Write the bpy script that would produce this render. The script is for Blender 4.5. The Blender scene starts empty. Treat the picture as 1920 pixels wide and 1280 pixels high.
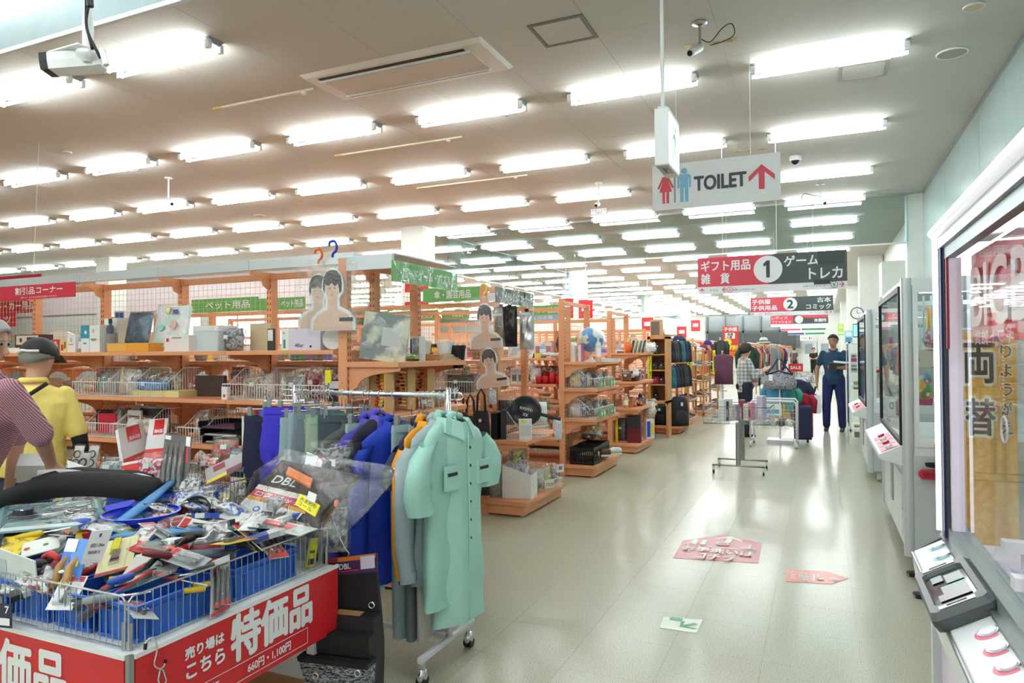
import bpy, bmesh, math, random
from mathutils import Vector as V, Matrix, noise
C = bpy.context.scene.collection
RD = random.Random(11)
PI = math.pi
# ---------------------------------------------------------------- camera, world, exposure
F, H = 1300.0, 1.5
_y = V((579, -15, F)).normalized()
_x = -V((-2960, -40, F)); _x = (_x - _y * _x.dot(_y)).normalized()
_z = V((_x.y*_y.z-_x.z*_y.y, _x.z*_y.x-_x.x*_y.z, _x.x*_y.y-_x.y*_y.x))
if _z.y < 0: _z = -_z
RIGHT = V((_x.x, _y.x, _z.x)); UP = V((_x.y, _y.y, _z.y)); FWD = V((_x.z, _y.z, _z.z))
cam = bpy.data.objects.new('camera', bpy.data.cameras.new('camera'))
C.objects.link(cam)
m = Matrix.Identity(4)
for i in range(3):
    m[i][0] = RIGHT[i]; m[i][1] = UP[i]; m[i][2] = -FWD[i]
m[0][3], m[1][3], m[2][3] = 0, 0, H
cam.matrix_world = m
cam.data.sensor_width = 36; cam.data.lens = F / 1920 * 36; cam.data.clip_start = 0.05; cam.data.clip_end = 200
bpy.context.scene.camera = cam
w = bpy.data.worlds.new('daylight'); bpy.context.scene.world = w; w.use_nodes = True
w.node_tree.nodes['Background'].inputs[0].default_value = (0.86, 0.93, 1, 1)
w.node_tree.nodes['Background'].inputs[1].default_value = 1.6
vs = bpy.context.scene.view_settings
vs.view_transform = 'Standard'; vs.look = 'None'; vs.gamma = 1; vs.use_curve_mapping = False
vs.exposure = 0.7
bpy.context.scene.cycles.transparent_max_bounces = 40
TUBE = 30.0          # emission of the fluorescent tubes
CEIL = 4.1

def ray(px, py):
    a, b = px - 960.0, -(py - 640.0)
    return RIGHT * a + UP * b + FWD * F
def atz(px, py, z=0.0):
    d = ray(px, py); t = (z - H) / d.z; return V((d.x*t, d.y*t, z))
def aty(px, py, y):
    d = ray(px, py); t = y / d.y; return V((d.x*t, y, H + d.z*t))
def atx(px, py, x):
    d = ray(px, py); t = x / d.x; return V((x, d.y*t, H + d.z*t))

# ---------------------------------------------------------------- materials
def lin(c):
    return tuple(((v/255.0)/12.92 if v/255.0 <= 0.04045 else ((v/255.0+0.055)/1.055)**2.4) for v in c)
_mc = {}
def M(c, rough=0.5, metal=0.0, kind='', name=None, emit=0.0, alpha=1.0, c2=None, sc=8.0):
    """procedural material: c (and c2) are sRGB 0-255"""
    key = (tuple(c), rough, metal, kind, emit, alpha, tuple(c2) if c2 else None, sc)
    if key in _mc: return _mc[key]
    m = bpy.data.materials.new(name or kind or 'paint'); m.use_nodes = True
    nt = m.node_tree; p = nt.nodes['Principled BSDF']; L = nt.links
    def nd(t, **kw):
        n = nt.nodes.new(t)
        for k, v in kw.items(): n.inputs[k].default_value = v
        return n
    a = lin(c); p.inputs['Base Color'].default_value = (*a, 1)
    p.inputs['Roughness'].default_value = rough; p.inputs['Metallic'].default_value = metal
    if emit:
        p.inputs['Emission Color'].default_value = (*a, 1); p.inputs['Emission Strength'].default_value = emit
    p.inputs['Alpha'].default_value = alpha
    tc = nd('ShaderNodeTexCoord'); co = tc.outputs['Object']
    def mix(fac, x, y):
        q = nt.nodes.new('ShaderNodeMix'); q.data_type = 'RGBA'
        L.new(fac, q.inputs[0]); q.inputs[6].default_value = (*x, 1); q.inputs[7].default_value = (*y, 1)
        return q.outputs[2]
    b = lin(c2) if c2 else tuple(v*0.8 for v in a)
    def front(sock):        # only the outer face reflects; the inner side of a pane or bag passes light
        g = nt.nodes.new('ShaderNodeNewGeometry'); q = nt.nodes.new('ShaderNodeMath'); q.operation = 'SUBTRACT'; q.inputs[0].default_value = 1.0; L.new(g.outputs['Backfacing'], q.inputs[1])
        k = nt.nodes.new('ShaderNodeMath'); k.operation = 'MULTIPLY'; L.new(sock, k.inputs[0]); L.new(q.outputs[0], k.inputs[1]); return k.outputs[0]
    if kind in ('', 'plain'):
        n = nd('ShaderNodeTexNoise', Scale=sc); L.new(co, n.inputs['Vector'])
        L.new(mix(n.outputs['Fac'], tuple(v*0.94 for v in a), tuple(min(1, v*1.05) for v in a)), p.inputs['Base Color'])
    elif kind == 'cloth':
        n = nd('ShaderNodeTexNoise', Scale=7.0, Detail=3.0); L.new(co, n.inputs['Vector'])
        n2 = nd('ShaderNodeTexNoise', Scale=260.0); L.new(co, n2.inputs['Vector'])
        L.new(mix(n2.outputs['Fac'], tuple(v*0.86 for v in a), tuple(min(1, v*1.12) for v in a)), p.inputs['Base Color'])
        bp = nd('ShaderNodeBump', Strength=0.55, Distance=0.02); L.new(n.outputs['Fac'], bp.inputs['Height']); L.new(bp.outputs[0], p.inputs['Normal'])
    elif kind == 'knit':
        mp = nd('ShaderNodeMapping'); mp.inputs['Scale'].default_value = (30, 30, 130); L.new(co, mp.inputs[0])
        n = nd('ShaderNodeTexNoise', Scale=1.4, Detail=2.0, Distortion=1.5); L.new(mp.outputs[0], n.inputs['Vector'])
        r = nt.nodes.new('ShaderNodeValToRGB'); L.new(n.outputs['Fac'], r.inputs[0])
        r.color_ramp.elements[0].position = 0.47; r.color_ramp.elements[1].position = 0.55
        r.color_ramp.elements[0].color = (*a, 1); r.color_ramp.elements[1].color = (*b, 1)
        L.new(r.outputs[0], p.inputs['Base Color'])
    elif kind == 'gingham':
        t = []
        for ax in range(2):
            wv = nt.nodes.new('ShaderNodeTexWave'); wv.bands_direction = ('DIAGONAL', 'Z')[ax]; wv.inputs['Scale'].default_value = sc if ax else sc*0.8
            L.new(co, wv.inputs['Vector']); t.append(wv.outputs['Fac'])
        mt = nt.nodes.new('ShaderNodeMath'); mt.operation = 'MULTIPLY'; L.new(t[0], mt.inputs[0]); L.new(t[1], mt.inputs[1])
        L.new(mix(mt.outputs[0], b, a), p.inputs['Base Color'])
    elif kind == 'plaid':
        t = []
        for ax in range(3):
            wv = nt.nodes.new('ShaderNodeTexWave'); wv.bands_direction = ('X', 'Z', 'Z')[ax]
            wv.inputs['Scale'].default_value = (sc, sc, sc*2.6)[ax]; wv.inputs['Distortion'].default_value = 0.6; L.new(co, wv.inputs['Vector']); t.append(wv.outputs['Fac'])
        mt = nt.nodes.new('ShaderNodeMath'); mt.operation = 'ADD'; L.new(t[0], mt.inputs[0]); L.new(t[1], mt.inputs[1])
        m2 = nt.nodes.new('ShaderNodeMath'); m2.operation = 'MULTIPLY_ADD'; L.new(t[2], m2.inputs[0]); m2.inputs[1].default_value = 0.35; L.new(mt.outputs[0], m2.inputs[2])
        m3 = nt.nodes.new('ShaderNodeMath'); m3.operation = 'MULTIPLY'; L.new(m2.outputs[0], m3.inputs[0]); m3.inputs[1].default_value = 0.42
        L.new(mix(m3.outputs[0], b, a), p.inputs['Base Color'])
    elif kind == 'wood':
        mp = nd('ShaderNodeMapping'); mp.inputs['Scale'].default_value = (2, 2, 26); L.new(co, mp.inputs[0])
        n = nd('ShaderNodeTexNoise', Scale=2.0, Detail=4.0, Distortion=0.6); L.new(mp.outputs[0], n.inputs['Vector'])
        L.new(mix(n.outputs['Fac'], b, a), p.inputs['Base Color'])
    elif kind == 'blotch':          # printed / mixed colours
        n = nd('ShaderNodeTexNoise', Scale=sc, Detail=3.0); L.new(co, n.inputs['Vector'])
        r = nt.nodes.new('ShaderNodeValToRGB'); L.new(n.outputs['Fac'], r.inputs[0])
        r.color_ramp.elements[0].position = 0.46; r.color_ramp.elements[1].position = 0.54
        r.color_ramp.elements[0].color = (*a, 1); r.color_ramp.elements[1].color = (*b, 1)
        L.new(r.outputs[0], p.inputs['Base Color'])
    elif kind == 'film':            # crumpled clear plastic: mostly transparent, sharp sheen
        n = nd('ShaderNodeTexNoise', Scale=sc*2, Detail=4.0, Distortion=1.0); L.new(co, n.inputs['Vector'])
        bp = nd('ShaderNodeBump', Strength=1.0, Distance=0.016); L.new(n.outputs['Fac'], bp.inputs['Height'])
        tr = nt.nodes.new('ShaderNodeBsdfTransparent'); tr.inputs[0].default_value = (*a, 1)
        gl = nt.nodes.new('ShaderNodeBsdfGlossy'); gl.inputs['Roughness'].default_value = 0.12; L.new(bp.outputs[0], gl.inputs['Normal'])
        fr = nd('ShaderNodeFresnel', IOR=1.6); L.new(bp.outputs[0], fr.inputs['Normal'])
        ad = nt.nodes.new('ShaderNodeMath'); ad.operation = 'MULTIPLY_ADD'; L.new(fr.outputs[0], ad.inputs[0]); ad.inputs[1].default_value = 1.0; ad.inputs[2].default_value = 0.07
        mx = nt.nodes.new('ShaderNodeMixShader'); L.new(front(ad.outputs[0]), mx.inputs[0]); L.new(tr.outputs[0], mx.inputs[1]); L.new(gl.outputs[0], mx.inputs[2])
        L.new(mx.outputs[0], nt.nodes['Material Output'].inputs[0])
    elif kind == 'glass':           # flat pane
        tr = nt.nodes.new('ShaderNodeBsdfTransparent'); tr.inputs[0].default_value = (*a, 1)
        gl = nt.nodes.new('ShaderNodeBsdfGlossy'); gl.inputs['Roughness'].default_value = 0.02
        fr = nd('ShaderNodeFresnel', IOR=sc if sc < 4 else 1.5)
        mx = nt.nodes.new('ShaderNodeMixShader'); L.new(front(fr.outputs[0]), mx.inputs[0]); L.new(tr.outputs[0], mx.inputs[1]); L.new(gl.outputs[0], mx.inputs[2])
        L.new(mx.outputs[0], nt.nodes['Material Output'].inputs[0])
    elif kind == 'floor':
        n = nd('ShaderNodeTexNoise', Scale=170.0, Detail=2.0); L.new(co, n.inputs['Vector'])
        r = nt.nodes.new('ShaderNodeValToRGB'); L.new(n.outputs['Fac'], r.inputs[0])
        r.color_ramp.elements[0].position = 0.36; r.color_ramp.elements[1].position = 0.5
        r.color_ramp.elements[0].color = (*b, 1); r.color_ramp.elements[1].color = (*a, 1)
        n3 = nd('ShaderNodeTexNoise', Scale=0.7, Detail=2.0); L.new(co, n3.inputs['Vector'])
        mm = nt.nodes.new('ShaderNodeMix'); mm.data_type = 'RGBA'; mm.blend_type = 'MULTIPLY'; mm.inputs[0].default_value = 0.25
        L.new(r.outputs[0], mm.inputs[6]); L.new(n3.outputs['Fac'], mm.inputs[7]); L.new(mm.outputs[2], p.inputs['Base Color'])
        n2 = nd('ShaderNodeTexNoise', Scale=2.5, Detail=3.0); L.new(co, n2.inputs['Vector'])
        bp = nd('ShaderNodeBump', Strength=0.02, Distance=0.1); L.new(n2.outputs['Fac'], bp.inputs['Height']); L.new(bp.outputs[0], p.inputs['Coat Normal'])
        p.inputs['Coat Weight'].default_value = 0.5; p.inputs['Coat Roughness'].default_value = 0.16
    elif kind == 'ceiling':
        n = nd('ShaderNodeTexNoise', Scale=60.0, Detail=3.0); L.new(co, n.inputs['Vector'])
        r = nt.nodes.new('ShaderNodeValToRGB'); L.new(n.outputs['Fac'], r.inputs[0])
        r.color_ramp.elements[0].position = 0.28; r.color_ramp.elements[1].position = 0.36
        r.color_ramp.elements[0].color = (*b, 1); r.color_ramp.elements[1].color = (*a, 1)
        L.new(r.outputs[0], p.inputs['Base Color'])
    elif kind == 'globe':
        n = nd('ShaderNodeTexNoise', Scale=sc, Detail=5.0); L.new(co, n.inputs['Vector'])
        r = nt.nodes.new('ShaderNodeValToRGB'); L.new(n.outputs['Fac'], r.inputs[0])
        r.color_ramp.elements[0].position = 0.50; r.color_ramp.elements[1].position = 0.53
        r.color_ramp.elements[0].color = (*a, 1); r.color_ramp.elements[1].color = (*b, 1)
        L.new(r.outputs[0], p.inputs['Base Color'])
    _mc[key] = m
    return m
ORANGE = M((230, 160, 114), 0.45, name='orange_enamel')
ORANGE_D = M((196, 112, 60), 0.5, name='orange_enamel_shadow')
WOODT = M((214, 158, 96), 0.45, kind='wood', c2=(190, 130, 72))
CHROME = M((225, 228, 230), 0.18, 1.0, 'metal', name='chrome')
STEEL = M((170, 174, 176), 0.35, 0.9, 'metal', name='steel')
WHITE = M((238, 240, 240), 0.45, name='white_paint')
WIREW = M((232, 233, 230), 0.4, name='white_wire')
MESHW = M((196, 172, 140), 0.45, name='mesh_wire')
BLACK = M((18, 18, 20), 0.5, name='black_plastic')
DKGREY = M((60, 64, 66), 0.5, name='dark_grey')
RED = M((214, 36, 46), 0.4, name='red_print')
CRATE = M((44, 104, 205), 0.42, name='blue_plastic')
FILM = M((252, 253, 253), 0.1, kind='film')
PANE = M((246, 250, 249), 0.05, kind='glass')

ONES = ['', 'first', 'second', 'third', 'fourth', 'fifth', 'sixth', 'seventh', 'eighth', 'ninth', 'tenth', 'eleventh', 'twelfth', 'thirteenth', 'fourteenth', 'fifteenth', 'sixteenth', 'seventeenth', 'eighteenth', 'nineteenth']
def nth(n):
    if n < 20: return ONES[n]
    t = {2: 'twent', 3: 'thirt', 4: 'fort', 5: 'fift'}[n//10]
    return t+'ieth' if n % 10 == 0 else t+'y-'+ONES[n % 10]
# ---------------------------------------------------------------- mesh builder
class MB:
    def __init__(s): s.v = []; s.f = []
    def quad(s, a, b, c, d):
        n = len(s.v); s.v += [V(a), V(b), V(c), V(d)]; s.f.append((n, n+1, n+2, n+3)); return s
    def hexa(s, p):          # 8 points: bottom loop, top loop
        n = len(s.v); s.v += [V(q) for q in p]
        s.f += [tuple(n+i for i in t) for t in ((3,2,1,0),(4,5,6,7),(0,1,5,4),(1,2,6,5),(2,3,7,6),(3,0,4,7))]; return s
    def box(s, x0, x1, y0, y1, z0, z1):
        return s.hexa([(x0,y0,z0),(x1,y0,z0),(x1,y1,z0),(x0,y1,z0),(x0,y0,z1),(x1,y0,z1),(x1,y1,z1),(x0,y1,z1)])
    def rbox(s, x0, x1, y0, y1, z0, z1, r=0.01, ax='z'):   # box with corners rounded along one axis
        def rr(a0, a1, b0, b1):
            pts = []
            for cx, cy, t in ((a1-r, b1-r, 0), (a0+r, b1-r, 1), (a0+r, b0+r, 2), (a1-r, b0+r, 3)):
                for k in range(4): a = (t + k/3)*PI/2; pts.append((cx+r*math.cos(a), cy+r*math.sin(a)))
            return pts
        if ax == 'z': lo = [(p, q, z0) for p, q in rr(x0, x1, y0, y1)]; hi = [(p, q, z1) for p, q, _ in lo]
        elif ax == 'y': lo = [(p, y0, q) for p, q in rr(x0, x1, z0, z1)]; hi = [(p, y1, q) for p, _, q in lo]
        else: lo = [(x0, p, q) for p, q in rr(y0, y1, z0, z1)]; hi = [(x1, p, q) for _, p, q in lo]
        return s.prismpts(lo, hi)
    def prismpts(s, lo, hi):
        n = len(s.v); k = len(lo); s.v += [V(p) for p in lo] + [V(p) for p in hi]
        s.f.append(tuple(n+i for i in range(k))[::-1]); s.f.append(tuple(n+k+i for i in range(k)))
        for i in range(k): j = (i+1) % k; s.f.append((n+i, n+j, n+k+j, n+k+i))
        return s
    def slab(s, o, u, v, pts, t0, t1):      # polygon in the frame (o,u,v), thickness along u x v
        o, u, v = V(o), V(u), V(v); nn = u.cross(v).normalized()
        return s.prismpts([o+u*a+v*b+nn*t0 for a, b in pts], [o+u*a+v*b+nn*t1 for a, b in pts])
    def tube(s, pts, r, n=6, cap=True, closed=False):
        pts = [V(p) for p in pts]; k = len(pts)
        rs = r if isinstance(r, (list, tuple)) else [r]*k
        rings = []; pu = None
        for i, p in enumerate(pts):
            d = (pts[min(i+1, k-1)] - pts[max(i-1, 0)]) if not closed else (pts[(i+1) % k] - pts[i-1])
            if d.length < 1e-9: d = V((0, 0, 1))
            d.normalize()
            if pu is None:
                pu = d.cross(V((0, 0, 1)) if abs(d.z) < 0.9 else V((1, 0, 0))).normalized()
            else:
                pu = (pu - d*pu.dot(d)); pu = pu.normalized() if pu.length > 1e-6 else d.orthogonal().normalized()
            w_ = d.cross(pu); st = len(s.v); off = PI/4 if n == 4 else 0
            for j in range(n):
                a = 2*PI*j/n + off; s.v.append(p + (pu*math.cos(a) + w_*math.sin(a))*rs[i])
            rings.append(st)
        for i in range(k if closed else k-1):
            A, B = rings[i], rings[(i+1) % k]
            for j in range(n): q = (j+1) % n; s.f.append((A+j, A+q, B+q, B+j))
        if cap and not closed:
            s.f.append(tuple(rings[0]+j for j in range(n))[::-1]); s.f.append(tuple(rings[-1]+j for j in range(n)))
        return s
    def cyl(s, a, b, r, n=12, r2=None): return s.tube([a, b], [r, r if r2 is None else r2], n)
    def loft(s, rings, cap=True):           # rings: lists of equal numbers of points
        st = len(s.v); k = len(rings[0])
        for rg in rings: s.v += [V(p) for p in rg]
        for i in range(len(rings)-1):
            for j in range(k):
                q = (j+1) % k; s.f.append((st+i*k+j, st+i*k+q, st+(i+1)*k+q, st+(i+1)*k+j))
        if cap:
            s.f.append(tuple(st+j for j in range(k))[::-1]); e = st+(len(rings)-1)*k; s.f.append(tuple(e+j for j in range(k)))
        return s
    def lathe(s, prof, c=(0, 0, 0), n=16, cap=False, ax='z'):
        rings = []
        for r, z in prof:
            rg = []
            for j in range(n):
                a = 2*PI*j/n; p = (r*math.cos(a), r*math.sin(a), z)
                if ax == 'y': p = (p[0], p[2], p[1])
                if ax == 'x': p = (p[2], p[0], p[1])
                rg.append((c[0]+p[0], c[1]+p[1], c[2]+p[2]))
            rings.append(rg)
        return s.loft(rings, cap)
    def ball(s, c, r, n=12, m=8, sc=(1, 1, 1), nz=0.0, seed=0, fl=None):
        rings = []
        for i in range(m+1):
            t = PI*i/m; rg = []
            for j in range(n):
                a = 2*PI*j/n; d = V((math.sin(t)*math.cos(a), math.sin(t)*math.sin(a), -math.cos(t)))
                k = 1 + (nz*noise.noise(d*2.3+V((seed*3.1, seed, 0))) if nz else 0)
                rr = max(1e-4, 1)*r*k; q = V((d.x*rr*sc[0], d.y*rr*sc[1], d.z*rr*sc[2]))
                if fl is not None and q.z < -fl: q.z = -fl
                rg.append(V(c)+q)
            rings.append(rg)
        return s.loft(rings, False)
    def pillow(s, w, h, t, n=10, nz=0.3, seed=0, z0=None):    # crumpled bag in the XZ plane, thickness along Y
        st = len(s.v)
        for side in (1, -1):
            for i in range(n+1):
                for j in range(n+1):
                    u, v = i/n*2-1, j/n*2-1
                    e = max(0, (1-abs(u)**3))*max(0, (1-abs(v)**3))
                    k = noise.noise(V((u*2.2+seed*5, v*2.2, side*1.7+seed)))*nz
                    s.v.append(V((u*w/2*(1-0.06*abs(v)*(k+0.5)), side*t/2*e**0.5*(1+k*1.6), (v+1)*h/2*(1+0.03*k))))
        q = (n+1)*(n+1)
        for sd in range(2):
            for i in range(n):
                for j in range(n):
                    a = st+sd*q+i*(n+1)+j; f = (a, a+n+1, a+n+2, a+1)
                    s.f.append(f if sd == 1 else f[::-1])
        return s
    def xf(s, mtx, since=0):
        for i in range(since, len(s.v)): s.v[i] = mtx @ s.v[i]
        return s
    def build(s, name, mat, parent=None, W=False, smooth=False, bevel=0.0):
        me = bpy.data.meshes.new(name)
        if W and parent is not None:
            o = V(parent.get('_o', (0, 0, 0))); vv = [p-o for p in s.v]
        else: vv = s.v
        me.from_pydata([tuple(p) for p in vv], [], s.f); me.update()
        if smooth: me.polygons.foreach_set('use_smooth', [True]*len(me.polygons))
        me.materials.append(mat)
        ob = bpy.data.objects.new(name, me); C.objects.link(ob)
        if parent is not None:
            ob.parent = parent; ob['_o'] = parent.get('_o', (0, 0, 0))
        if bevel:
            b = ob.modifiers.new('bevel', 'BEVEL'); b.width = bevel; b.segments = 2; b.limit_method = 'ANGLE'
        return ob
def cr(p, n=5):          # Catmull-Rom curve through the points
    p = [V(q) for q in p]; p = [p[0]*2-p[1]]+p+[p[-1]*2-p[-2]]; out = []
    for i in range(1, len(p)-2):
        for k in range(n):
            t = k/n; a, b, c, d = p[i-1:i+3]; out.append((b*2+(c-a)*t+(a*2-b*5+c*4-d)*t*t+(b*3-a-c*3+d)*t**3)*.5)
    return out+[p[-2]]
def tag(o, label=None, cat=None, group=None, kind=None):
    if label: o['label'] = label
    if cat: o['category'] = cat
    if group: o['group'] = group
    if kind: o['kind'] = kind
    return o
def T(name, label, cat, loc=(0, 0, 0), rz=0.0, group=None, rot=None, sc=None):
    o = bpy.data.objects.new(name, None); C.objects.link(o); o.empty_display_size = 0.05
    o.location = loc; o.rotation_euler = rot if rot else (0, 0, rz)
    if sc: o.scale = (sc, sc, sc)
    o['_o'] = tuple(loc)
    return tag(o, label, cat, group)
def copy_thing(o, loc=None, rz=None, label=None, group=None, parent=None, rot=None):
    c = o.copy(); C.objects.link(c)
    if parent is not None: c.parent = parent
    if loc is not None: c.location = loc
    if rot is not None: c.rotation_euler = rot
    elif rz is not None: c.rotation_euler = (0, 0, rz)
    if label: c['label'] = label
    if group: c['group'] = group
    for ch in list(o.children): copy_thing(ch, parent=c)
    return c
_tx = {}
def text_pts(st, bold=0.0):
    k = (st, bold)
    if k not in _tx:
        cu = bpy.data.curves.new('lettering', 'FONT'); cu.body = st; cu.offset = bold; cu.resolution_u = 4
        cu.align_x = 'LEFT'; o = bpy.data.objects.new('lettering', cu); C.objects.link(o)
        dg = bpy.context.evaluated_depsgraph_get(); me = bpy.data.meshes.new_from_object(o.evaluated_get(dg))
        vs_ = [v.co.copy() for v in me.vertices]; fs = [tuple(p.vertices) for p in me.polygons]
        bpy.data.objects.remove(o); bpy.data.curves.remove(cu); bpy.data.meshes.remove(me)
        if vs_:
            x0 = min(v.x for v in vs_); x1 = max(v.x for v in vs_); y0 = min(v.y for v in vs_); y1 = max(v.y for v in vs_)
            vs_ = [((v.x-x0)/max(1e-6, x1-x0), (v.y-y0)/max(1e-6, y1-y0)) for v in vs_]
        _tx[k] = (vs_, fs)
    return _tx[k]
def lettering(st, o, u, v, x0, y0, x1, y1, mat, parent, off=0.002, bold=0.02, W=True, name='lettering'):
    vs_, fs = text_pts(st, 0.0); b = MB(); o, u, v = V(o), V(u), V(v); nn = u.cross(v).normalized()
    d = bold*(y1-y0)*0.9; n = len(vs_); k = v.length/max(1e-6, u.length)
    sh = [(0, 0)] if bold < .015 else [(0, 0), (-d*k, 0), (d*k, 0), (0, d), (0, -d), (-d*k*.7, d*.7), (d*k*.7, -d*.7), (d*k*.7, d*.7), (-d*k*.7, -d*.7)]
    for q, (sx, sy) in enumerate(sh):
        b.v += [o + u*(x0+(x1-x0)*a+sx) + v*(y0+(y1-y0)*c+sy) + nn*(off+q*2e-5) for a, c in vs_]; b.f += [tuple(i+n*q for i in f) for f in fs]
    return b.build(name, mat, parent, W=W)
def art(parent, o, u, v, items, W=True, z0=0.0015, dz=0.0008):
    """flat print on a board: items in the metric frame (o,u,v); normal u x v"""
    z = z0; o, u, v = V(o), V(u), V(v)
    for it in items:
        k = it[0]
        if k == 't':
            lettering(it[1], o, u, v, it[2], it[3], it[4], it[5], it[6], parent, z, it[7] if len(it) > 7 else 0.02, W)
        else:
            if k == 'r': pts = [(it[1], it[2]), (it[3], it[2]), (it[3], it[4]), (it[1], it[4])]; mt = it[5]; nm = it[6] if len(it) > 6 else 'colour_field'
            elif k == 'c': pts = [(it[1]+it[3]*math.cos(2*PI*i/28), it[2]+it[3]*math.sin(2*PI*i/28)) for i in range(28)]; mt = it[4]; nm = it[5] if len(it) > 5 else 'disc'
            else: pts = it[1]; mt = it[2]; nm = it[3] if len(it) > 3 else 'emblem'
            MB().slab(o, u, v, pts, z-0.0006, z).build(nm, mt, parent, W=W)
        z += dz
def struct(name, mb, mat, kind='structure'): o = mb.build(name, mat); o['kind'] = kind; return o
# ---------------------------------------------------------------- the setting
FLOORM = M((192, 192, 168), 0.5, kind='floor', c2=(150, 148, 122))
fb = MB()
fb.box(-46, 1.7, -4, 62, -0.06, -0.003)
floor = struct('floor', fb, FLOORM)
# vinyl tiles of the aisle: each its own piece, hair-line joints, tiny unevenness
TW = 0.4345; X0 = -0.2777 - 6*TW
tm = []
for k in range(6):
    b = MB(); g = 0.0004; j = (k-2.5)*0.0001
    b.hexa([(g,g,-0.01),(TW-g,g,-0.01),(TW-g,TW-g,-0.01),(g,TW-g,-0.01),(g,g,0.0),(TW-g,g,j*0.5),(TW-g,TW-g,0.0),(g,TW-g,-abs(j)*0.3)])
    me = bpy.data.meshes.new('tile'); me.from_pydata([tuple(p) for p in b.v], [], b.f); me.materials.append(FLOORM); tm.append(me)
for i in range(10):
    for j in range(30):
        if i < 2 and j > 24: continue
        o = bpy.data.objects.new('tile', tm[RD.randrange(6)]); C.objects.link(o); o.parent = floor
        o.location = (X0+i*TW, 1.82+j*TW, 0)
b = MB()
for i in range(10, 12):
    for j in range(0, 60): b.box(X0+i*TW+.0016, min(1.66, X0+(i+1)*TW-.0016), 1.82+j*TW, 1.82+(j+1)*TW-.003, -0.01, 0)
for i in range(10):
    for j in range(30 if i > 1 else 25, 120): b.box(X0+i*TW+.0016, X0+(i+1)*TW-.0016, 1.82+j*TW, 1.82+(j+1)*TW-.003, -0.01, 0)
for i in range(-34, 0):
    for j in range(0, 34): b.box(X0+i*TW+.0016, X0+(i+1)*TW-.0016, 1.82+j*TW, 1.82+(j+1)*TW-.003, -0.01, 0)
for i in range(-8, 12):
    for j in range(-12, 0): b.box(X0+i*TW+.0016, min(1.66, X0+(i+1)*TW-.0016), 1.82+j*TW, 1.82+(j+1)*TW-.003, -0.01, 0)
t = b.build('tile_field', FLOORM, floor); t['kind'] = 'stuff'
CEILM = M((200, 198, 191), 0.85, kind='ceiling', c2=(178, 175, 168))
ceil = struct('ceiling', MB().box(-46, 1.7, -4, 62, CEIL+0.004, CEIL+0.1), CEILM)
pmesh = bpy.data.meshes.new('ceiling_panel'); b = MB().box(0.0015, 0.9145, 0.0015, 1.8185, 0.0, 0.011)
pmesh.from_pydata([tuple(p) for p in b.v], [], b.f); pmesh.materials.append(CEILM)
n = 0
for i in range(-11, 2):
    for j in range(0, 7):
        if (i+11)*1.82 > 24: continue
        o = bpy.data.objects.new('ceiling_panel', pmesh); C.objects.link(o); o.parent = ceil
        o.location = (1.1-0.916*2+(i)*0.916, 0.90+j*1.82+(0.91 if i % 2 else 0), CEIL)
b = MB(); b.box(-46, -10.9, -4, 62, CEIL, CEIL+0.012); b.box(-10.9, 1.7, 14.5, 62, CEIL, CEIL+0.012)
b.box(0.15, 1.7, -4, 0.9, CEIL, CEIL+.012)
b.build('far_ceiling', CEILM, ceil)['kind'] = 'stuff'
WALLM = M((226, 228, 222), 0.6, name='wall_paint')
WALLP = M((214, 196, 196), 0.35, name='wall_pinkish_panel')
TEAL = M((176, 200, 198), 0.2, kind='plain', name='smoked_glass_panel')
TEALD = M((150, 168, 170), 0.25, name='smoke_barrier_near')
# right wall: tall glossy glass panels, one piece each
wr = struct('wall_right', MB().box(1.62, 1.7, -4, 62, 0, CEIL+.1), WALLM)
yy = -0.2
while yy < 13.2:
    MB().box(1.585, 1.615, yy+0.004, yy+1.126, 0.02, CEIL-0.02).build('glass_panel', TEAL, wr); yy += 1.13
MB().box(1.56, 1.62, -0.2, 13.2, CEIL-0.03, CEIL+.005).build('frame_rail', STEEL, wr)
yb = 13.9
for k in range(9):
    MB().box(1.59, 1.62, yb, yb+3.9, 0.1, 2.9).build('wall_panel', WALLM, wr); yb += 4.0
struct('wall_back', MB().box(-46, 1.7, 52.0, 52.1, 0, CEIL+.1), WALLM)
struct('wall_left', MB().box(-46, -45.9, -4, 62, 0, CEIL+.1), WALLM)
struct('wall_front', MB().box(-46, 1.7, -4.1, -4, 0, CEIL+.1), WALLM)
# partition far left with bulkhead and a band of daylight windows
wp = MB(); wp.box(-46, -22.0, 17.0, 17.15, 0, 3.0); wp.box(-22.0, -13.3, 17.0, 17.15, 0, 1.75)
for a, b_ in ((-22.0, -21.5), (-19.0, -18.6), (-16.2, -15.8), (-13.7, -13.3)): wp.box(a, b_, 17.0, 17.15, 1.75, 2.85)
wp.box(-22, -13.3, 17.0, 17.15, 2.85, 3.0)
pw = struct('wall_far_left', wp, M((206, 205, 198), 0.6))
MB().box(-46, -13.3, 16.9, 17.15, 3.0, CEIL).build('bulkhead', WALLP, pw)
for i, (a, b_) in enumerate(((-21.5, -19.0), (-18.6, -16.2), (-15.8, -13.7))):
    wn = struct('window_%d' % (i+1), MB().box(a, b_, 17.06, 17.08, 1.75, 2.85), M((250, 252, 252), 0.3, emit=1.2))
    fr = MB()
    for p, q in ((a, a+.05), ((a+b_)/2-.02, (a+b_)/2+.02), (b_-.05, b_)): fr.box(p, q, 17.03, 17.11, 1.75, 2.85)
    fr.box(a, b_, 17.03, 17.11, 1.75, 1.8); fr.box(a, b_, 17.03, 17.11, 2.8, 2.85)
    fr.build('window_frame', STEEL, wn)
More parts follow.
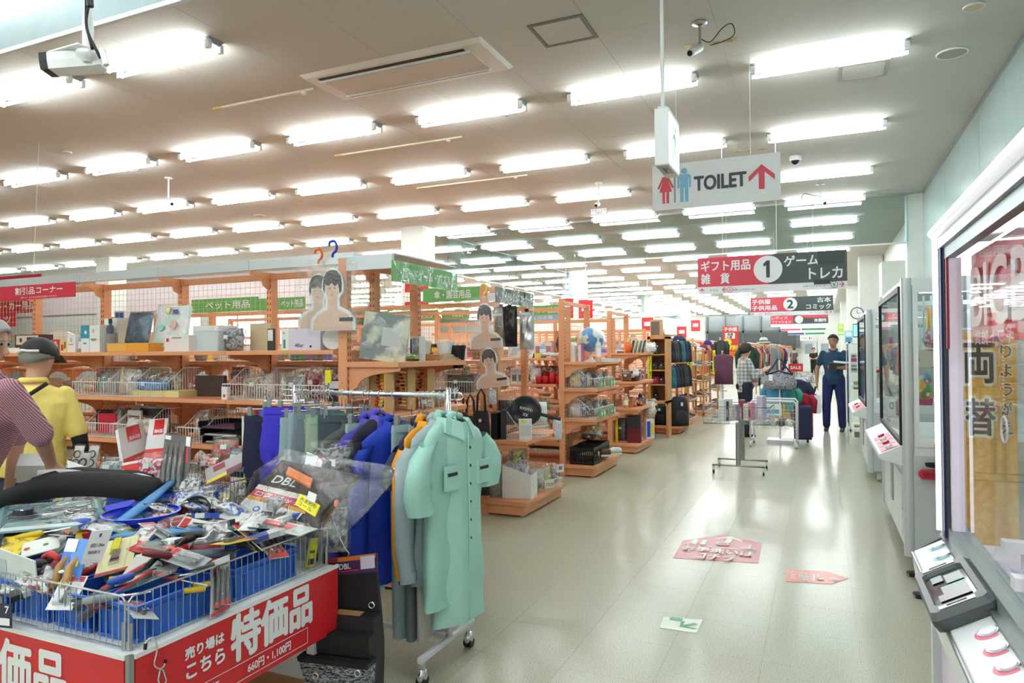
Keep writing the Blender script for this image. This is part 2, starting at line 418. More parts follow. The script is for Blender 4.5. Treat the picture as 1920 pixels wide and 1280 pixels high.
# columns
def column(name, x, y, s=0.5, zt=CEIL):
    o = struct(name, MB().rbox(x-s/2, x+s/2, y-s/2, y+s/2, 0, zt, 0.02), WALLM)
    MB().box(x-s/2-.012, x+s/2+.012, y-s/2-.012, y+s/2+.012, 0, 0.1).build('baseboard', M((150, 140, 120), .5), o); return o
for i, (x, y) in enumerate([(-7.68, 12.45), (-7.5, 22.4), (-7.4, 32.3), (-7.4, 42.2), (-17.5, 12.7), (-17.5, 27), (1.47, 13.45)]):
    column('trim_%d' % (i+2), x, y, 0.52 if i < 6 else .26)
for i, y in enumerate((21.9, 31.8, 41.7)): struct('trim_%d' % (20+i), MB().rbox(1.0, 1.6, y-.3, y+.3, 0, CEIL, .02), WALLM)
struct('trim_30', MB().box(1.1, 1.6, 15.2, 15.9, 0, 3.2), WALLM)
# smoke barriers (glass hung from the ceiling)
def barrier(name, p0, p1, zb, mat, n, frame=True):
    p0, p1 = V(p0), V(p1); d = (p1-p0); u = d/n; nn = V((-d.y, d.x, 0)).normalized()*0.012
    r = struct(name, MB().box(min(p0.x, p1.x)-.015, max(p0.x, p1.x)+.015, min(p0.y, p1.y)-.015, max(p0.y, p1.y)+.015, CEIL-.03, CEIL), STEEL)
    for i in range(n):
        a = p0+u*i+u.normalized()*.006; b = p0+u*(i+1)-u.normalized()*.006
        z = lambda p, q: V((p.x, p.y, q))
        MB().hexa([z(a-nn, zb), z(b-nn, zb), z(b+nn, zb), z(a+nn, zb), z(a-nn, CEIL-.03), z(b-nn, CEIL-.03), z(b+nn, CEIL-.03), z(a+nn, CEIL-.03)]).build('glass_pane', mat, r)
    MB().box(min(p0.x, p1.x)-.012, max(p0.x, p1.x)+.012, min(p0.y, p1.y)-.012, max(p0.y, p1.y)+.012, zb-.025, zb).build('edge_rail', M((215, 217, 218), .4), r)
    return r
GLB = M((226, 238, 238), 0.05, kind='glass', sc=1.7)
barrier('trim_40', (-7.4, 13.2, 0), (1.36, 13.2, 0), 3.28, GLB, 6)
barrier('trim_41', (-7.62, 12.75, 0), (-7.62, 22.1, 0), 3.28, GLB, 6)
barrier('trim_42', (-7.5, 22.7, 0), (-7.5, 42, 0), 3.28, GLB, 8)
barrier('trim_43', (-9.0, 2.5, 0), (-2.3, 2.5, 0), 3.30, TEALD, 5)
# ---------------------------------------------------------------- fluorescent fixtures
TUBEM = M((244, 251, 252), 0.4, name='fluorescent_tube', emit=TUBE)
def fixture_proto(far=False):
    o = T('ceiling_light', 'x', 'light', (0, 0, CEIL), group='twin-tube fluorescent fixtures on the ceiling')
    b = MB(); b.prismpts([(-.64, -.08, 0), (-.64, .08, 0), (-.64, .03, -.05), (-.64, -.03, -.05)][::-1], [(.64, -.08, 0), (.64, .08, 0), (.64, .03, -.05), (.64, -.03, -.05)][::-1])
    b.build('fixture_body', M((150, 156, 156), .5), o)
    for sy in (-1, 1):
        MB().cyl((-.59, sy*.062, -.075), (.59, sy*.062, -.075), .0145, 8).build('tube', TUBEM, o)
        if not far:
            for sx in (-1, 1):
                MB().rbox(sx*.612-.022, sx*.612+.022, sy*.062-.018, sy*.062+.018, -.094, -.02, .008, 'x').build('lamp_holder', WHITE, o)
    return o
near = fixture_proto(); farp = fixture_proto(True)
near.location = (0.08, 6.7, CEIL); near['label'] = 'twin fluorescent ceiling light above the toilet sign'
cnt = 0; rest = []; first = {0: True}
rows = [4.22 + 2.19*k for k in range(27)]
def vis(x, y, z):
    d = V((x, y, z-H)); zc = d.dot(FWD)
    if zc < .3: return False
    return abs(d.dot(RIGHT)/zc*F) < 1010 and -60 < d.dot(UP)/zc*F < 700
pos = []
for r, y in enumerate(rows):
    for c in range(-24, 2):
        if c == 1 and r > 90: continue
        x = 0.08 + (c*1.745) - (0.0 if c > -3 else 0.02)
        if c == 1: continue
        if y > 16.6 and x < -13.4: 
            if x < -26 : continue
        if vis(x-.5, y, CEIL) or vis(x+.5, y, CEIL) or (abs(x) < 5 and y < 6): pos.append((x, y, r, c))
for y in (2.0, -0.2, -2.4):          # rows above and behind the camera light the foreground
    for c in range(-5, 1): pos.append((0.08+c*1.745, y, -1, c))
pos.sort(key=lambda p: V((p[0], p[1], 3)).length)
near_done = False
skip = {(0, -2), (0, -1)}
for x, y, r, c in pos:
    if (c, r) in ((-2, 0), (-1, 0), (0, 0)): continue
    yj = y + (0.035*(x+9) if r >= 1 and r < 4 else 0)*0.9
    if abs(x-0.08) < .01 and r == 1: near.location = (x, yj, CEIL); continue
    cnt += 1
    if cnt > 292: rest.append((x, yj)); continue
    src = near if cnt < 90 else farp
    lab = 'twin fluorescent ceiling light, %s row from the front, %s from the right wall' % (nth(max(r, 0)+1), nth(1-c))
    if r < 0: lab = 'twin fluorescent ceiling light overhead, %s from the right wall, over the foreground at depth %s' % (nth(1-c), nth(int(3-y)))
    copy_thing(src, (x, yj, CEIL), 0, lab)
for ch in list(farp.children): bpy.data.objects.remove(ch)
bpy.data.objects.remove(farp)
if rest:
    b = MB(); t = MB()
    for x, y in rest:
        b.box(x-.63, x+.63, y-.09, y+.09, CEIL-.05, CEIL)
        for s in (-1, 1): t.cyl((x-.59, y+s*.083, CEIL-.072), (x+.59, y+s*.083, CEIL-.072), .016, 4)
    o = T('distant_ceiling_lights', 'many small rows of fluorescent lights far down the ceiling', 'light', (0, 40, CEIL)); o['kind'] = 'stuff'
    b.build('fixture_body', WHITE, o, W=True)['kind'] = 'stuff'; t.build('tube', TUBEM, o, W=True)['kind'] = 'stuff'
# ---------------------------------------------------------------- things on the ceiling
def hatch(px, lab, sz=(0.46, 0.43), c=(214, 208, 198)):
    p = atz(*px, CEIL); o = T('ceiling_hatch', lab, 'hatch', (p.x, p.y, CEIL)); a, d = sz[0]/2, sz[1]/2
    b = MB(); w_ = .028
    b.box(-a, a, -d, -d+w_, -.012, 0); b.box(-a, a, d-w_, d, -.012, 0); b.box(-a, -a+w_, -d+w_, d-w_, -.012, 0); b.box(a-w_, a, -d+w_, d-w_, -.012, 0)
    b.build('hatch_frame', M((112, 108, 102) if c[0] > 206 else (160, 156, 148), .5), o); MB().box(-a+w_+.004, a-w_-.004, -d+w_+.004, d-w_-.004, -.008, 0).build('hatch_panel', CEILM, o)
hatch((1056, 58), 'square ceiling access hatch with a grey metal frame')
hatch((1618, 131), 'pale ceiling access hatch barely standing out, right of the toilet sign', (0.42, 0.40), (205, 199, 190))
o = T('air_conditioner', 'long ceiling cassette air conditioner with two black slots', 'air conditioner', (-3.48, 5.43, CEIL))
b = MB(); b.hexa([(-.92, -.3, -.03), (.92, -.3, -.03), (.92, .3, -.03), (-.92, .3, -.03), (-.95, -.34, 0), (.95, -.34, 0), (.95, .34, 0), (-.95, .34, 0)]); b.build('casing', M((222, 218, 210), .5), o)
MB().box(-.78, .78, -.17, .17, -.042, -.03).build('intake_panel', M((206, 200, 192), .6), o)
for s, h in ((-1, .022), (1, .014)):
    MB().box(-.8, .74, s*.235-h, s*.235+h, -.034, -.0295).build('air_slot', BLACK, o)
    MB().box(-.82, .78, s*.2-.006, s*.2+.006, -.048, -.03).build('louver', WHITE, o)
def disc(px, lab, r, nm='ceiling_speaker', cat='speaker', c=(170, 166, 150)):
    p = atz(*px, CEIL); o = T(nm, lab, cat, p)
    MB().lathe([(r, 0), (r, -.008), (r*.93, -.014), (r*.9, -.01)], n=24).build('rim', WHITE, o, smooth=True)
    MB().lathe([(r*.9, -.010), (r*.5, -.012), (.001, -.013)], n=24).build('grille', M(c, .6), o)
disc((1785, 99), 'round ceiling speaker with grey grille near the right wall', .125)
disc((1826, 12), 'small round recessed ceiling fitting at the top right corner', .075, 'recessed_downlight', 'light', (206, 196, 160))
disc((243, 315), 'round ceiling speaker below the lights on the left', .11)
disc((487, 404), 'small round ceiling speaker near the aisle shelves far ceiling', .11)
disc((125, 285), 'tiny round sprinkler cover on the left ceiling', .06, 'sprinkler_cover', 'sprinkler', (200, 196, 180))
p = atz(950, 207, CEIL); o = T('smoke_detector', 'white smoke detector between the ceiling lights', 'detector', p)
MB().lathe([(.055, 0), (.055, -.02), (.042, -.032), (.03, -.034)], n=18, cap=True).build('base', WHITE, o, smooth=True); MB().lathe([(.026, -.034), (.024, -.06), (.001, -.064)], n=12).build('sensor', M((120, 120, 118), .4), o)
for a, b_, l in (((400, 203), (592, 168), 'thin pale curtain rail on the ceiling beside the air conditioner'), ((628, 291), (868, 258), 'thin pale curtain rail on the ceiling above the middle rows'), ((780, 351), (992, 330), 'thin pale curtain rail on the ceiling farther back')):
    p, q = atz(*a, CEIL-.01), atz(*b_, CEIL-.01); ym = (p.y+q.y)/2; o = T('curtain_rail', l, 'rail', ((p.x+q.x)/2, ym, CEIL)); hx = (q.x-p.x)/2
    MB().box(-hx, hx, -.013, .013, -.018, 0).build('track', M((214, 204, 178), .4), o); MB().rbox(-hx-.02, -hx+.1, -.018, .018, -.02, 0, .006).build('end_cap', M((205, 180, 110), .5), o)
    MB().cyl((hx*.8, 0, -.02), (hx*.8, 0, -.04), .025, 10).build('runner', WHITE, o)
def tapes(pts, lab):
    for i, (a, b_) in enumerate(pts):
        p, q = atz(*a, CEIL), atz(*b_, CEIL); o = T('tape_strip', lab % ('first', 'second', 'third')[i], 'tape', ((p.x+q.x)/2, (p.y+q.y)/2, CEIL))
        MB().box(-(q.x-p.x)/2, (q.x-p.x)/2, -.03, .03, -.003, 0).build('strip', M((196, 178, 120), .5), o); MB().box(-.02, .02, -.031, .031, -.0036, -.003).build('glue_mark', M((170, 150, 100), .6), o)
tapes([((1284, 88), (1316, 82)), ((1336, 82), (1350, 79)), ((1356, 78), (1382, 72))], 'yellowed tape strip behind the near bullet camera, %s from the left')
tapes([((1375, 284), (1391, 283)), ((1397, 282), (1414, 281)), ((1420, 280), (1438, 278))], 'yellowed tape strip above the toilet sign, %s from the left')
# security cameras
def bullet(root, c, d, L, r, mat=WHITE):
    d = V(d).normalized(); c = V(c)
    MB().tube([c-d*L*.5, c-d*L*.45, c+d*L*.4, c+d*L*.5], [r*.8, r, r, r*.96], 12).build('camera_body', mat, root, W=True, smooth=True)
    MB().cyl(c+d*L*.5, c+d*L*.53, r*.7, 12).build('lens', BLACK, root, W=True)
px = aty(160, 0, 2.2); pz = aty(165, 100, 2.2)
o = T('security_camera', 'large white bullet security camera with black face at the top left', 'camera', (pz.x, 2.2, CEIL))
MB().cyl((pz.x, 2.2, pz.z+.1), (pz.x, 2.2, CEIL), .018, 12).build('drop_pole', WHITE, o, W=True)
MB().cyl((pz.x, 2.2, pz.z-.0), (pz.x, 2.2, pz.z+.17), .024, 12).build('pole_sleeve', WHITE, o, W=True)
MB().lathe([(.001, 0), (.05, .0), (.055, -.02), (.03, -.035), (.02, -.05)], (pz.x, 2.2, pz.z+.005), 16).build('swivel_mount', WHITE, o, W=True, smooth=True)
c = aty(140, 118, 2.2); d = V((-.85, -.5, -.12)).normalized(); sd = V((0.5, -.85, 0)).normalized(); up = sd.cross(d)*-1
if up.z < 0: up = -up
b = MB(); 
def fr(a, s): return [c+d*a+sd*x*s+up*z*s for x, z in ((-.05, -.04), (.05, -.04), (.055, 0), (.05, .04), (-.05, .04), (-.055, 0))]
b.loft([fr(-.13, .8), fr(-.1, 1), fr(.1, 1)]); b.build('camera_body', WHITE, o, W=True)
b = MB(); b.loft([fr(.1, 1.03), fr(.135, 1.0)]); b.build('face_plate', BLACK, o, W=True)
MB().cyl(c+d*.135, c+d*.142, .022, 16).build('lens', M((50, 52, 60), .1), o, W=True)
MB().box(c.x-.1, c.x+.12, c.y-.065, c.y+.065, c.z+.045, c.z+.052).build('sunshield', WHITE, o, W=True)
k = MB(); q = V((pz.x, 2.2, pz.z)); k.tube(cr([q+V(t) for t in ((.06, -.02, 0), (.05, -.03, .06), (.03, -.03, .13), (.045, -.03, .2), (.07, -.03, .25), (.06, -.03, .31), (.035, -.03, .3), (.03, -.03, .22), (.035, -.03, .1), (.07, -.02, .02), (.09, 0, -.04))]), .007, 6)
k.build('cable', BLACK, o, W=True, smooth=True); MB().cyl(q+V((.06, -.03, .2)), q+V((.05, -.03, .29)), .015, 8).build('cable_plug', BLACK, o, W=True)
MB().cyl(q+V((.1, 0, .0)), q+V((.13, 0, -.08)), .014, 8).build('junction_arm', WHITE, o, W=True)
def cctv(px, drop, d, L, r, lab, white=True):
    p = atz(*px, CEIL); o = T('security_camera', lab, 'camera', p); e = p+V((0, 0, -drop))
    MB().lathe([(.001, 0), (.055, 0), (.06, -.012), (.02, -.02)], p, 14).build('ceiling_plate', STEEL if not white else WHITE, o, W=True, smooth=True)
    MB().cyl(p, e, .011, 8).build('drop_pole', STEEL if not white else WHITE, o, W=True)
    bullet(o, e+V(d)*.08+V((0, 0, -.03)), d, L, r, M((214, 216, 216), .4)); return o, e
o, e = cctv((1312, 42), .17, (-.35, -.75, -.5), .17, .032, 'silver box security camera on a short pole beside the exit sign', False)
MB().tube(cr([e+V((0, 0, .04)), e+V((.08, 0, .0)), e+V((.17, .02, .1)), e+V((.24, .02, .12)), e+V((.26, .02, .04)), e+V((.2, 0, -.01)), e+V((.08, -.03, -.04))]), .004, 5).build('cable', BLACK, o, W=True)
cctv((316, 333), .3, (.6, -.2, -.4), .17, .03, 'small white bullet security camera hanging over the left shelves')
o, e = cctv((1122, 342), .3, (0, -.9, -.35), .14, .035, 'white security camera hanging above the warning plate')
MB().box(e.x-.13, e.x+.13, e.y-.004, e.y+.004, e.z-.2, e.z-.1).build('warning_plate', WHITE, o, W=True)
RDT = M((205, 50, 60), .5)
art(o, (e.x-.13, e.y-.004, e.z-.2), (1, 0, 0), (0, 0, 1), [('r', 0, 0, .26, .1, RDT), ('r', .006, .006, .254, .094, WHITE), ('t', '防犯カメラ', .02, .05, .24, .085, BLACK, .01), ('t', '作動中', .07, .013, .19, .045, BLACK, .01)])
o, e = cctv((1538, 344), .2, (.35, -.6, -.6), .17, .035, 'silver security camera with a looped cable above the far barrier', False)
MB().tube(cr([e, e+V((-.12, 0, .03)), e+V((-.24, 0, .06)), e+V((-.26, 0, -.03)), e+V((-.1, 0, -.12))]), .006, 5).build('cable', BLACK, o, W=True)
p = atz(1491, 293, CEIL); o = T('dome_camera', 'black dome security camera right of the toilet sign', 'camera', p)
MB().lathe([(.001, 0), (.075, 0), (.075, -.05), (.06, -.062)], n=20).build('base', WHITE, o, smooth=True); MB().ball((0, 0, -.06), .055, 16, 8).build('dome', M((16, 16, 20), .08), o, smooth=True)
# ---------------------------------------------------------------- hanging signs
SR = M((222, 74, 92), .5, name='sign_red'); SG = M((78, 86, 88), .5, name='sign_grey'); SW = M((240, 241, 244), .5, name='sign_white'); SB = M((128, 188, 218), .5); SK = M((62, 70, 74), .5); SM = M((150, 154, 160), .5)
U, W3 = (1, 0, 0), (0, 0, 1)
def arrow(cx, cy, s, ang, w_=.32):
    pts = [(0, 1), (1, .1), (1, -.35), (w_/2*1.4, .38), (w_/2*1.4, -1), (-w_/2*1.4, -1), (-w_/2*1.4, .38), (-1, -.35), (-1, .1)]
    ca, sa = math.cos(ang), math.sin(ang); return [(cx+s*(x*ca-y*sa), cy+s*(x*sa+y*ca)) for x, y in pts]
def board(nm, lab, px0, px1, y, cat='sign', t=.006, mat=SW, wires=None):
    a, b_ = aty(*px0, y), aty(*px1, y)         # top-left, bottom-right
    o = T(nm, lab, cat, ((a.x+b_.x)/2, y, b_.z)); MB().box(a.x, b_.x, y, y+t*2, b_.z, a.z).build('board', mat, o, W=True)
    if wires:
        for f in wires: q = a.x+(b_.x-a.x)*f; MB().cyl((q, y+.006, a.z-.02), (q, y+.006, CEIL), .003 if len(wires) > 1 else .012, 5).build('hanging_wire', WHITE, o, W=True)
    return o, V((a.x, y, b_.z)), b_.x-a.x, a.z-b_.z
o, q, w_, h = board('hanging_sign', 'large white TOILET sign with red and blue figures and a red arrow', (1223, 312), (1464, 374), 6.4, wires=(.2, .78))
z0 = q.z; fx = w_/1.10; 
def person_icon(cx, by, s, fem, mt, items):
    items.append(('c', cx, by+s*.92, s*.085, mt, 'pictogram'))
    if fem:
        items.append(('p', [(cx-s*.09, by+s*.8), (cx-s*.25, by+s*.46), (cx-s*.19, by+s*.44), (cx-s*.09, by+s*.66), (cx-s*.19, by+s*.34), (cx-.1*s, by+s*.34), (cx-.1*s, by), (cx-s*.02, by), (cx-s*.02, by+s*.34), (cx+s*.02, by+s*.34), (cx+s*.02, by), (cx+s*.1, by), (cx+s*.1, by+s*.34), (cx+s*.19, by+s*.34), (cx+s*.09, by+s*.66), (cx+s*.19, by+s*.44), (cx+s*.25, by+s*.46), (cx+s*.09, by+s*.8)][::-1], mt, 'pictogram'))
    else:
        items.append(('p', [(cx-s*.12, by+s*.82), (cx-s*.2, by+s*.76), (cx-s*.2, by+s*.42), (cx-s*.14, by+s*.42), (cx-s*.14, by+s*.7), (cx-s*.12, by+s*.7), (cx-.12*s, by), (cx-s*.02, by), (cx-s*.02, by+s*.42), (cx+s*.02, by+s*.42), (cx+s*.02, by), (cx+s*.12, by), (cx+s*.12, by+s*.7), (cx+s*.14, by+s*.7), (cx+s*.14, by+s*.42), (cx+s*.2, by+s*.42), (cx+s*.2, by+s*.76), (cx+s*.12, by+s*.82)][::-1], mt, 'pictogram'))
it = []
person_icon(w_*.11, h*.14, h*.74, True, SR, it); it.append(('r', w_*.178, h*.14, w_*.192, h*.84, SM, 'divider'))
person_icon(w_*.262, h*.14, h*.74, False, SB, it)
it += [('t', 'TOILET', w_*.345, h*.36, w_*.745, h*.66, SK, .05), ('p', arrow(w_*.862, h*.52, h*.26, 0), SR, 'arrow')]
art(o, q, U, W3, it)
def aisle_sign(nm, lab, px0, px1, y, num, left, right, wires):
    o, q, w_, h = board(nm, lab, px0, px1, y, wires=wires)
    it = [('r', 0, h*.2, w_*.49, h, SR), ('r', w_*.49, h*.2, w_, h, SG), ('c', w_*.49, h*.6, h*.36, SW), ('p', [(w_*.478, h*.38), (w_*.503, h*.38), (w_*.503, h*.83), (w_*.482, h*.83), (w_*.458, h*.74), (w_*.463, h*.67), (w_*.478, h*.71)], SK, 'numeral') if num == '1' else ('t', num, w_*.455, h*.38, w_*.525, h*.82, SK, .05)]
    it += left(w_, h) + right(w_, h)
    it += [('p', arrow(w_*.03, h*.1, h*.06, 0, .2), SR, 'arrow'), ('t', 'トイレ', w_*.09, h*.06, w_*.15, h*.14, SK, 0), ('p', arrow(w_*.19, h*.1, h*.06, PI/2, .2), SR, 'arrow'), ('c', w_*.23, h*.1, h*.075, SR), ('c', w_*.23, h*.1, h*.062, SW), ('t', '¥', w_*.222, h*.06, w_*.238, h*.14, SR, .01),
           ('t', 'お買い上げカウンター', w_*.25, h*.06, w_*.41, h*.11, SK, 0), ('t', 'お買い上げカウンター', w_*.72, h*.08, w_*.88, h*.13, SK, 0), ('c', w_*.918, h*.12, h*.085, SK), ('c', w_*.918, h*.12, h*.072, SW), ('t', '¥', w_*.908, h*.07, w_*.928, h*.17, SK, .01), ('p', arrow(w_*.965, h*.12, h*.065, -PI/2, .2), SR, 'arrow')]
    art(o, q, U, W3, it); return o
aisle_sign('hanging_sign', 'red and grey aisle sign with a large number one, gift goods and games', (1308, 484), (1589, 541), 9.0, '1',
    lambda w_, h: [('t', 'ギフト用品', w_*.025, h*.62, w_*.37, h*.9, SW, .03), ('t', '雑　貨', w_*.025, h*.27, w_*.225, h*.55, SW, .03)],
    lambda w_, h: [('t', 'ゲーム', w_*.6, h*.65, w_*.82, h*.92, SW, .03), ('t', 'トレカ', w_*.76, h*.29, w_*.97, h*.57, SW, .03), ('r', w_*.815, h*.66, w_*.985, h*.985, M((62, 68, 72), .5)), ('r', w_*.79, h*.14, w_*.895, h*.25, M((52, 58, 62), .5))], (.18, .55))
aisle_sign('hanging_sign', 'red and grey aisle sign with a number two, kids wear and used books', (1407, 559), (1563, 588), 16.2, '2',
    lambda w_, h: [('t', '子供服', w_*.02, h*.64, w_*.25, h*.9, SW, .03), ('t', '子供用品', w_*.02, h*.29, w_*.33, h*.56, SW, .03)],
    lambda w_, h: [('t', '古本', w_*.81, h*.65, w_*.97, h*.92, SW, .03), ('t', 'コミック', w_*.68, h*.29, w_*.97, h*.56, SW, .03)], (.3, .7))
o, q, w_, h = board('hanging_sign', 'red and grey aisle sign for women fashion and the rest area', (1445, 592), (1553, 611), 23.3, wires=(.3, .7))
art(o, q, U, W3, [('r', 0, h*.25, w_*.4, h, SR), ('r', w_*.4, h*.25, w_, h, SG), ('r', w_*.55, h*.75, w_, h, SR), ('c', w_*.5, h*.62, h*.33, SW), ('t', 'ファッション', w_*.02, h*.32, w_*.36, h*.56, SW, .02), ('t', 'レディス', w_*.02, h*.66, w_*.3, h*.92, SW, .02), ('t', '休憩所', w_*.76, h*.38, w_*.97, h*.68, SW, .03)], z0=.004)
o, q, w_, h = board('hanging_sign', 'small white direction sign with a red and green stripe', (1463, 612), (1548, 619), 31, wires=(.3, .7))
art(o, q, U, W3, [('r', 0, .02, w_*.45, h*.45, SR), ('r', w_*.48, .02, w_, h*.5, M((50, 140, 90), .5))], z0=.006)
o, q, w_, h = board('hanging_sign', 'small white direction sign with a blue and green stripe', (1477, 620), (1546, 627), 38, wires=(.3, .7))
art(o, q, U, W3, [('r', 0, .02, w_*.45, h*.5, M((60, 60, 130), .5)), ('r', w_*.48, .02, w_, h*.5, M((50, 140, 90), .5))], z0=.006)
o, q, w_, h = board('hanging_sign', 'small white TOILET sign with a left arrow far at the back wall', (1500, 630), (1524, 638), 50, wires=(.3, .7))
art(o, q, U, W3, [('t', '← TOILET', w_*.08, h*.3, w_*.62, h*.7, SK, .01), ('r', w_*.7, h*.2, w_*.78, h*.8, SR), ('r', w_*.84, h*.2, w_*.92, h*.8, SB)], z0=.01)
# emergency exit box on a pole
GRN = M((30, 170, 120), .4)
o = T('exit_sign_box', 'white emergency exit lamp box hanging from a white pole', 'exit sign', (-.94, 4.6, CEIL))
MB().cyl((0, 0, -1.02), (0, 0, 0), .012, 10).build('pole', WHITE, o); MB().rbox(-.045, .045, -.05, .33, -1.38, -1.0, .01, 'x').build('lamp_box', WHITE, o)
MB().rbox(-.03, .03, -.03, .05, -1.0, -.985, .008).build('pole_collar', WHITE, o)
MB().box(.0455, .048, -.03, .31, -1.36, -1.03).build('lit_panel', M((240, 252, 248), .3, emit=2.5), o)
art(o, (.048, -.03, -1.36), (0, 1, 0), (0, 0, 1), [('c', .2, .26, .025, GRN, 'pictogram'), ('p', [(.1, .2), (.18, .24), (.24, .2), (.22, .14), (.27, .05), (.24, .04), (.18, .11), (.12, .03), (.09, .05), (.15, .14), (.15, .19), (.11, .17)][::-1], GRN, 'pictogram')], W=False)
MB().box(-.035, .035, -.03, .2, -1.3815, -1.38).build('rating_label', M((190, 192, 192), .5), o)
art(o, (-.03, -.02, -1.3815), (0, 1, 0), (1, 0, 0), [('r', .05, .02, .17, .03, SK), ('r', .05, .038, .1, .045, SK)], W=False)
# floor stickers
def sticker(pts, lab, mat, nm='floor_sticker'):
    w3 = [atz(*p, 0) for p in pts]; c = sum(w3, V())/len(w3); o = T(nm, lab, 'sticker', (c.x, c.y, 0))
    b = MB(); n_ = len(w3); 
    lo = [V((p.x, p.y, .0006)) for p in w3]; hi = [V((p.x, p.y, .0022)) for p in w3]
    if (lo[1]-lo[0]).cross(lo[2]-lo[0]).z < 0: lo.reverse(); hi.reverse()
    b.prismpts(lo, hi).build('vinyl_base', mat, o, W=True); return o, w3
FR = M((192, 84, 94), .3); FW = M((232, 224, 214), .35); FO = M((222, 106, 78), .3)
o, w3 = sticker([(1358, 1002), (1429, 1019), (1422, 1056), (1262, 1046), (1280, 1013)], 'red house-shaped floor sticker pointing the way to the restrooms', FR)
art(o, (-1.02, 5.06, .002), (1, .02, 0), (0, 1, 0), [('p', arrow(.34, .66, .1, 0, .3), FW, 'arrow'), ('c', .1, .55, .022, FW, 'pictogram'), ('r', .075, .42, .125, .53, FW, 'pictogram'), ('c', .17, .55, .022, FW, 'pictogram'), ('r', .15, .42, .19, .53, FW, 'pictogram'), ('c', .31, .5, .05, FW, 'pictogram'), ('c', .31, .5, .036, FR, 'pictogram'), ('r', .45, .42, .56, .44, FW, 'pictogram'), ('r', .5, .44, .52, .54, FW, 'pictogram'), ('r', .03, .375, .57, .385, FW, 'rule_line'), ('t', 'お手洗いは', .05, .22, .55, .34, FW, .03), ('t', 'コチラ', .17, .05, .43, .19, FW, .03)])
o, w3 = sticker([(1473, 1067), (1550, 1071), (1591, 1084), (1560, 1095), (1474, 1090)], 'orange floor sticker shaped like an arrow pointing right', FO)
art(o, (-.22, 5.10, .002), (0, -1, 0), (1, .05, 0), [('t', 'CAFE', .04, .02, .2, .045, FW, .02), ('t', '休憩所', .03, .07, .22, .13, FW, .03), ('r', .05, .155, .2, .165, FW), ('r', .05, .18, .12, .19, FW), ('c', .15, .2, .02, FW), ('p', arrow(.125, .28, .03, 0, .3), FW, 'arrow')])
o, w3 = sticker([(1244, 1157), (1318, 1162), (1306, 1187), (1237, 1177)], 'white floor sticker with a green exit arrow', M((232, 238, 222), .4))
art(o, (-.81, 3.78, .002), (1, 0, 0), (0, 1, 0), [('p', arrow(.13, .08, .055, PI*.75, .35), M((40, 140, 110), .4), 'arrow'), ('r', .02, .12, .09, .16, M((60, 150, 120), .4), 'pictogram')])
# ---------------------------------------------------------------- shelving
def post_mesh(z1, slots=True):
    b = MB().box(-.024, .024, -.033, .033, 0, z1); s = MB()
    if slots:
        z = .25
        while z < z1-.05:
            for sx in (-.013, .013): s.box(sx-.003, sx+.003, -.0345, .0345, z, z+.022)
            z += .045
    return b, s
SLOT = M((120, 62, 30), .7, name='slot_shadow')
def mesh_back(a, b_, z0, z1, axis, c, pitch=.05, r=.0016):
    m = MB(); 
    n = int((b_-a)/pitch)
    for i in range(1, n):
        q = a+(b_-a)*i/n
        m.tube([(q, c, z0), (q, c, z1)] if axis == 'x' else [(c, q, z0), (c, q, z1)], r, 3, cap=False)
    k = int((z1-z0)/pitch)
    for i in range(k+1):
        z = z0+(z1-z0)*i/k
        m.tube([(a, c, z), (b_, c, z)] if axis == 'x' else [(c, a, z), (c, b_, z)], r, 3, cap=False)
    return m
def bracket(px, py, z, axis, sgn, L=.42, hgt=.13, t=.008):
    pts = [(0, 0), (L, 0), (L, -.025)]+[(L-.03-(L-.1)*math.sin(k/7*PI/2), -.03-(hgt-.03)*(1-math.cos(k/7*PI/2))) for k in range(1, 8)]+[(0.0, -hgt-.03)]
    m = MB()
    if axis == 'y': lo = [(px-t, py+sgn*a, z+b) for a, b in pts]; hi = [(px+t, py+sgn*a, z+b) for a, b in pts]
    else: lo = [(px+sgn*a, py-t, z+b) for a, b in pts]; hi = [(px+sgn*a, py+t, z+b) for a, b in pts]
    return m.prismpts(lo, hi)
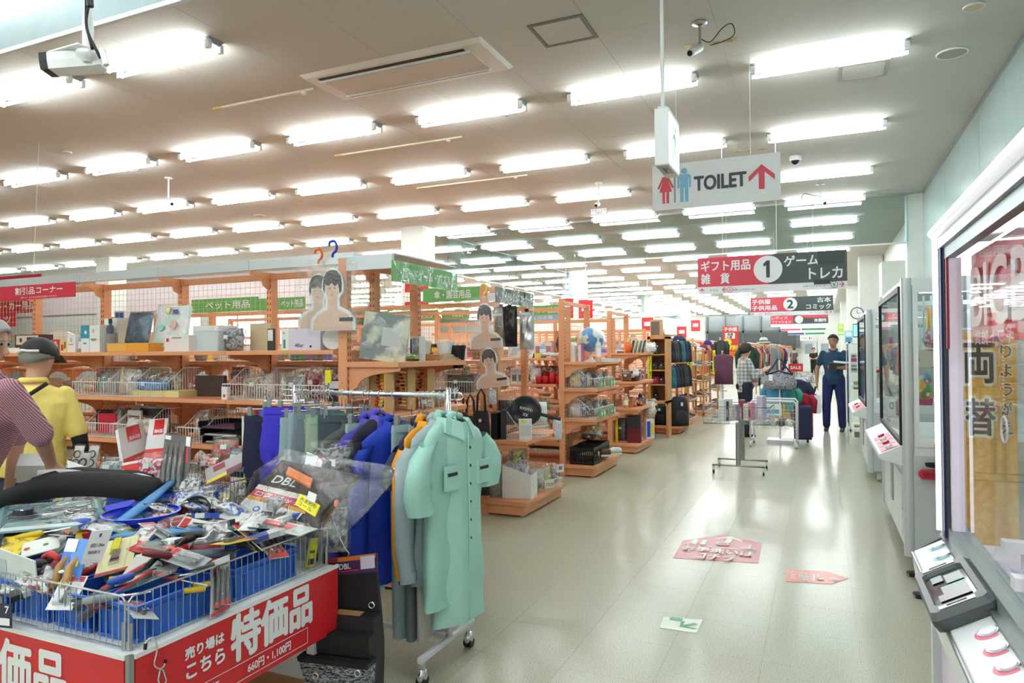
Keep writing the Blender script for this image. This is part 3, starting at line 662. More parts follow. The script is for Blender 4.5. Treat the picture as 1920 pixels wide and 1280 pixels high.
def gondola(lab, x1, n, yf, zs, ztop=2.12, bay=.955, depth=.455, back_z=None, mesh=True, slots=True, hdr=False, nm='gondola_shelf', wood=ORANGE, both=True):
    """double-sided shelving row running along X: right end x1, n bays to the left, front edge at yf"""
    yc = yf+depth+.01; o = T(nm, lab, 'shelving', (x1-n*bay/2, yc, 0))
    for i in range(n+1):
        x = x1-i*bay; b, s = post_mesh(ztop, slots); mt = Matrix.Translation((x, yc, 0)); b.xf(mt).build('upright', wood, o, W=True)
        if slots: s.xf(mt).build('upright_slots', SLOT, o, W=True)['kind'] = 'stuff'
        for sg in ((-1, 1) if both else (-1,)):
            for z in (zs if sg < 0 else (back_z or zs)): bracket(x, yc+sg*.03, z-.03, 'y', sg, depth-.05).build('bracket', wood, o, W=True)
        if hdr: bracket(x, yc-.03, ztop, 'y', -1, .2, .1).build('bracket', wood, o, W=True)
    for i in range(n):
        a, c = x1-(i+1)*bay, x1-i*bay
        for sg in ((-1, 1) if both else (-1,)):
            e = yf if sg < 0 else yc+depth+.01
            y0, y1 = min(yc, e), max(yc, e)
            for z in (zs if sg < 0 else (back_z or zs)): MB().box(a+.002, c-.002, y0+.03*(sg > 0), y1-.03*(sg < 0), z-.03, z).build('shelf_board', wood, o, W=True, bevel=.003)
            MB().box(a+.002, c-.002, y0+.03*(sg > 0), y1-.03*(sg < 0), .05, .14).build('base_deck', wood, o, W=True, bevel=.003)
        MB().box(a+.024, c-.024, yc-.02, yc+.02, ztop-.05, ztop-.005).build('top_beam', wood, o, W=True)
        if mesh: mesh_back(a+.02, c-.02, .15, ztop-.05, 'x', yc).build('mesh_panel', MESHW, o, W=True)
        if hdr: MB().box(a+.002, c-.002, yc-.24, yc-.2, ztop+.0, ztop+.075).build('header_strip', M((226, 232, 236), .2, .3), o, W=True)
    return o
def endcap(lab, y0, y1, zs, ztop=2.12, xb=-2.86, xf=-2.43, mesh=True, base=True, midpost=False):
    """end unit facing the aisle (+X)"""
    o = T('end_shelf_unit', lab, 'shelving', ((xb+xf)/2, (y0+y1)/2, 0))
    for i, y in enumerate((y0+.03, y1-.03)):
        MB().box(xb-.035, xb+.035, y-.026, y+.026, 0, ztop).build('upright', ORANGE, o, W=True, bevel=.003)
        s = MB(); z = .22
        while z < ztop-.05:
            s.box(xb+.034, xb+.0362, y-.014, y-.008, z, z+.022).box(xb+.034, xb+.0362, y+.008, y+.014, z, z+.022); z += .045
        for z in (1.0, 1.6, .5, 1.3, 1.97): s.box(xb-.003, xb+.003, y-.0272, y-.0255, z, z+.006)
        s.build('upright_slots', SLOT, o, W=True)['kind'] = 'stuff'
        for z in zs: bracket(xb+.035, y, z-.035, 'x', 1, xf-xb-.04).build('bracket', ORANGE, o, W=True)
    for z in zs: MB().box(xb+.02, xf, y0+.005, y1-.005, z-.035, z).build('shelf_board', ORANGE, o, W=True, bevel=.003)
    if base: MB().box(xb-.04, xf, y0, y1, .10, .14).build('base_deck', ORANGE, o, W=True, bevel=.003); MB().box(xb-.04, xf-.035, y0+.02, y1-.02, .015, .10).build('kick_plate', ORANGE, o, W=True); MB().cyl((xf-.07, y0+.05, 0), (xf-.07, y0+.05, .015), .015).cyl((xb, y0+.05, 0), (xb, y0+.05, .015), .015).cyl((xf-.07, y1-.05, 0), (xf-.07, y1-.05, .015), .015).cyl((xb, y1-.05, 0), (xb, y1-.05, .015), .015).build('levelling_feet', STEEL, o, W=True)
    MB().box(xb-.02, xb+.02, y0+.05, y1-.05, ztop-.05, ztop-.005).build('top_beam', ORANGE, o, W=True)
    if mesh: mesh_back(y0+.04, y1-.04, .15, ztop-.05, 'y', xb).build('mesh_panel', MESHW, o, W=True)
    return o
ZR1 = [1.52, 1.17, .84, .5]
gondola('orange shelving row behind the clothes rack, holding household goods', -2.93, 7, 3.69, ZR1, hdr=True, back_z=[1.44, 1.1, .78, .45])
gondola('orange shelving row seen through the mesh, second from the front', -2.93, 6, 5.75, [1.42, 1.1, .78, .45], 2.0)
gondola('orange shelving row with red cups, third from the front', -2.93, 6, 7.87, [1.42, 1.10, .78, .45], 2.06, slots=False)
gondola('orange shelving row, fourth from the front', -2.93, 7, 9.97, [1.44, 1.08, .74, .42], 2.0, slots=False)
gondola('orange shelving row, fifth from the front', -2.95, 8, 12.1, [1.42, 1.08, .74, .42], 1.9, slots=False, mesh=False)
gondola('orange shelving row, sixth from the front', -3.1, 9, 14.5, [1.42, 1.08, .74, .42], 1.95, slots=False, mesh=False)
gondola('orange shelving row on the far left, third aisle back', -9.6, 7, 7.2, [1.3, .9, .5], 1.85, slots=False, mesh=False)
gondola('orange shelving row on the far left, deeper in the store', -10.6, 8, 10.4, [1.3, .9, .5], 1.85, slots=False, mesh=False)
endcap('orange end unit beside the clothes rack with records and flower pots', 3.69, 4.62, [1.44, 1.11, .78, .45])
endcap('orange end unit with hanging portrait packs and a frying pan', 5.76, 6.78, [.69])
endcap('orange end unit with the globe on its top shelf', 7.88, 8.92, [1.37, 1.05, .69])
endcap('orange end unit with pots and a red box, behind the globe unit', 9.95, 10.98, [1.47, 1.05, .66], 2.1)
# silver canopy return + green header of the first end unit
o = T('header_canopy', 'silver header canopy on top of the first end unit', 'canopy', (-2.64, 3.75, 2.06))
MB().box(-2.8, -2.45, 3.66, 3.685, 2.03, 2.12).build('front_return', M((214, 220, 224), .2, .3), o, W=True); MB().box(-2.84, -2.45, 3.69, 4.5, 2.122, 2.13).build('top_plate', WHITE, o, W=True)
GR = M((112, 178, 96), .35, name='sign_green'); GRT = M((226, 240, 222), .4)
def xsign(lab, px0, px1, x, st, mat, gloss=.25):       # sign facing the aisle (+X); px0 = near top corner, px1 = far bottom corner
    a, b_ = atx(*px0, x), atx(*px1, x); o = T('header_sign', lab, 'sign', (x, (a.y+b_.y)/2, b_.z)); z0, z1 = a.z-.13, a.z
    MB().box(x-.006, x, a.y, b_.y, z0, z1).build('board', mat, o, W=True); L_ = b_.y-a.y
    art(o, (x, a.y, z0), (0, 1, 0), (0, 0, 1), [('t', st, L_*.14, .03, L_*.88, .10, GRT, .02)])
    f = MB()
    for i in range(8):
        f.quad((x+.004, a.y+L_*i/8, z0-.005), (x+.004+.01*math.sin(i+1), a.y+L_*(i+1)/8, z0-.005), (x+.004+.012*math.cos(i*2.1), a.y+L_*(i+1)/8, z1+.004), (x+.004+.012*math.cos((i-1)*2.1), a.y+L_*i/8, z1+.004))
    f.build('clear_sleeve', FILM, o, W=True); return o
xsign('green header sign reading board games and puzzles on the first end unit', (735, 487), (858, 533), -2.43, 'ボードゲーム・パズル', GR)
a = atx(930, 536, -2.43)
o = xsign('dark grey header sign for idol goods on the second end unit', (930, 537), (1000, 571), -2.43, 'アイドルグッズコーナー', M((84, 92, 88), .35))
MB().box(-2.8, -2.43, 5.735, 5.755, 1.97, 2.04).build('canopy_return', WHITE, T('header_canopy', 'silver header canopy on the idol goods end unit', 'canopy', (-2.63, 5.77, 2.0)), W=True)
def ysign(nm, lab, x0, x1, y, z0, z1, st, mat, tf=(.2, .8), sub=None, wire=False, th=(.22, .78)):
    o = T(nm, lab, 'sign', ((x0+x1)/2, y, z0)); MB().box(x0, x1, y, y+.008, z0, z1).build('board', mat, o, W=True); w_, h = x1-x0, z1-z0
    it = [('t', st, w_*tf[0], h*th[0], w_*tf[1], h*th[1], M((238, 242, 236), .4), .02)]
    if sub: it.append(('t', sub, w_*.3, h*.08, w_*.78, h*.2, M((238, 242, 236), .4), .01))
    art(o, (x0, y, z0), U, W3, it, z0=.003)
    if wire:
        for q in (x0+.1*w_, x1-.1*w_): MB().cyl((q, y, z1), (q+.1, y, CEIL), .003, 4).build('hanging_wire', WHITE, o, W=True)
    return o
def ys(nm, lab, p0, p1, y, st, mat, **k):
    a, b_ = aty(*p0, y), aty(*p1, y); return ysign(nm, lab, a.x, b_.x, y, b_.z, a.z, st, mat, **k)
ys('header_sign', 'red discount corner sign at the left edge above the shelves', (0, 538), (140, 556), 3.58, '割引品コーナー', M((216, 54, 74), .4), sub='値札シールのある商品が対象となります', th=(.35, .85), tf=(.22, .85))
ys('header_sign', 'red sundries sign behind the discount corner sign', (-60, 524), (77, 548), 5.4, '雑 　貨', M((208, 48, 68), .4), tf=(.55, .9), wire=True)
ys('header_sign', 'red and white banner seen through the mesh at the left edge', (-70, 566), (68, 585), 6.6, 'ペット・カー用品', M((205, 42, 58), .4), tf=(.3, .98))
o = ys('poster', 'red poster with a white ring logo seen through mesh at the left edge', (0, 588), (29, 612), 6.0, 'ッ', M((206, 44, 58), .4), tf=(.3, .7))
ys('header_sign', 'long green pet supplies header sign seen through the first row', (359, 562), (484, 582), 6.21, 'ペット用品', GR, tf=(.22, .88))
ys('header_sign', 'second shorter green pet supplies header sign to its right', (485, 560), (572, 579), 6.22, 'ペット用品', GR, tf=(.5, .96))
ys('header_sign', 'green umbrella and gardening header sign beside the portrait packs', (793, 541), (906, 563), 6.1, '傘・園芸用品', GR, tf=(.2, .8))
ys('header_sign', 'green photo frame header sign behind the first end unit mesh', (718, 585), (822, 600), 8.6, 'フォトフレーム・防犯雑貨', GR, tf=(.1, .9))
ys('header_sign', 'green clock header sign left of the portrait packs', (828, 582), (880, 597), 8.6, '時計・', GR, tf=(.4, .95))
ys('header_sign', 'green interior goods header sign behind the black foil bags', (966, 574), (1052, 590), 8.65, 'インテリア雑貨', GR, tf=(.1, .95))
ys('header_sign', 'pale blue strip sign under the interior goods sign', (985, 591), (1050, 600), 8.62, '生活家電', M((150, 190, 220), .4))
for i, (p0, p1, l) in enumerate((((759, 521), (803, 546), 'upper'), ((759, 566), (803, 577), 'lower'))):
    ys('poster', 'red hanging poster behind the posts of the first end unit, %s piece' % l, p0, p1, 8.2, '特', M((224, 60, 52), .4), tf=(.3, .7))
# ---------------------------------------------------------------- goods
PAL = {'white': (236, 236, 232), 'black': (26, 26, 30), 'silver': (186, 190, 194), 'blue': (60, 110, 190), 'red': (196, 36, 44), 'brown': (112, 74, 52), 'beige': (206, 186, 150), 'pink': (226, 150, 170), 'green': (90, 150, 90), 'yellow': (232, 200, 60), 'navy': (32, 38, 80), 'teal': (60, 150, 160), 'orange': (232, 120, 50), 'purple': (120, 90, 160), 'grey': (130, 132, 134), 'cream': (232, 224, 200), 'maroon': (110, 32, 44)}
def scl(items, w_, h):
    out = []
    for it in items:
        if it[0] == 'r': out.append(('r', it[1]*w_, it[2]*h, it[3]*w_, it[4]*h)+tuple(it[5:]))
        elif it[0] == 't': out.append(('t', it[1], it[2]*w_, it[3]*h, it[4]*w_, it[5]*h)+tuple(it[6:]))
        elif it[0] == 'c': out.append(('c', it[1]*w_, it[2]*h, it[3]*min(w_, h))+tuple(it[4:]))
        else: out.append((it[0], [(p*w_, q*h) for p, q in it[1]])+tuple(it[2:]))
    return out
def carton(lab, cat, w_, d, h, col, loc, rz=0, prints=(), nm='carton'):
    o = T(nm, lab, cat, loc, rz); mt = M(col, .45)
    MB().box(-w_/2, w_/2, -d/2, d/2, 0, h).build('carton_body', mt, o, bevel=.002)
    MB().box(-w_/2+.002, w_/2-.002, -.002, .002, h, h+.001).build('lid_seam', M(tuple(int(v*.8) for v in col), .5), o)
    if prints: art(o, (-w_/2, -d/2, 0), U, W3, scl(prints, w_, h), W=False)
    return o
def lumps(lab, cat, col, loc, w_, h, t, rz=0, rx=0, seed=0, c2=None, nm='bagged_goods', film=True):
    o = T(nm, lab, cat, loc, rot=(rx, 0, rz)); mt = M(col, .5, kind='blotch', c2=c2 or tuple(min(255, int(v*1.5+30)) for v in col), sc=9/max(w_, .1))
    MB().pillow(w_*.86, h*.84, t*.8, 7, .5, seed).build('contents', mt, o, smooth=True)
    if film: MB().pillow(w_, h, t, 9, .55, seed+1).build('clear_bag', FILM, o, smooth=True)
    MB().box(-.02, .02, -t/2-.004, -t/2-.002, h*.45, h*.45+.03).build('price_label', WHITE, o)
    return o
def wire_basket(lab, loc, w_=.42, d=.4, hb=.26, hf=.13, rz=0, mat=WIREW, nm='wire_basket', pitch=.025, group=None):
    """open shelf basket: tall back, low front, slanted side rims"""
    o = T(nm, lab, 'basket', loc, rz, group); a = MB(); b = MB(); x = w_/2; r = .0021
    rim = [(-x, -d/2, hf), (x, -d/2, hf), (x, -d/2+.06, hf), (x, 0.02, hb), (x, d/2, hb), (-x, d/2, hb), (-x, 0.02, hb), (-x, -d/2+.06, hf)]
    b.tube(rim, .0038, 5, closed=True)
    b.tube([(-x, -d/2, 0.003), (x, -d/2, 0.003), (x, d/2, 0.003), (-x, d/2, 0.003)], .0034, 5, closed=True)
    b.build('rim_wire', mat, o)
    n = int(w_/pitch)
    for i in range(n+1): q = -x+w_*i/n; a.tube([(q, -d/2, hf), (q, -d/2, .003), (q, d/2, .003), (q, d/2, hb)], r, 3, cap=False)
    n = int(d/pitch)
    for i in range(n+1):
        q = -d/2+d*i/n; zt = hf if q < -d/2+.06 else (hb if q > .02 else hf+(hb-hf)*(q+d/2-.06)/(d/2-.04))
        for s in (-x, x): a.tube([(s, q, .003), (s, q, zt)], r, 3, cap=False)
    for k in range(3): a.tube([(-x, -d/2+d*(k+1)/4, .002), (x, -d/2+d*(k+1)/4, .002)], r, 3, cap=False)
    a.build('wire_grid', mat, o); return o
def pot(lab, loc, r, h, col, nm='flower_pot'):
    o = T(nm, lab, 'pot', loc); MB().lathe([(r*.72, 0), (r, h*.85), (r*1.08, h*.86), (r*1.08, h), (r*.98, h), (r*.95, h*.86), (r*.7, h*.1), (.001, h*.1)], n=20).build('pot_wall', M(col, .5), o, smooth=False)
    MB().lathe([(r*.74, 0), (r*.74, .006), (.001, .006)], n=20).build('pot_base', M(tuple(int(v*.9) for v in col), .5), o); return o
def bottle(lab, loc, r, h, col, cap=(240, 240, 240), nm='bottle', cat='bottle'):
    o = T(nm, lab, cat, loc); MB().lathe([(.001, 0), (r, .002), (r, h*.7), (r*.8, h*.78), (r*.4, h*.82), (r*.4, h*.88)], n=14).build('bottle_body', M(col, .3), o, smooth=True)
    MB().lathe([(r*.5, h*.86), (r*.5, h), (.001, h)], n=12).build('cap', M(cap, .4), o)
    MB().lathe([(r*1.01, h*.2), (r*1.01, h*.55)], n=14).build('label_band', M(tuple(min(255, v+60) for v in col), .5), o); return o
def cup(lab, loc, r, h, col, nm='cup', cat='cup'):
    o = T(nm, lab, cat, loc); MB().lathe([(.001, .002), (r*.8, 0), (r, h*.5), (r, h), (r*.92, h), (r*.9, h*.1), (.001, h*.1)], n=14).build('cup_wall', M(col, .4), o, smooth=True)
    MB().tube([(r*.95, 0, h*.8), (r*1.45, 0, h*.72), (r*1.45, 0, h*.38), (r*.95, 0, h*.28)], h*.06, 6).build('handle', M(col, .4), o, smooth=True); return o
def bookset(lab, cat, loc, w_, d, h, col, lean=0, rz=0, nm='book', c2=None):
    o = T(nm, lab, cat, loc, rot=(0, lean, rz)); MB().box(0, w_, -d/2, d/2, 0, h).build('cover', M(col, .4), o, bevel=.0015); MB().box(.003, w_-.003, -d/2-.0008, d/2-.004, .004, h+.0008).build('page_block', M((236, 232, 220), .8), o)
    MB().box(w_*.1, w_*.9, -d/2-.0016, -d/2-.0002, h*.25, h*.75).build('spine_label', M(c2 or (230, 228, 220), .5), o); return o
kinds_used = {}
def filler(kind, cn, loc, where, sc=1.0, rz=0.0, seed=0):
    col = PAL[cn]; r = random.Random(seed*7+3); v = lambda a, b: r.uniform(a, b)*sc
    if kind == 'box': 
        w_, d, h = v(.08, .2), v(.08, .2), v(.06, .2); c3 = PAL[r.choice(['white', 'red', 'yellow', 'blue', 'black'])]
        return carton('%s carton %s' % (cn, where), 'box', w_, d, h, col, loc, rz, [('r', .12, .35, .88, .75, M(c3, .5)), ('r', .2, .1, .6, .18, M(PAL['grey'], .5))])
    if kind == 'bag': return lumps('%s bagged item %s' % (cn, where), 'bag', col, loc, v(.14, .26), v(.12, .22), v(.07, .12), rz, r.uniform(-.5, .2), seed, PAL[r.choice(['white', 'grey', 'brown', 'black', 'beige'])], 'plastic_bag_pack')
    if kind == 'pot': return pot('%s bowl %s' % (cn, where), loc, v(.05, .09), v(.07, .12), col, 'bowl')
    if kind == 'bottle': return bottle('%s bottle %s' % (cn, where), loc, v(.025, .045), v(.14, .24), col)
    if kind == 'cup': return cup('%s mug %s' % (cn, where), loc, v(.03, .045), v(.07, .11), col, 'mug')
    if kind == 'book': return bookset('%s upright case %s' % (cn, where), 'case', loc, v(.015, .04), v(.14, .2), v(.18, .26), col, r.uniform(-.15, .25), rz, 'upright_case', PAL[r.choice(['white', 'yellow', 'pink', 'silver'])])
    if kind == 'flat': 
        o = T('flat_pack', '%s flat pack lying %s' % (cn, where), 'package', loc, rz); w_, d, h = v(.16, .3), v(.14, .25), v(.012, .04)
        MB().box(-w_/2, w_/2, -d/2, d/2, 0, h).build('tray', M(col, .5), o, bevel=.002); MB().pillow(w_*.95, d*.9, .02, 6, .5, seed).xf(Matrix.Translation((0, -d/2, h+.004)) @ Matrix.Rotation(-PI/2, 4, 'X')).build('clear_wrap', FILM, o, smooth=True); return o
    if kind == 'shoe':
        o = T('shoe', '%s shoe %s' % (cn, where), 'shoe', loc, rz); rg = []
        for t in range(9):
            q = t/8; y = (q-.5)*.27; ww = (.032, .038, .036, .035, .038, .044, .047, .04, .016)[t]; hh = (.06, .075, .08, .078, .066, .05, .042, .036, .02)[t]
            rg.append([(ww*math.cos(a), y, .02+hh*(.5+.5*math.sin(a))) for a in [2*PI*k/10 for k in range(10)]])
        MB().loft(rg).build('upper', M(col, .5), o, smooth=True)
        b = MB(); lo = [(x*1.04, y*1.03, 0) for x, y in [(-.03, -.135), (.03, -.135), (.036, 0), (.047, .06), (.03, .12), (0, .138), (-.03, .12), (-.045, .06), (-.034, 0)]]; b.prismpts(lo, [(x, y, .022) for x, y, _ in lo]).build('sole', M((232, 230, 224) if cn != 'beige' else (120, 80, 50), .5), o)
        MB().lathe([(.03, 0), (.026, .004)], (0, -.07, .098), 10).build('collar_opening', M((30, 28, 28), .7), o); return o
    if kind == 'roll':
        o = T('rolled_pack', '%s rolled pack %s' % (cn, where), 'roll', (loc[0], loc[1], loc[2]+.04*sc), rz); L_ = v(.18, .28)
        MB().cyl((-L_/2, 0, 0), (L_/2, 0, 0), .038*sc, 14).build('roll_body', M(col, .5), o, smooth=False); MB().cyl((-L_*.2, 0, 0), (L_*.2, 0, 0), .0395*sc, 14).build('wrapper', M(PAL['white'], .4), o); return o
def fill(x0, x1, y, z, where, kinds, cols, step=.16, seed=0, axis='x', dy=.06, sc=1.0, rz=0):
    r = random.Random(seed); q = x0; n = 0
    while q < x1:
        k = r.choice(kinds); cn = r.choice(cols); yy = y+r.uniform(-dy, dy); n += 1
        loc = (q, yy, z) if axis == 'x' else (yy, q, z)
        filler(k, cn, loc, '%s along, %s' % (nth(n), where), sc*r.uniform(.85, 1.1), rz+r.uniform(-.3, .3), seed*31+n)
        q += step*sc*r.uniform(.75, 1.25)
# ---------------------------------------------------------------- goods on the first row (front face y 3.69-4.1)
def ibox(lab, px0, px1, pyt, y, z, dep, col, prints=(), cat='box', nm='carton', rz=0):
    a, b_ = aty(px0, pyt, y), aty(px1, pyt, y); h = max(.02, (a.z+b_.z)/2-z)
    return carton(lab, cat, b_.x-a.x, dep, h, col, ((a.x+b_.x)/2, y+dep/2, z), rz, prints, nm)
GY = M((120, 122, 124), .5); RD2 = M((204, 52, 66), .5)
y1 = 3.76; z1 = 1.52
ibox('white flat tray at the left end of the top shelf', 0, 60, 652, y1, z1, .2, (240, 240, 236), nm='tray', cat='tray')
ibox('brown box with a cream picture panel behind the black cap', 28, 74, 627, y1+.1, z1, .12, (86, 60, 48), [('r', .06, .45, .96, .95, M((226, 214, 190), .5)), ('c', .25, .7, .12, M((120, 60, 50), .5)), ('r', .5, .6, .85, .85, M((60, 56, 56), .5))])
ibox('long black box on the top shelf beside the cap', 74, 97, 638, y1+.08, z1, .12, (40, 34, 34))
ibox('small red gift box with white figures', 97, 112, 636, y1, z1, .08, (200, 66, 84), [('r', .25, .1, .75, .6, M((236, 226, 214), .5)), ('c', .5, .72, .16, M((240, 200, 170), .5))])
ibox('small cream patterned box right of the red gift box', 112, 126, 636, y1, z1, .08, (230, 206, 130), [('r', .2, .15, .5, .6, RD2), ('r', .6, .3, .8, .8, M((150, 110, 60), .5))])
ibox('white lotion box with a red ring mark', 126, 141, 627, y1, z1, .07, (242, 240, 240), [('c', .5, .7, .14, RD2), ('c', .5, .7, .1, WHITE), ('r', .2, .42, .8, .46, GY)])
bottle('pale pink pump bottle between white boxes', ((aty(146, 640, y1).x), y1+.04, z1), .03, .16, (176, 170, 180), (60, 60, 64))
ibox('tall teal and white cosmetic box', 152, 167, 610, y1, z1, .08, (236, 242, 242), [('r', 0, .52, 1, 1, M((54, 160, 178), .4)), ('r', .3, .3, .7, .36, M((60, 170, 170), .4)), ('c', .6, .74, .16, WHITE)])
ibox('tall white cosmetic box with a red ring mark', 168, 187, 609, y1, z1, .09, (243, 243, 241), [('c', .35, .78, .1, RD2), ('c', .35, .78, .07, WHITE), ('r', .15, .46, .7, .49, GY), ('r', .2, .42, .6, .44, GY)])
bottle('slim dark spray can on the top shelf', (aty(196, 640, y1).x, y1+.05, z1), .028, .27, (84, 86, 96), (40, 40, 44))
ibox('grey cylinder box wrapped in a white paper bag', 195, 222, 596, y1+.1, z1, .13, (200, 200, 190), [('r', .05, .55, .95, .98, WHITE)])
ibox('blue and white lettered box standing behind the grey wrapped one', 214, 234, 582, 4.3, 1.44, .06, (232, 236, 240), [('r', .08, .5, .92, .97, M((44, 92, 170), .4)), ('r', .2, .15, .8, .4, M((60, 100, 170), .4))])
ibox('flat orange box lying below the navy shirt pack', 200, 278, 643, y1, z1, .14, (236, 168, 60), [('r', .01, .1, .48, .9, M((240, 190, 90), .4))])
def film_pack(lab, px0, px1, pt, pb, y, col, c2=None, rx=-.2, seed=3, nm='clothing_pack', cat='package', kind='blotch', ry=0):
    a, b_ = aty(px0, pt, y), aty(px1, pb, y); w_, h = b_.x-a.x, a.z-b_.z
    o = T(nm, lab, cat, ((a.x+b_.x)/2, y, b_.z), rot=(rx, ry, 0))
    MB().rbox(-w_*.43, w_*.43, -.012, .012, .005, h*.95, .02, 'y').build('folded_content', M(col, .6, kind=kind, c2=c2 or tuple(int(v*.6) for v in col), sc=6), o)
    MB().pillow(w_, h, .05, 10, .7, seed).build('clear_bag', FILM, o, smooth=True); return o, w_, h
film_pack('navy shirt in clear film leaning on the top shelf', 232, 280, 583, 644, 3.86, (44, 62, 84), (70, 100, 130))
o, w_, h = film_pack('clear zip bag with pastel toys and rattles', 281, 351, 569, 652, 3.9, (214, 232, 228), (240, 240, 238))
art(o, (-w_/2, -.03, 0), U, W3, [('c', w_*.4, h*.85, .03, M((230, 220, 90), .4)), ('c', w_*.4, h*.85, .018, WHITE), ('r', w_*.55, h*.75, w_*.68, h*.85, M((90, 80, 170), .4)), ('c', w_*.3, h*.45, .028, M((150, 220, 210), .4)), ('c', w_*.62, h*.5, .035, M((236, 190, 190), .4))], W=False)
ibox('white tapered box with a red ring in front of the zip bag', 309, 354, 628, 3.74, z1, .1, (244, 236, 232), [('c', .12, .7, .12, RD2), ('r', .3, .8, .7, .86, GY)])
a, b_ = aty(360, 617, 3.8), aty(408, 617, 3.8); w_ = b_.x-a.x
o = T('storage_box', 'clear plastic storage box with a white rounded lid', 'box', ((a.x+b_.x)/2, 3.9, z1))
MB().rbox(-w_/2, w_/2, -.1, .1, 0, .15, .015).build('container', M((210, 222, 228), .15), o); MB().rbox(-w_/2-.005, w_/2+.005, -.105, .105, .15, .19, .03).build('lid', WHITE, o)
lumps('grey pet carrier hood in a clear bag', 'bag', (96, 98, 104), (aty(437, 640, 3.9).x, 3.9, z1), .24, .2, .14, seed=5, nm='bagged_goods')
ibox('plain brown cardboard sheet box behind the carrier', 469, 508, 606, 4.0, z1, .04, (208, 190, 158))
ibox('small white photo frame with dark base by the post', 501, 513, 616, 3.86, z1, .02, (60, 60, 62), [('r', .1, .45, .9, .95, WHITE)], nm='photo_frame', cat='frame')
ibox('slim white bottle box with green leaf print', 527, 541, 616, 3.8, z1, .06, (240, 244, 238), [('r', .3, .1, .6, .5, M((70, 160, 150), .4)), ('c', .4, .8, .12, M((150, 190, 90), .4))])
ibox('white and lavender box reading 4Bar', 541, 601, 617, 3.78, z1, .12, (226, 222, 240), [('t', '4Bar', .2, .15, .48, .32, M((60, 60, 120), .5), .02), ('c', .7, .18, .06, BLACK)])
x = aty(622, 640, 3.8).x; o = T('drum_canister', 'white round canister lying beside the end post', 'canister', (x, 3.86, z1+.075), rz=.35)
MB().lathe([(.001, -.09), (.075, -.09), (.075, .09), (.001, .09)], n=24, ax='y').build('canister_side', M((214, 206, 204), .4), o); MB().lathe([(.001, -.094), (.07, -.094), (.07, -.09)], n=24, ax='y').build('face_disc', WHITE, o)
# white arched rack behind
a, b_ = aty(88, 628, 4.5), aty(146, 603, 4.5); o = T('dish_rack', 'white scalloped plastic rack seen behind the mesh', 'rack', ((a.x+b_.x)/2, 4.5, 1.44)); w_ = (b_.x-a.x)/2
MB().slab((0, 0, 0), U, W3, [(-w_, 0), (w_, 0), (w_, .22)]+[(w_*math.cos(t*PI/10), .2+.1*math.sin(t*PI/10)) for t in range(1, 10)]+[(-w_, .12)], 0, .03).build('rack_panel', M((232, 232, 222), .5), o)
for k in range(5): MB().lathe([(.014, -.002), (.014, .0)], (-w_*.7+k*w_*.35, 0, .2+.03*math.sin(k)), 10, cap=True, ax='y').build('hole', M((120, 120, 116), .6), o)
bottle('black cylindrical coffee maker behind the mesh', (aty(184, 600, 4.45).x, 4.45, 1.44), .05, .3, (26, 24, 26), (30, 30, 30))
# hanging portrait cut-outs (plain generic portraits)
SKIN = M((226, 190, 168), .5); HAIR = M((44, 38, 40), .5); LIP = M((196, 96, 92), .5)
def portrait(lab, o0, u, v, w_, h, hook=None, tilt=0, hair=HAIR):
    o = T('portrait_cutout', lab, 'portrait', tuple(o0)); u, v = V(u), V(v)
    def pts(s, hs): 
        p = [(-.5*s, 0), (.5*s, 0), (.5*s, .17), (.36*s, .3), (.16*s, .38), (.15*s, .5)]
        p += [(.245*hs*math.cos(t*PI/8-.3), .68+.30*hs*math.sin(t*PI/8-.3)) for t in range(0, 10)]
        return p+[(-.15*s, .5), (-.16*s, .38), (-.36*s, .3), (-.5*s, .17)]
    W_ = lambda q: [(a*w_, b*h) for a, b in q]
    MB().slab((0, 0, 0), u, v, W_(pts(1, 1)), -.012, 0).build('white_board', WHITE, o)
    skin = [(-.44, .01), (.44, .01), (.43, .15), (.33, .25), (.11, .33), (.1, .5), (.15, .6), (.155, .75), (.1, .86), (-.1, .86), (-.155, .75), (-.15, .6), (-.1, .5), (-.11, .33), (-.33, .25), (-.43, .15)]
    hr = [(-.185, .58), (-.15, .72), (-.08, .7), (-.02, .75), (.06, .69), (.13, .73), (.165, .57), (.2, .6), (.215, .72), (.19, .85), (.1, .93), (-.02, .95), (-.13, .92), (-.2, .83), (-.22, .68)]
    e = lambda cx, cy, a, b: [(cx+a*math.cos(t*PI/5), cy+b*math.sin(t*PI/5)) for t in range(10)]
    art(o, (0, 0, 0), u, v, [('p', W_(skin), SKIN, 'printed_face'), ('p', W_(hr[::-1]), hair, 'printed_hair'), ('p', W_(e(-.06, .66, .022, .008)), HAIR, 'printed_eye'), ('p', W_(e(.06, .66, .022, .008)), HAIR, 'printed_eye'), ('p', W_(e(0, .61, .012, .02)), M((214, 170, 148), .5), 'printed_nose'), ('p', W_(e(0, .555, .035, .011)), LIP, 'printed_mouth'), ('r', .16*w_, .14*h, .46*w_, .2*h, M((30, 28, 30), .5), 'printed_caption')], W=False)
    b = MB().pillow(w_*1.15, h*1.2, .03, 10, .6, len(lab)); nn = u.cross(v)
    for i, p in enumerate(b.v): b.v[i] = u*p.x+v*(p.z-.03)+nn*(.004-p.y*.5)
    b.build('clear_bag', FILM, o, smooth=True)
    if hook: MB().tube(cr([V((0, 0, 0))+v*h*k+u*dx*w_ for k, dx in ((1.14, 0), (1.2, .02), (1.24, .08), (1.32, .1), (1.39, .04), (1.38, -.05), (1.32, -.07))]), .009, 8).build('hook', M(hook, .35), o, smooth=True)
    return o
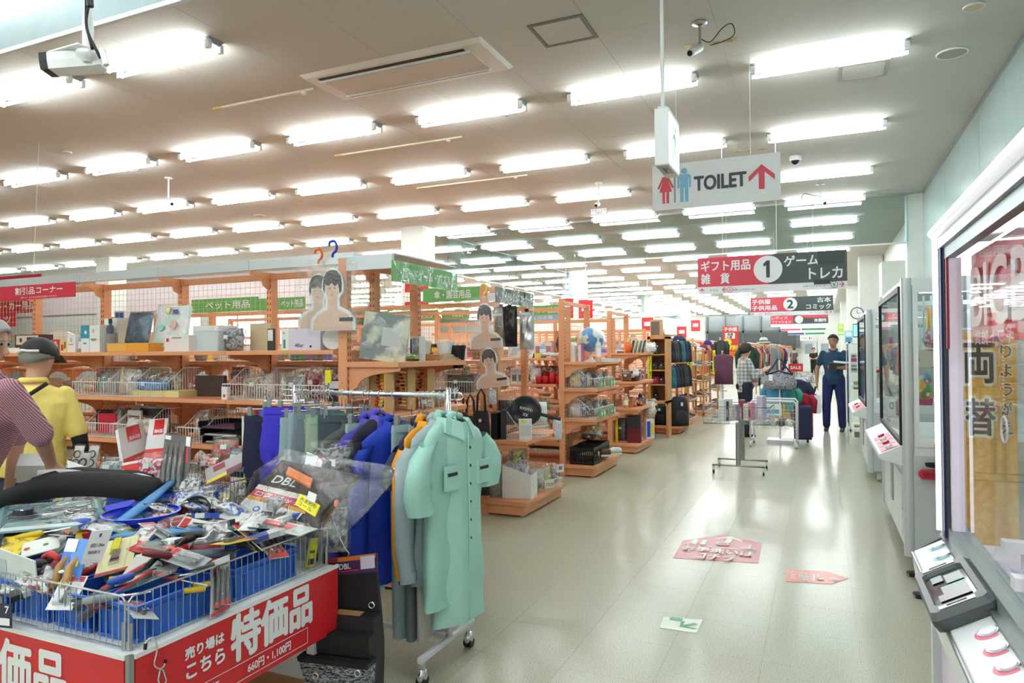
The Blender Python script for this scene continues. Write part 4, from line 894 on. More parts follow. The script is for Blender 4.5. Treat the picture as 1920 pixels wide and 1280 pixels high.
d = aty(625, 617, 3.68); portrait('portrait cut-out hanging from the blue hook on the first end post', (d.x+.01, 3.66, d.z-.01), (1, 0, 0), (0, 0, 1), .36, .42, (30, 60, 190))
d = aty(598, 614, 3.9); portrait('portrait cut-out hanging from the orange hook behind it', (d.x+.01, 3.88, d.z-.01), (1, 0, 0), (0, 0, 1), .36, .4, (240, 100, 40))
d = aty(911, 652, 5.7); portrait('upper smiling portrait pack clipped to the second end unit', (d.x, 5.7, d.z), (.985, 0, .04), (-.04, 0, 1), .34, .42, (236, 226, 90))
d = aty(924, 730, 5.66); portrait('lower portrait pack hanging tilted under the upper one', (d.x, 5.66, d.z+.02), V((.98, 0, .14)).normalized(), V((-.14, 0, .98)).normalized(), .33, .37)
# second shelf of row one: wire baskets
def bin_(lab, px0, px1, y, z, content, seed, cols, hb=.22, hf=.11, mat=WIREW):
    a, b_ = aty(px0, 700, y), aty(px1, 700, y); w_ = b_.x-a.x
    wire_basket('white wire basket %s' % lab, ((a.x+b_.x)/2, y+.2, z), w_*.97, .38, hb, hf, mat=mat)
    r = random.Random(seed)
    for k in range(content):
        cn = r.choice(cols); q = a.x+w_*(.2+.6*(k+.5)/content)
        lumps('%s bag in basket %s, item %s' % (cn, lab, nth(k+1)), 'bag', PAL[cn], (q, y+.16+r.uniform(-.02, .1), z+.012), w_*.62, r.uniform(.15, .26), .08, r.uniform(-.5, .5), r.uniform(-.4, .1), seed*9+k, PAL[r.choice(['white', 'grey', 'beige', 'red'])])
MIX = ['grey', 'black', 'white', 'brown', 'silver', 'maroon', 'beige', 'teal']
for i, (a, b_) in enumerate(((133, 186), (187, 236), (237, 300))): bin_('behind the yellow shirt, %s along' % nth(i+1), a, b_, 3.74, 1.17, 3, 40+i, MIX)
for i, (a, b_) in enumerate(((414, 476), (478, 546), (548, 606))): bin_('above the clothes rack, %s along' % nth(i+1), a, b_, 3.74, 1.17, 4, 50+i, ['grey', 'silver', 'black', 'white', 'beige'])
lumps('bright blue cloth pack lying on the second shelf', 'package', (40, 120, 200), (aty(285, 720, 3.85).x, 3.85, 1.21), .42, .1, .16, seed=8, c2=(90, 160, 220), nm='cloth_pack')
ibox('cream flat board under the blue cloth pack', 246, 335, 732, 3.78, 1.17, .2, (226, 212, 150), nm='flat_board', cat='board')
ibox('dark brown flat case standing on the second shelf', 366, 420, 704, 3.95, 1.17, .03, (70, 54, 52))
ibox('small black box at the right end of the second shelf', 615, 640, 712, 3.8, 1.17, .08, (34, 34, 38), [('r', .1, .6, .9, .95, WHITE), ('c', .7, .3, .1, RD2)])
ibox('yellow tag card on the second shelf edge', 609, 620, 694, 3.74, 1.3, .01, (236, 226, 40), nm='tag_card', cat='tag')
ibox('small white tag box beside the basket', 415, 426, 725, 3.71, 1.17, .03, (240, 236, 238), [('c', .5, .3, .2, RD2)])
# third shelf
for i, (a, b_) in enumerate(((148, 204), (205, 262), (330, 372))): bin_('on the first row third shelf, %s along' % nth(i+1), a, b_, 3.74, .84, 3, 60+i, ['grey', 'maroon', 'black', 'white', 'silver'])
ibox('red ring binder standing in the third shelf basket', 184, 216, 775, 3.84, .86, .04, (200, 30, 60), nm='ring_binder', cat='binder')
ibox('black frame box behind the red binder', 180, 222, 768, 3.92, .86, .03, (30, 28, 32))
ibox('white blister pack hanging in the third shelf', 239, 264, 769, 3.9, .95, .02, (226, 228, 230), [('r', .1, .45, .9, .55, M((60, 70, 110), .5)), ('r', .1, .3, .9, .4, RD2)])
ibox('dark grey stack of cases on the third shelf', 262, 300, 765, 3.95, .86, .1, (52, 54, 60))
for k in range(3):
    a, b_ = aty(383, 800, 3.78), aty(452, 800, 3.78); o = T('letter_tray', 'black letter tray on the third shelf, %s from the bottom' % nth(k+1), 'tray', ((a.x+b_.x)/2-.02*k, 3.9, .84+k*.055))
    w_ = (b_.x-a.x)/2; b = MB().box(-w_, w_, -.14, .14, 0, .006).box(-w_, -w_+.006, -.14, .14, .006, .05).box(w_-.006, w_, -.14, .14, .006, .05).box(-w_, w_, .134, .14, .006, .05); b.build('tray_shell', M((30, 30, 48) if k == 2 else BLACK_C if False else (28, 28, 34), .35), o)
    MB().box(-w_*.9, w_*.9, -.12, .12, .006, .014).build('paper_stack', M((120, 70, 110) if k == 2 else (200, 200, 196), .6), o)
ibox('white bent sheet-metal box with two screw holes', 453, 488, 781, 3.75, .84, .12, (236, 237, 238), [('c', .72, .7, .04, BLACK), ('c', .72, .3, .04, BLACK)])
fill(-6.2, -3.0, 3.86, .5, 'on the lowest shelf of the first row', ['bag', 'box', 'flat'], MIX, .24, 71, sc=1.2)
# baskets on the back face of row one and on rows behind (seen through mesh)
fill(-7.6, -3.1, 4.42, 1.44, 'on the rear top shelf of the first row', ['box', 'bag', 'pot'], ['white', 'beige', 'grey', 'silver', 'green', 'pink'], .3, 72, sc=.8)
fill(-7.6, -3.1, 4.42, 1.10, 'on the rear second shelf of the first row', ['box', 'bag', 'flat'], MIX, .33, 73, sc=1.0)
fill(-8.0, -3.1, 5.95, 1.42, 'on the top shelf of the second row', ['box', 'pot', 'bag', 'bottle'], ['white', 'pink', 'green', 'beige', 'blue', 'orange', 'yellow', 'purple'], .25, 74)
for i in range(5):
    x = -3.2-i*.45; wire_basket('white wire basket on the second row facing the front, %s from the aisle' % nth(i+1), (x, 5.97, 1.1), .42, .38, .24, .12)
    lumps('bagged goods in the second row basket %s from the aisle' % nth(i+1), 'bag', PAL[['black', 'maroon', 'grey', 'brown', 'navy'][i]], (x, 5.95, 1.11), .34, .2, .2, seed=i+90)
fill(-8.0, -5.5, 5.95, 1.1, 'on the second shelf of the second row', ['box', 'bag', 'flat'], ['red', 'yellow', 'beige', 'blue', 'grey', 'brown'], .28, 75)
fill(-8.0, -3.1, 5.95, .78, 'on the third shelf of the second row', ['bag', 'box', 'flat'], MIX, .3, 76)
fill(-8.0, -3.1, 5.95, .45, 'on the low shelf of the second row', ['bag', 'box'], MIX, .34, 77, sc=1.2)
# handbags hanging by the second end post
def handbag(lab, loc, w_, h, t, col, rz=0, strap=.2, nm='handbag', cat='bag', kind=''):
    o = T(nm, lab, cat, loc, rz); mt = M(col, .55, kind=kind or 'cloth'); rg = []
    for k in range(7):
        z = h*k/6; e = 1-.18*(k/6)**2; tt = t*(1-.6*(k/6)); rg.append([(w_/2*e*math.copysign(abs(math.cos(a))**.5, math.cos(a)), tt/2*math.copysign(abs(math.sin(a))**.6, math.sin(a)), z) for a in [2*PI*j/16 for j in range(16)]])
    MB().loft(rg).build('bag_body', mt, o, smooth=True)
    for s in (-1, 1): MB().tube([(-w_*.25, s*t*.2, h*.95), (-w_*.2, s*t*.22, h+strap*.7), (0, s*t*.1, h+strap), (w_*.2, s*t*.22, h+strap*.7), (w_*.25, s*t*.2, h*.95)], .006, 6).build('strap', mt, o, smooth=True)
    MB().box(-w_*.36, w_*.36, -t*.52, -t*.48, h*.18, h*.5).build('front_pocket', M(tuple(min(255, int(v*1.25+8)) for v in col), .5), o); MB().box(-.012, .012, -t*.56, -t*.53, h*.55, h*.68).build('price_tag', WHITE, o); return o
for i, (px, py, c_) in enumerate(((884, 800, (60, 50, 44)), (905, 790, (26, 26, 30)), (890, 880, (40, 38, 40)), (868, 870, (70, 56, 56)), (908, 900, (30, 28, 30)), (868, 790, (90, 40, 44)))):
    p = aty(px, py, 5.68); handbag('%s bag hanging left of the second end post, %s' % (('brown striped', 'black', 'dark grey', 'plum', 'black quilted', 'wine red')[i], ('upper left', 'upper right', 'lower left', 'lowest left', 'lower right', 'top left')[i]), (p.x, 5.66-.05*i/6, p.z-.12), .16, .22, .08, c_, .2)
# ---- first end unit (x -2.84..-2.43, y 3.72..4.6)
o = T('record_pack', 'grey landscape poster pack in crinkled film leaning on the first end unit', 'package', (-2.62, 3.80, 1.445), rot=(-.06, .13, .38))
MB().box(-.15, .15, -.03, .0, .0, .31).build('printed_case', M((126, 134, 134), .4, kind='blotch', c2=(206, 204, 180), sc=5), o); MB().box(-.02, .1, -.032, -.03, .1, .22).build('picture_patch', M((190, 192, 190), .4), o); MB().pillow(.34, .33, .07, 12, .8, 21).build('clear_bag', FILM, o, smooth=True)
p = (-2.55, 4.12, 1.44); carton('small video game box with a silver picture and blue lettering', 'box', .13, .05, .17, (226, 226, 228), p, -.5, [('r', .35, .05, .98, .95, M((150, 152, 156), .4, kind='blotch', c2=(210, 210, 212), sc=20)), ('r', .08, .2, .25, .9, M((50, 80, 170), .4))], 'boxed_game')
lumps('flat green net bag lying on the first end shelf', 'bag', (60, 190, 90), (-2.6, 4.0, 1.45), .3, .05, .2, rz=.9, seed=4, c2=(200, 220, 100))
for k in range(4): 
    o = T('wooden_slat_board', 'thin wooden board stacked on the first end shelf, %s from the bottom' % nth(k+1), 'board', (-2.6, 4.38+.01*k, 1.441+k*.011), rz=.08*k-.1); MB().box(-.13, .15-.01*k, -.16, .17, 0, .009).build('plank', WOODT, o); MB().box(.152-.01*k, .156-.01*k, -.1, .1, .001, .008).build('end_grain', M((226, 206, 170), .7), o)
pot('cream flower pot on the first end unit', (-2.62, 4.33, 1.485), .05, .1, (226, 222, 204)); pot('white flower pot with a rim on the boards', (-2.56, 4.52, 1.485), .065, .1, (240, 240, 240)); pot('black pot partly hidden behind the game box', (-2.75, 4.2, 1.44), .05, .16, (24, 24, 26)); pot('tall black pot beside the portrait packs', (-2.48, 4.58, 1.38), .055, .17, (24, 24, 26)); pot('terracotta saucer pot between the pale pots', (-2.7, 4.5, 1.44), .045, .06, (200, 110, 70))
for k in range(3):
    o = T('toy_abacus', ('nearest', 'middle', 'rearmost')[k]+' wooden abacus frame with red and yellow beads on the first end unit', 'toy', (-2.63+.01*k, 3.80+k*.24, 1.115), rz=-.5)
    for s in (-.11, .11): MB().rbox(s-.012, s+.012, -.03, .03, 0, .27, .01, 'x').build('side_board', M((222, 180, 126), .5, kind='wood', c2=(200, 156, 100)), o)
    MB().box(-.11, .11, -.014, .014, .255, .27).box(-.11, .11, -.014, .014, 0, .02).build('cross_bar', M((214, 170, 116), .5), o)
    for r_ in range(9):
        z = .04+r_*.024; MB().cyl((-.1, 0, z), (.1, 0, z), .0015, 5).build('rod', STEEL, o)
        off = RD.uniform(-.04, .03); MB().lathe([(.009, off-.05), (.011, off-.02), (.009, off)], (0, 0, z), 8, ax='x').build('red_beads', M((200, 30, 34), .4), o, smooth=True); MB().lathe([(.009, off+.003), (.011, off+.03), (.009, off+.055)], (0, 0, z), 8, ax='x').build('yellow_beads', M((236, 200, 40), .4), o, smooth=True)
cup('grey tumbler on the second shelf of the first end unit', (-2.56, 4.25, 1.11), .035, .09, (160, 156, 150), 'tumbler'); cup('patterned beaker beside the grey tumbler', (-2.53, 4.36, 1.11), .036, .1, (190, 180, 190), 'tumbler')
lumps('crumpled white package left of the grey tumbler', 'package', (220, 220, 222), (-2.5, 4.15, 1.115), .1, .07, .07, seed=61, c2=(180, 160, 160))
lumps('dark rolled jacket in clear film on the end shelf', 'package', (40, 42, 46), (-2.56, 4.48, 1.14), .26, .1, .12, rz=.9, seed=62)
ibox('cream and orange boxed set below the rolled jacket', 795, 828, 745, 4.35, 1.11, .1, (206, 150, 96))
fill(3.8, 4.5, -2.62, .78, 'on the third shelf of the first end unit', ['box', 'bag', 'book'], ['red', 'white', 'beige', 'grey'], .2, 80, axis='y', rz=1.2)
fill(3.8, 4.5, -2.62, .45, 'on the fourth shelf of the first end unit', ['box', 'bag'], MIX, .22, 81, axis='y', rz=1.2)
# opened cardboard box on the base of the first end unit
o = T('cardboard_box', 'open orange-brown cardboard box on the floor behind the royal blue jacket', 'box', (-2.3, 3.95, 0))
MB().box(-.12, .12, -.12, .12, 0, .16).build('box_body', M((206, 140, 98), .6), o)
for s in (-1, 1): MB().hexa([(-.12, s*.12-.004, .155), (.12, s*.12-.004, .155), (.12, s*.12+.004, .155), (-.12, s*.12+.004, .155), (-.12, s*.17-.004, .09), (.12, s*.17-.004, .09), (.12, s*.17+.004, .09), (-.12, s*.17+.004, .09)]).build('flap', M((216, 150, 108), .6), o)
# ---- second end unit
def foil(lab, loc, w_, h, c, seed):
    o = T('foil_pouch', lab, 'pouch', loc); MB().pillow(w_, h, .06, 10, .7, seed).build('pouch_body', M(c, .22, .7, 'metal'), o, smooth=True); MB().box(-w_*.12, w_*.12, -.008, .008, h*.98, h*1.06).build('binder_clip', BLACK, o)
    MB().tube([(0, 0, h*1.05), (.01, 0, h*1.12), (-.01, 0, h*1.14)], .003, 5).build('clip_ring', CHROME, o); return o
MB().box(-2.83, -2.45, 5.9, 5.93, 1.84, 1.86).build('hanging_rail', WHITE, T('white_rail', 'white rail with clips under the dark idol goods sign', 'rail', (-2.6, 5.9, 1.85)), W=True)
p = aty(958, 650, 5.9)
foil('black glossy pouch clipped under the idol goods sign', (p.x, 5.88, p.z), .15, .38, (52, 48, 46), 31); p = aty(988, 655, 6.0); foil('silver glossy pouch right of the black pouch', (p.x, 6.0, p.z), .15, .36, (214, 216, 218), 32); p = aty(940, 645, 6.05); foil('grey crinkled pouch behind the portrait pack', (p.x, 6.05, p.z), .14, .36, (150, 152, 150), 33)
# frying pan bag, basket, black pans on the shelf z .69
p = V((-2.55, 6.1, .69)); wire_basket('white wire basket holding the frying pan pack', (-2.62, 6.12, .692), .36, .36, .24, .1, rz=1.2)
o = T('frying_pan', 'black frying pan with a black handle in white packing on the second end unit', 'pan', (-2.57, 6.08, .93), rot=(1.15, .25, .35))
MB().lathe([(.001, 0), (.12, 0), (.15, .035), (.145, .037), (.118, .006), (.001, .006)], n=28).build('pan_bowl', M((28, 28, 30), .3), o, smooth=True); MB().rbox(.14, .34, -.016, .016, .022, .042, .01, 'x').build('pan_handle', BLACK, o, smooth=False)
art(o, (-.06, -.05, .008), U, (0, 1, 0), [('t', 'KYOTO', 0, .06, .12, .085, WHITE, .02), ('t', 'XX', .04, 0, .09, .03, WHITE, .02)], W=False)
lumps('white foam packing sheet wrapped over the frying pan', 'packing', (236, 236, 236), (-2.58, 6.2, .8), .4, .26, .2, rz=.4, rx=-.3, seed=36, c2=(220, 222, 222), nm='foam_wrap', film=False)
lumps('white crumpled paper hanging over the shelf edge', 'paper', (240, 240, 242), (-2.4, 6.5, .62), .14, .26, .07, rz=1.2, seed=37, c2=(214, 214, 220), nm='crumpled_paper', film=False)
carton('black upright pan box on the second end shelf', 'box', .05, .16, .27, (40, 40, 44), (-2.72, 5.9, .69), .4); carton('dark glossy pan box left of it', 'box', .06, .14, .24, (26, 26, 30), (-2.78, 5.86, .69), .2); lumps('black film-wrapped bundle hanging behind the pan boxes', 'bundle', (30, 30, 32), (-2.76, 6.05, .8), .2, .28, .12, seed=38)
o = carton('white folded price card stand with slanted top', 'card', .12, .05, .19, (240, 240, 240), (-2.5, 5.9, .69), .5, [('r', .1, .2, .9, .7, M((214, 216, 220), .5)), ('r', .1, .8, .5, .95, M((236, 226, 60), .5))])
# base deck of the second end unit
o = T('magazine_box', 'white slanted file box full of white plastic hangers', 'box', (-2.60, 6.0, .14), rz=.12)
a, d_, t_ = .14, .11, .006
MB().hexa([(-a, -d_, 0), (a, -d_, 0), (a, -d_+t_, 0), (-a, -d_+t_, 0), (-a, -d_, .31), (a, -d_, .22), (a, -d_+t_, .22), (-a, -d_+t_, .31)]).hexa([(-a, d_-t_, 0), (a, d_-t_, 0), (a, d_, 0), (-a, d_, 0), (-a, d_-t_, .31), (a, d_-t_, .22), (a, d_, .22), (-a, d_, .31)]).box(-a, -a+t_, -d_+t_, d_-t_, 0, .31).box(a-t_, a, -d_+t_, d_-t_, 0, .22).box(-a, a, -d_, d_, 0, .004).build('file_box_shell', M((238, 238, 230), .5), o)
MB().box(a+.0005, a+.002, -.03, .03, .1, .16).build('label_holder', WHITE, o)
for k in range(14):
    h = T('plastic_hanger', 'white plastic clip hanger in the file box, %s of the bundle' % nth(k+1), 'hanger', (-2.6+RD.uniform(-.1, .1), 6.0+RD.uniform(-.07, .07), .34), rot=(RD.uniform(-.5, .5), RD.uniform(-.4, .6), RD.uniform(0, 3)), group='white hangers in the file box')
    MB().rbox(-.015, .015, -.004, .004, -.1, .1, .004, 'y').build('hanger_arm', M((238, 238, 240), .4), h); MB().tube([(0, 0, .1), (0, 0, .13), (.02, 0, .145), (.03, 0, .125)], .003, 5).build('hanger_hook', M((225, 225, 228), .4), h)
wire_basket('white wire basket of bagged parts with a yellow price tag', (-2.58, 6.45, .142), .3, .34, .22, .1, rz=1.35)
for k, cn in enumerate(('black', 'white', 'yellow', 'grey')): lumps('%s bagged parts in the tagged wire basket' % cn, 'bag', PAL[cn], (-2.64+.05*k, 6.33+.09*k, .15), .16, .22, .09, rz=.6*k, seed=100+k, c2=(200, 200, 200))
o = carton('white tag card with yellow edge on the wire basket', 'tag', .11, .004, .09, (236, 232, 214), (-2.42, 6.3, .17), 1.0, [('r', 0, 0, 1, .08, M((236, 210, 50), .5)), ('t', '378.00', .1, .3, .9, .65, GY, .01)], 'price_card')
o = carton('white bag label with a maroon eight mark sticking out of the basket', 'tag', .09, .004, .08, (240, 240, 244), (-2.38, 6.5, .3), 1.0, [('t', '80', .3, .3, .75, .75, M((150, 40, 90), .5), .04)], 'price_card')
lumps('grey rubber mat bag leaning by the second end post', 'bag', (150, 152, 150), (-2.8, 5.88, .15), .14, .36, .06, rz=.5, seed=44, c2=(110, 112, 112))
lumps('yellow and grey shoulder pad bag on the mesh of the second end unit', 'bag', (120, 122, 120), (-2.76, 6.3, .32), .3, .24, .06, rz=1.3, seed=45, c2=(220, 200, 80))
lumps('hanging blister with a grey tool beside the second end post', 'package', (180, 182, 186), (-2.76, 5.74, 1.02), .1, .16, .04, seed=46)
# ---- row three face (y 7.87)
for k in range(2): ibox('white boxed picture frame with silver pattern, %s on the row three shelf' % ('left', 'right')[k], 953+k*25, 977+k*25, 649, 7.95, 1.42, .05, (222, 226, 230), [('r', .1, .12, .9, .88, M((190, 196, 200), .4, kind='blotch', c2=(236, 238, 240), sc=14))])
ibox('yellow boxed sponge on the row three shelf', 998, 1014, 662, 7.95, 1.42, .08, (236, 214, 90)); bottle('blue and white lotion bottle on the row three shelf', (aty(1018, 655, 8.0).x, 8.0, 1.42), .04, .2, (160, 190, 214))
lumps('flat silver wrapped pack on the row three shelf', 'package', (200, 200, 196), (aty(1032, 668, 7.97).x, 7.97, 1.44), .3, .05, .12, seed=9)
ibox('orange-brown case with a dark diamond emblem', 1039, 1056, 620, 8.3, 1.42, .05, (206, 132, 88), [('p', [(.5, .15), (.85, .5), (.5, .85), (.15, .5)], M((64, 60, 58), .5))])
for k in range(7): bookset('%s disc case in the row three display, %s from the left' % (('pink', 'white', 'silver', 'maroon', 'white', 'grey', 'white')[k], nth(k+1)), 'case', (aty(1002+k*5, 640, 8.32).x, 8.3, 1.42), .045, .14, .2, PAL[('pink', 'white', 'silver', 'maroon', 'white', 'grey', 'white')[k]], .02, c2=(190, 120, 130))
for k in range(3): ibox('carded grey glove pack on the second shelf of row three, %s from the left' % nth(k+1), 958+k*13, 970+k*13, 690, 7.97, 1.1, .02, (216, 216, 212), [('r', .15, .15, .85, .6, M((90, 92, 96), .5)), ('r', .1, .7, .9, .9, M((180, 184, 190), .5))], nm='carded_glove', cat='gloves')
for k in range(8):
    x = aty(1012+k*6.3, 710, 8.0).x; cup('red mug on the second shelf of row three, %s from the left' % nth(k+1), (x, 7.98+(k % 2)*.1, 1.1), .045, .1+.05*(k % 3 == 1), (192, 26, 34), 'red_mug')
lumps('clear bag of white figurines left of the red mugs', 'bag', (220, 214, 206), (aty(1004, 700, 8.0).x, 8.0, 1.11), .16, .22, .1, seed=48); lumps('brown dried flower bundle above the red mugs', 'bundle', (150, 130, 110), (aty(1025, 690, 8.3).x, 8.3, 1.2), .4, .14, .14, seed=49)
fill(-3.9, -3.0, 8.05, .78, 'on the third shelf of row three', ['bag', 'box', 'pot'], ['beige', 'green', 'brown', 'grey', 'red'], .2, 84)
fill(-3.9, -3.0, 8.05, .45, 'on the low shelf of row three', ['box', 'bag'], ['beige', 'brown', 'cream'], .26, 85, sc=1.3)
fill(-8.2, -4.2, 8.05, 1.42, 'on the top shelf of the third row', ['box', 'pot', 'bottle', 'bag'], ['white', 'beige', 'pink', 'green', 'silver', 'purple'], .34, 86, sc=1.1)
fill(-8.2, -4.2, 8.05, 1.1, 'on the second shelf of the third row', ['box', 'bag', 'flat'], MIX+['red', 'yellow', 'blue'], .34, 87, sc=1.1)
fill(-8.6, -3.1, 10.15, 1.44, 'on the top shelf of the fourth row', ['box', 'bag', 'pot'], ['white', 'beige', 'green', 'red', 'silver', 'yellow'], .4, 88, sc=1.2)
# ---- globe unit (y 7.88-8.92)
o = T('desk_globe', 'blue world globe in clear wrap on the third end unit', 'globe', (-2.62, 8.32, 1.37))
MB().lathe([(.09, 0), (.09, .012), (.03, .03), (.012, .06)], n=20).build('globe_foot', WHITE, o, smooth=True); MB().ball((0, 0, .27), .155, 24, 14).build('globe_sphere', M((30, 130, 200), .35, kind='globe', c2=(206, 214, 196), sc=7), o, smooth=True)
MB().tube([(.165*math.cos(t)*math.cos(.4), .165*math.cos(t)*math.sin(.4)*0, .27+.165*math.sin(t)) for t in [-PI/2+.4+k*PI/10 for k in range(11)]], .004, 6).build('meridian_arc', WHITE, o); MB().ball((0, 0, .25), .19, 14, 10, nz=.18, seed=3).build('clear_wrap', FILM, o, smooth=True)
bottle('white tube bottle with an orange base in front of the globe', (-2.5, 8.22, 1.37), .035, .3, (222, 230, 232), (230, 236, 238)); bookset('pink tall case on the globe shelf', 'case', (-2.7, 8.1, 1.37), .04, .12, .2, (206, 120, 170)); bookset('white tall case on the globe shelf', 'case', (-2.78, 8.05, 1.37), .05, .12, .2, (232, 232, 228)); ibox('flat grey tray at the front of the globe shelf', 1128, 1160, 672, 8.1, 1.37, .1, (222, 224, 222), nm='tray', cat='tray')
for i, z in enumerate((1.052, .692)):
    for j in range(2):
        y = 8.12+j*.44; wire_basket('white wire basket %s on the globe unit, %s' % (('on the middle shelf', 'on the lower shelf')[i], ('nearer', 'farther')[j]), (-2.65, y, z), .4, .37, .24, .12, rz=PI/2)
        for k in range(4):
            cn = [['yellow', 'blue', 'white', 'blue'], ['silver', 'pink', 'green', 'white'], ['white', 'blue', 'black', 'silver'], ['white', 'red', 'grey', 'green']][i*2+j][k]
            lumps('%s bagged item, %s in the %s basket on the globe unit %s shelf' % (cn, nth(k+1), ('nearer', 'farther')[j], ('middle', 'lower')[i]), 'bag', PAL[cn], (-2.73+.06*k, y-.13+.085*k, z+.012), .17, .2, .09, rz=.8*k, seed=120+i*8+j*4+k, c2=(220, 220, 216))
        for k in range(2): carton('green small box hung on the %s basket of the %s shelf, %s' % (('nearer', 'farther')[j], ('middle', 'lower')[i], ('left', 'right')[k]), 'box', .07, .03, .09, (140, 186, 130), (-2.42, y-.08+.12*k, z+.01), PI/2, [('r', .2, .3, .8, .7, WHITE)], 'tea_box')
def crate_black(lab, loc, w_=.34, d=.3, h=.2, rz=0):
    o = T('black_basket', lab, 'basket', loc, rz); a, b_ = w_/2, d/2; m = MB(); m.box(-a, a, -b_, b_, 0, .006)
    for x0, x1, y0, y1 in ((-a, a, -b_, -b_+.006), (-a, a, b_-.006, b_), (-a, -a+.006, -b_, b_), (a-.006, a, -b_, b_)):
        m.box(x0, x1, y0, y1, 0, .03).box(x0, x1, y0, y1, h*.5, h*.56).box(x0, x1, y0, y1, h*.8, h)
        L_ = max(x1-x0, y1-y0); n = 12
        for k in range(n+1):
            q = k/n*(L_-.012); m.box(x0+(q if x1-x0 > .1 else 0), (x0+q+.012) if x1-x0 > .1 else x1, y0+(q if x1-x0 <= .1 else 0), (y0+q+.012) if x1-x0 <= .1 else y1, .03, h*.8)
    m.build('slotted_shell', M((30, 30, 32), .4), o); MB().tube([(-a, -b_, h), (a, -b_, h), (a, b_, h), (-a, b_, h)], .008, 6, closed=True).build('rim', M((24, 24, 26), .4), o); return o
crate_black('black slotted basket on the globe unit base, nearer one', (-2.63, 8.1, .142), rz=PI/2); crate_black('black slotted basket on the globe unit base, farther one', (-2.65, 8.5, .142), rz=PI/2)
for k in range(3): filler('shoe', ('beige', 'brown', 'white')[k], (-2.6+.09*k, 8.1+.18*k, .2), 'sticking out of the black baskets, %s' % nth(k+1), 1, 1.9+.2*k, k)
for k, cn in enumerate(('brown', 'beige', 'orange', 'grey')): lumps('%s cushion pack stacked behind the black baskets, %s' % (cn, nth(k+1)), 'cushion', PAL[cn], (-2.72, 8.6, .36+.06*k), .3, .08, .22, rz=.3*k, seed=140+k, nm='cushion_pack')
# ---- fourth end unit (y 9.95)
cup('orange tumbler on the fourth end unit', (-2.62, 10.1, 1.47), .045, .16, (236, 116, 60), 'tumbler')
for k in range(4): bookset('leaning %s album on the fourth end unit' % ('dark grey', 'cream', 'pale green', 'dark green')[k], 'book', (-2.62+.045*k, 10.22+.05*k, 1.47), .02, .15, .2, ((70, 66, 60), (220, 216, 200), (190, 200, 180), (60, 80, 70))[k], .25)
lumps('yellow and white plush toy in film on the fourth end unit', 'toy', (240, 214, 60), (-2.5, 10.5, 1.475), .18, .13, .14, rz=1, seed=63, c2=(246, 240, 220), nm='plush_toy'); lumps('white plush toy in clear bag at the shelf corner', 'toy', (232, 232, 228), (-2.42, 10.75, 1.475), .22, .16, .14, rz=1.2, seed=64, c2=(246, 246, 244), nm='plush_toy'); bottle('gold wicker jar on the fourth end unit', (-2.66, 10.6, 1.47), .09, .3, (206, 180, 130), (220, 200, 150), 'wicker_jar', 'jar')
fill(10.05, 10.9, -2.62, 1.05, 'on the middle shelf of the fourth end unit', ['bag', 'box', 'pot'], ['brown', 'beige', 'white', 'green', 'maroon'], .14, 90, axis='y', sc=.9)
fill(10.05, 10.9, -2.6, .66, 'on the lower shelf of the fourth end unit', ['bottle', 'bag', 'pot'], ['brown', 'maroon', 'black', 'orange', 'beige'], .1, 91, axis='y', sc=.9)
carton('tall box with black top and dark red body on the fourth base', 'box', .2, .2, .4, (112, 28, 40), (-2.55, 10.2, .14), .15, [('r', 0, .55, 1, 1, M((44, 48, 52), .4))]); carton('blue and yellow washing powder box on the fourth base', 'box', .16, .07, .3, (224, 226, 230), (-2.45, 10.7, .14), .9, [('r', .1, .1, .5, .9, M((40, 80, 190), .4)), ('r', .55, .2, .9, .8, M((236, 216, 80), .4))])
lumps('beige patterned plush cushion above the washing powder box', 'cushion', (190, 160, 140), (-2.47, 10.85, .45), .24, .3, .2, rz=1, seed=66, c2=(226, 222, 214), nm='cushion_pack'); lumps('black film-wrapped bundle by the fourth post', 'bundle', (36, 38, 40), (-2.74, 10.15, .16), .2, .4, .14, seed=67); carton('yellow strip box at the fourth end post', 'box', .03, .03, .36, (226, 206, 30), (-2.78, 10.05, .14))
o = bottle('white round knob on a rod over the fourth end shelf', (-2.48, 10.02, 1.13), .045, .12, (224, 218, 206), nm='round_ornament', cat='ornament')
for k, (x0, x1, y, z, w) in enumerate(((-8, -3.1, 6.62, 1.42, 'the rear top of the second row'), (-8, -3.1, 6.62, 1.1, 'the rear middle of the second row'), (-8.6, -3.1, 10.15, 1.08, 'the middle shelf of the fourth row'), (-8.6, -3.1, 8.8, 1.42, 'the rear top of the third row'), (-8.5, -3.2, 12.3, 1.42, 'the top of the fifth row'), (-8.5, -3.2, 12.3, 1.08, 'the middle of the fifth row'), (-9, -3.4, 14.7, 1.42, 'the top of the sixth row'), (-15, -9.8, 7.4, 1.3, 'the top of the left third aisle row'), (-16, -10.8, 10.6, 1.3, 'the top of the deep left row'))):
    fill(x0, x1, y, z, 'on '+w, ['box', 'bag', 'pot', 'bottle', 'box'], ['white', 'beige', 'green', 'red', 'silver', 'yellow', 'pink', 'blue', 'brown', 'black'], .3, 300+k, sc=1.25)
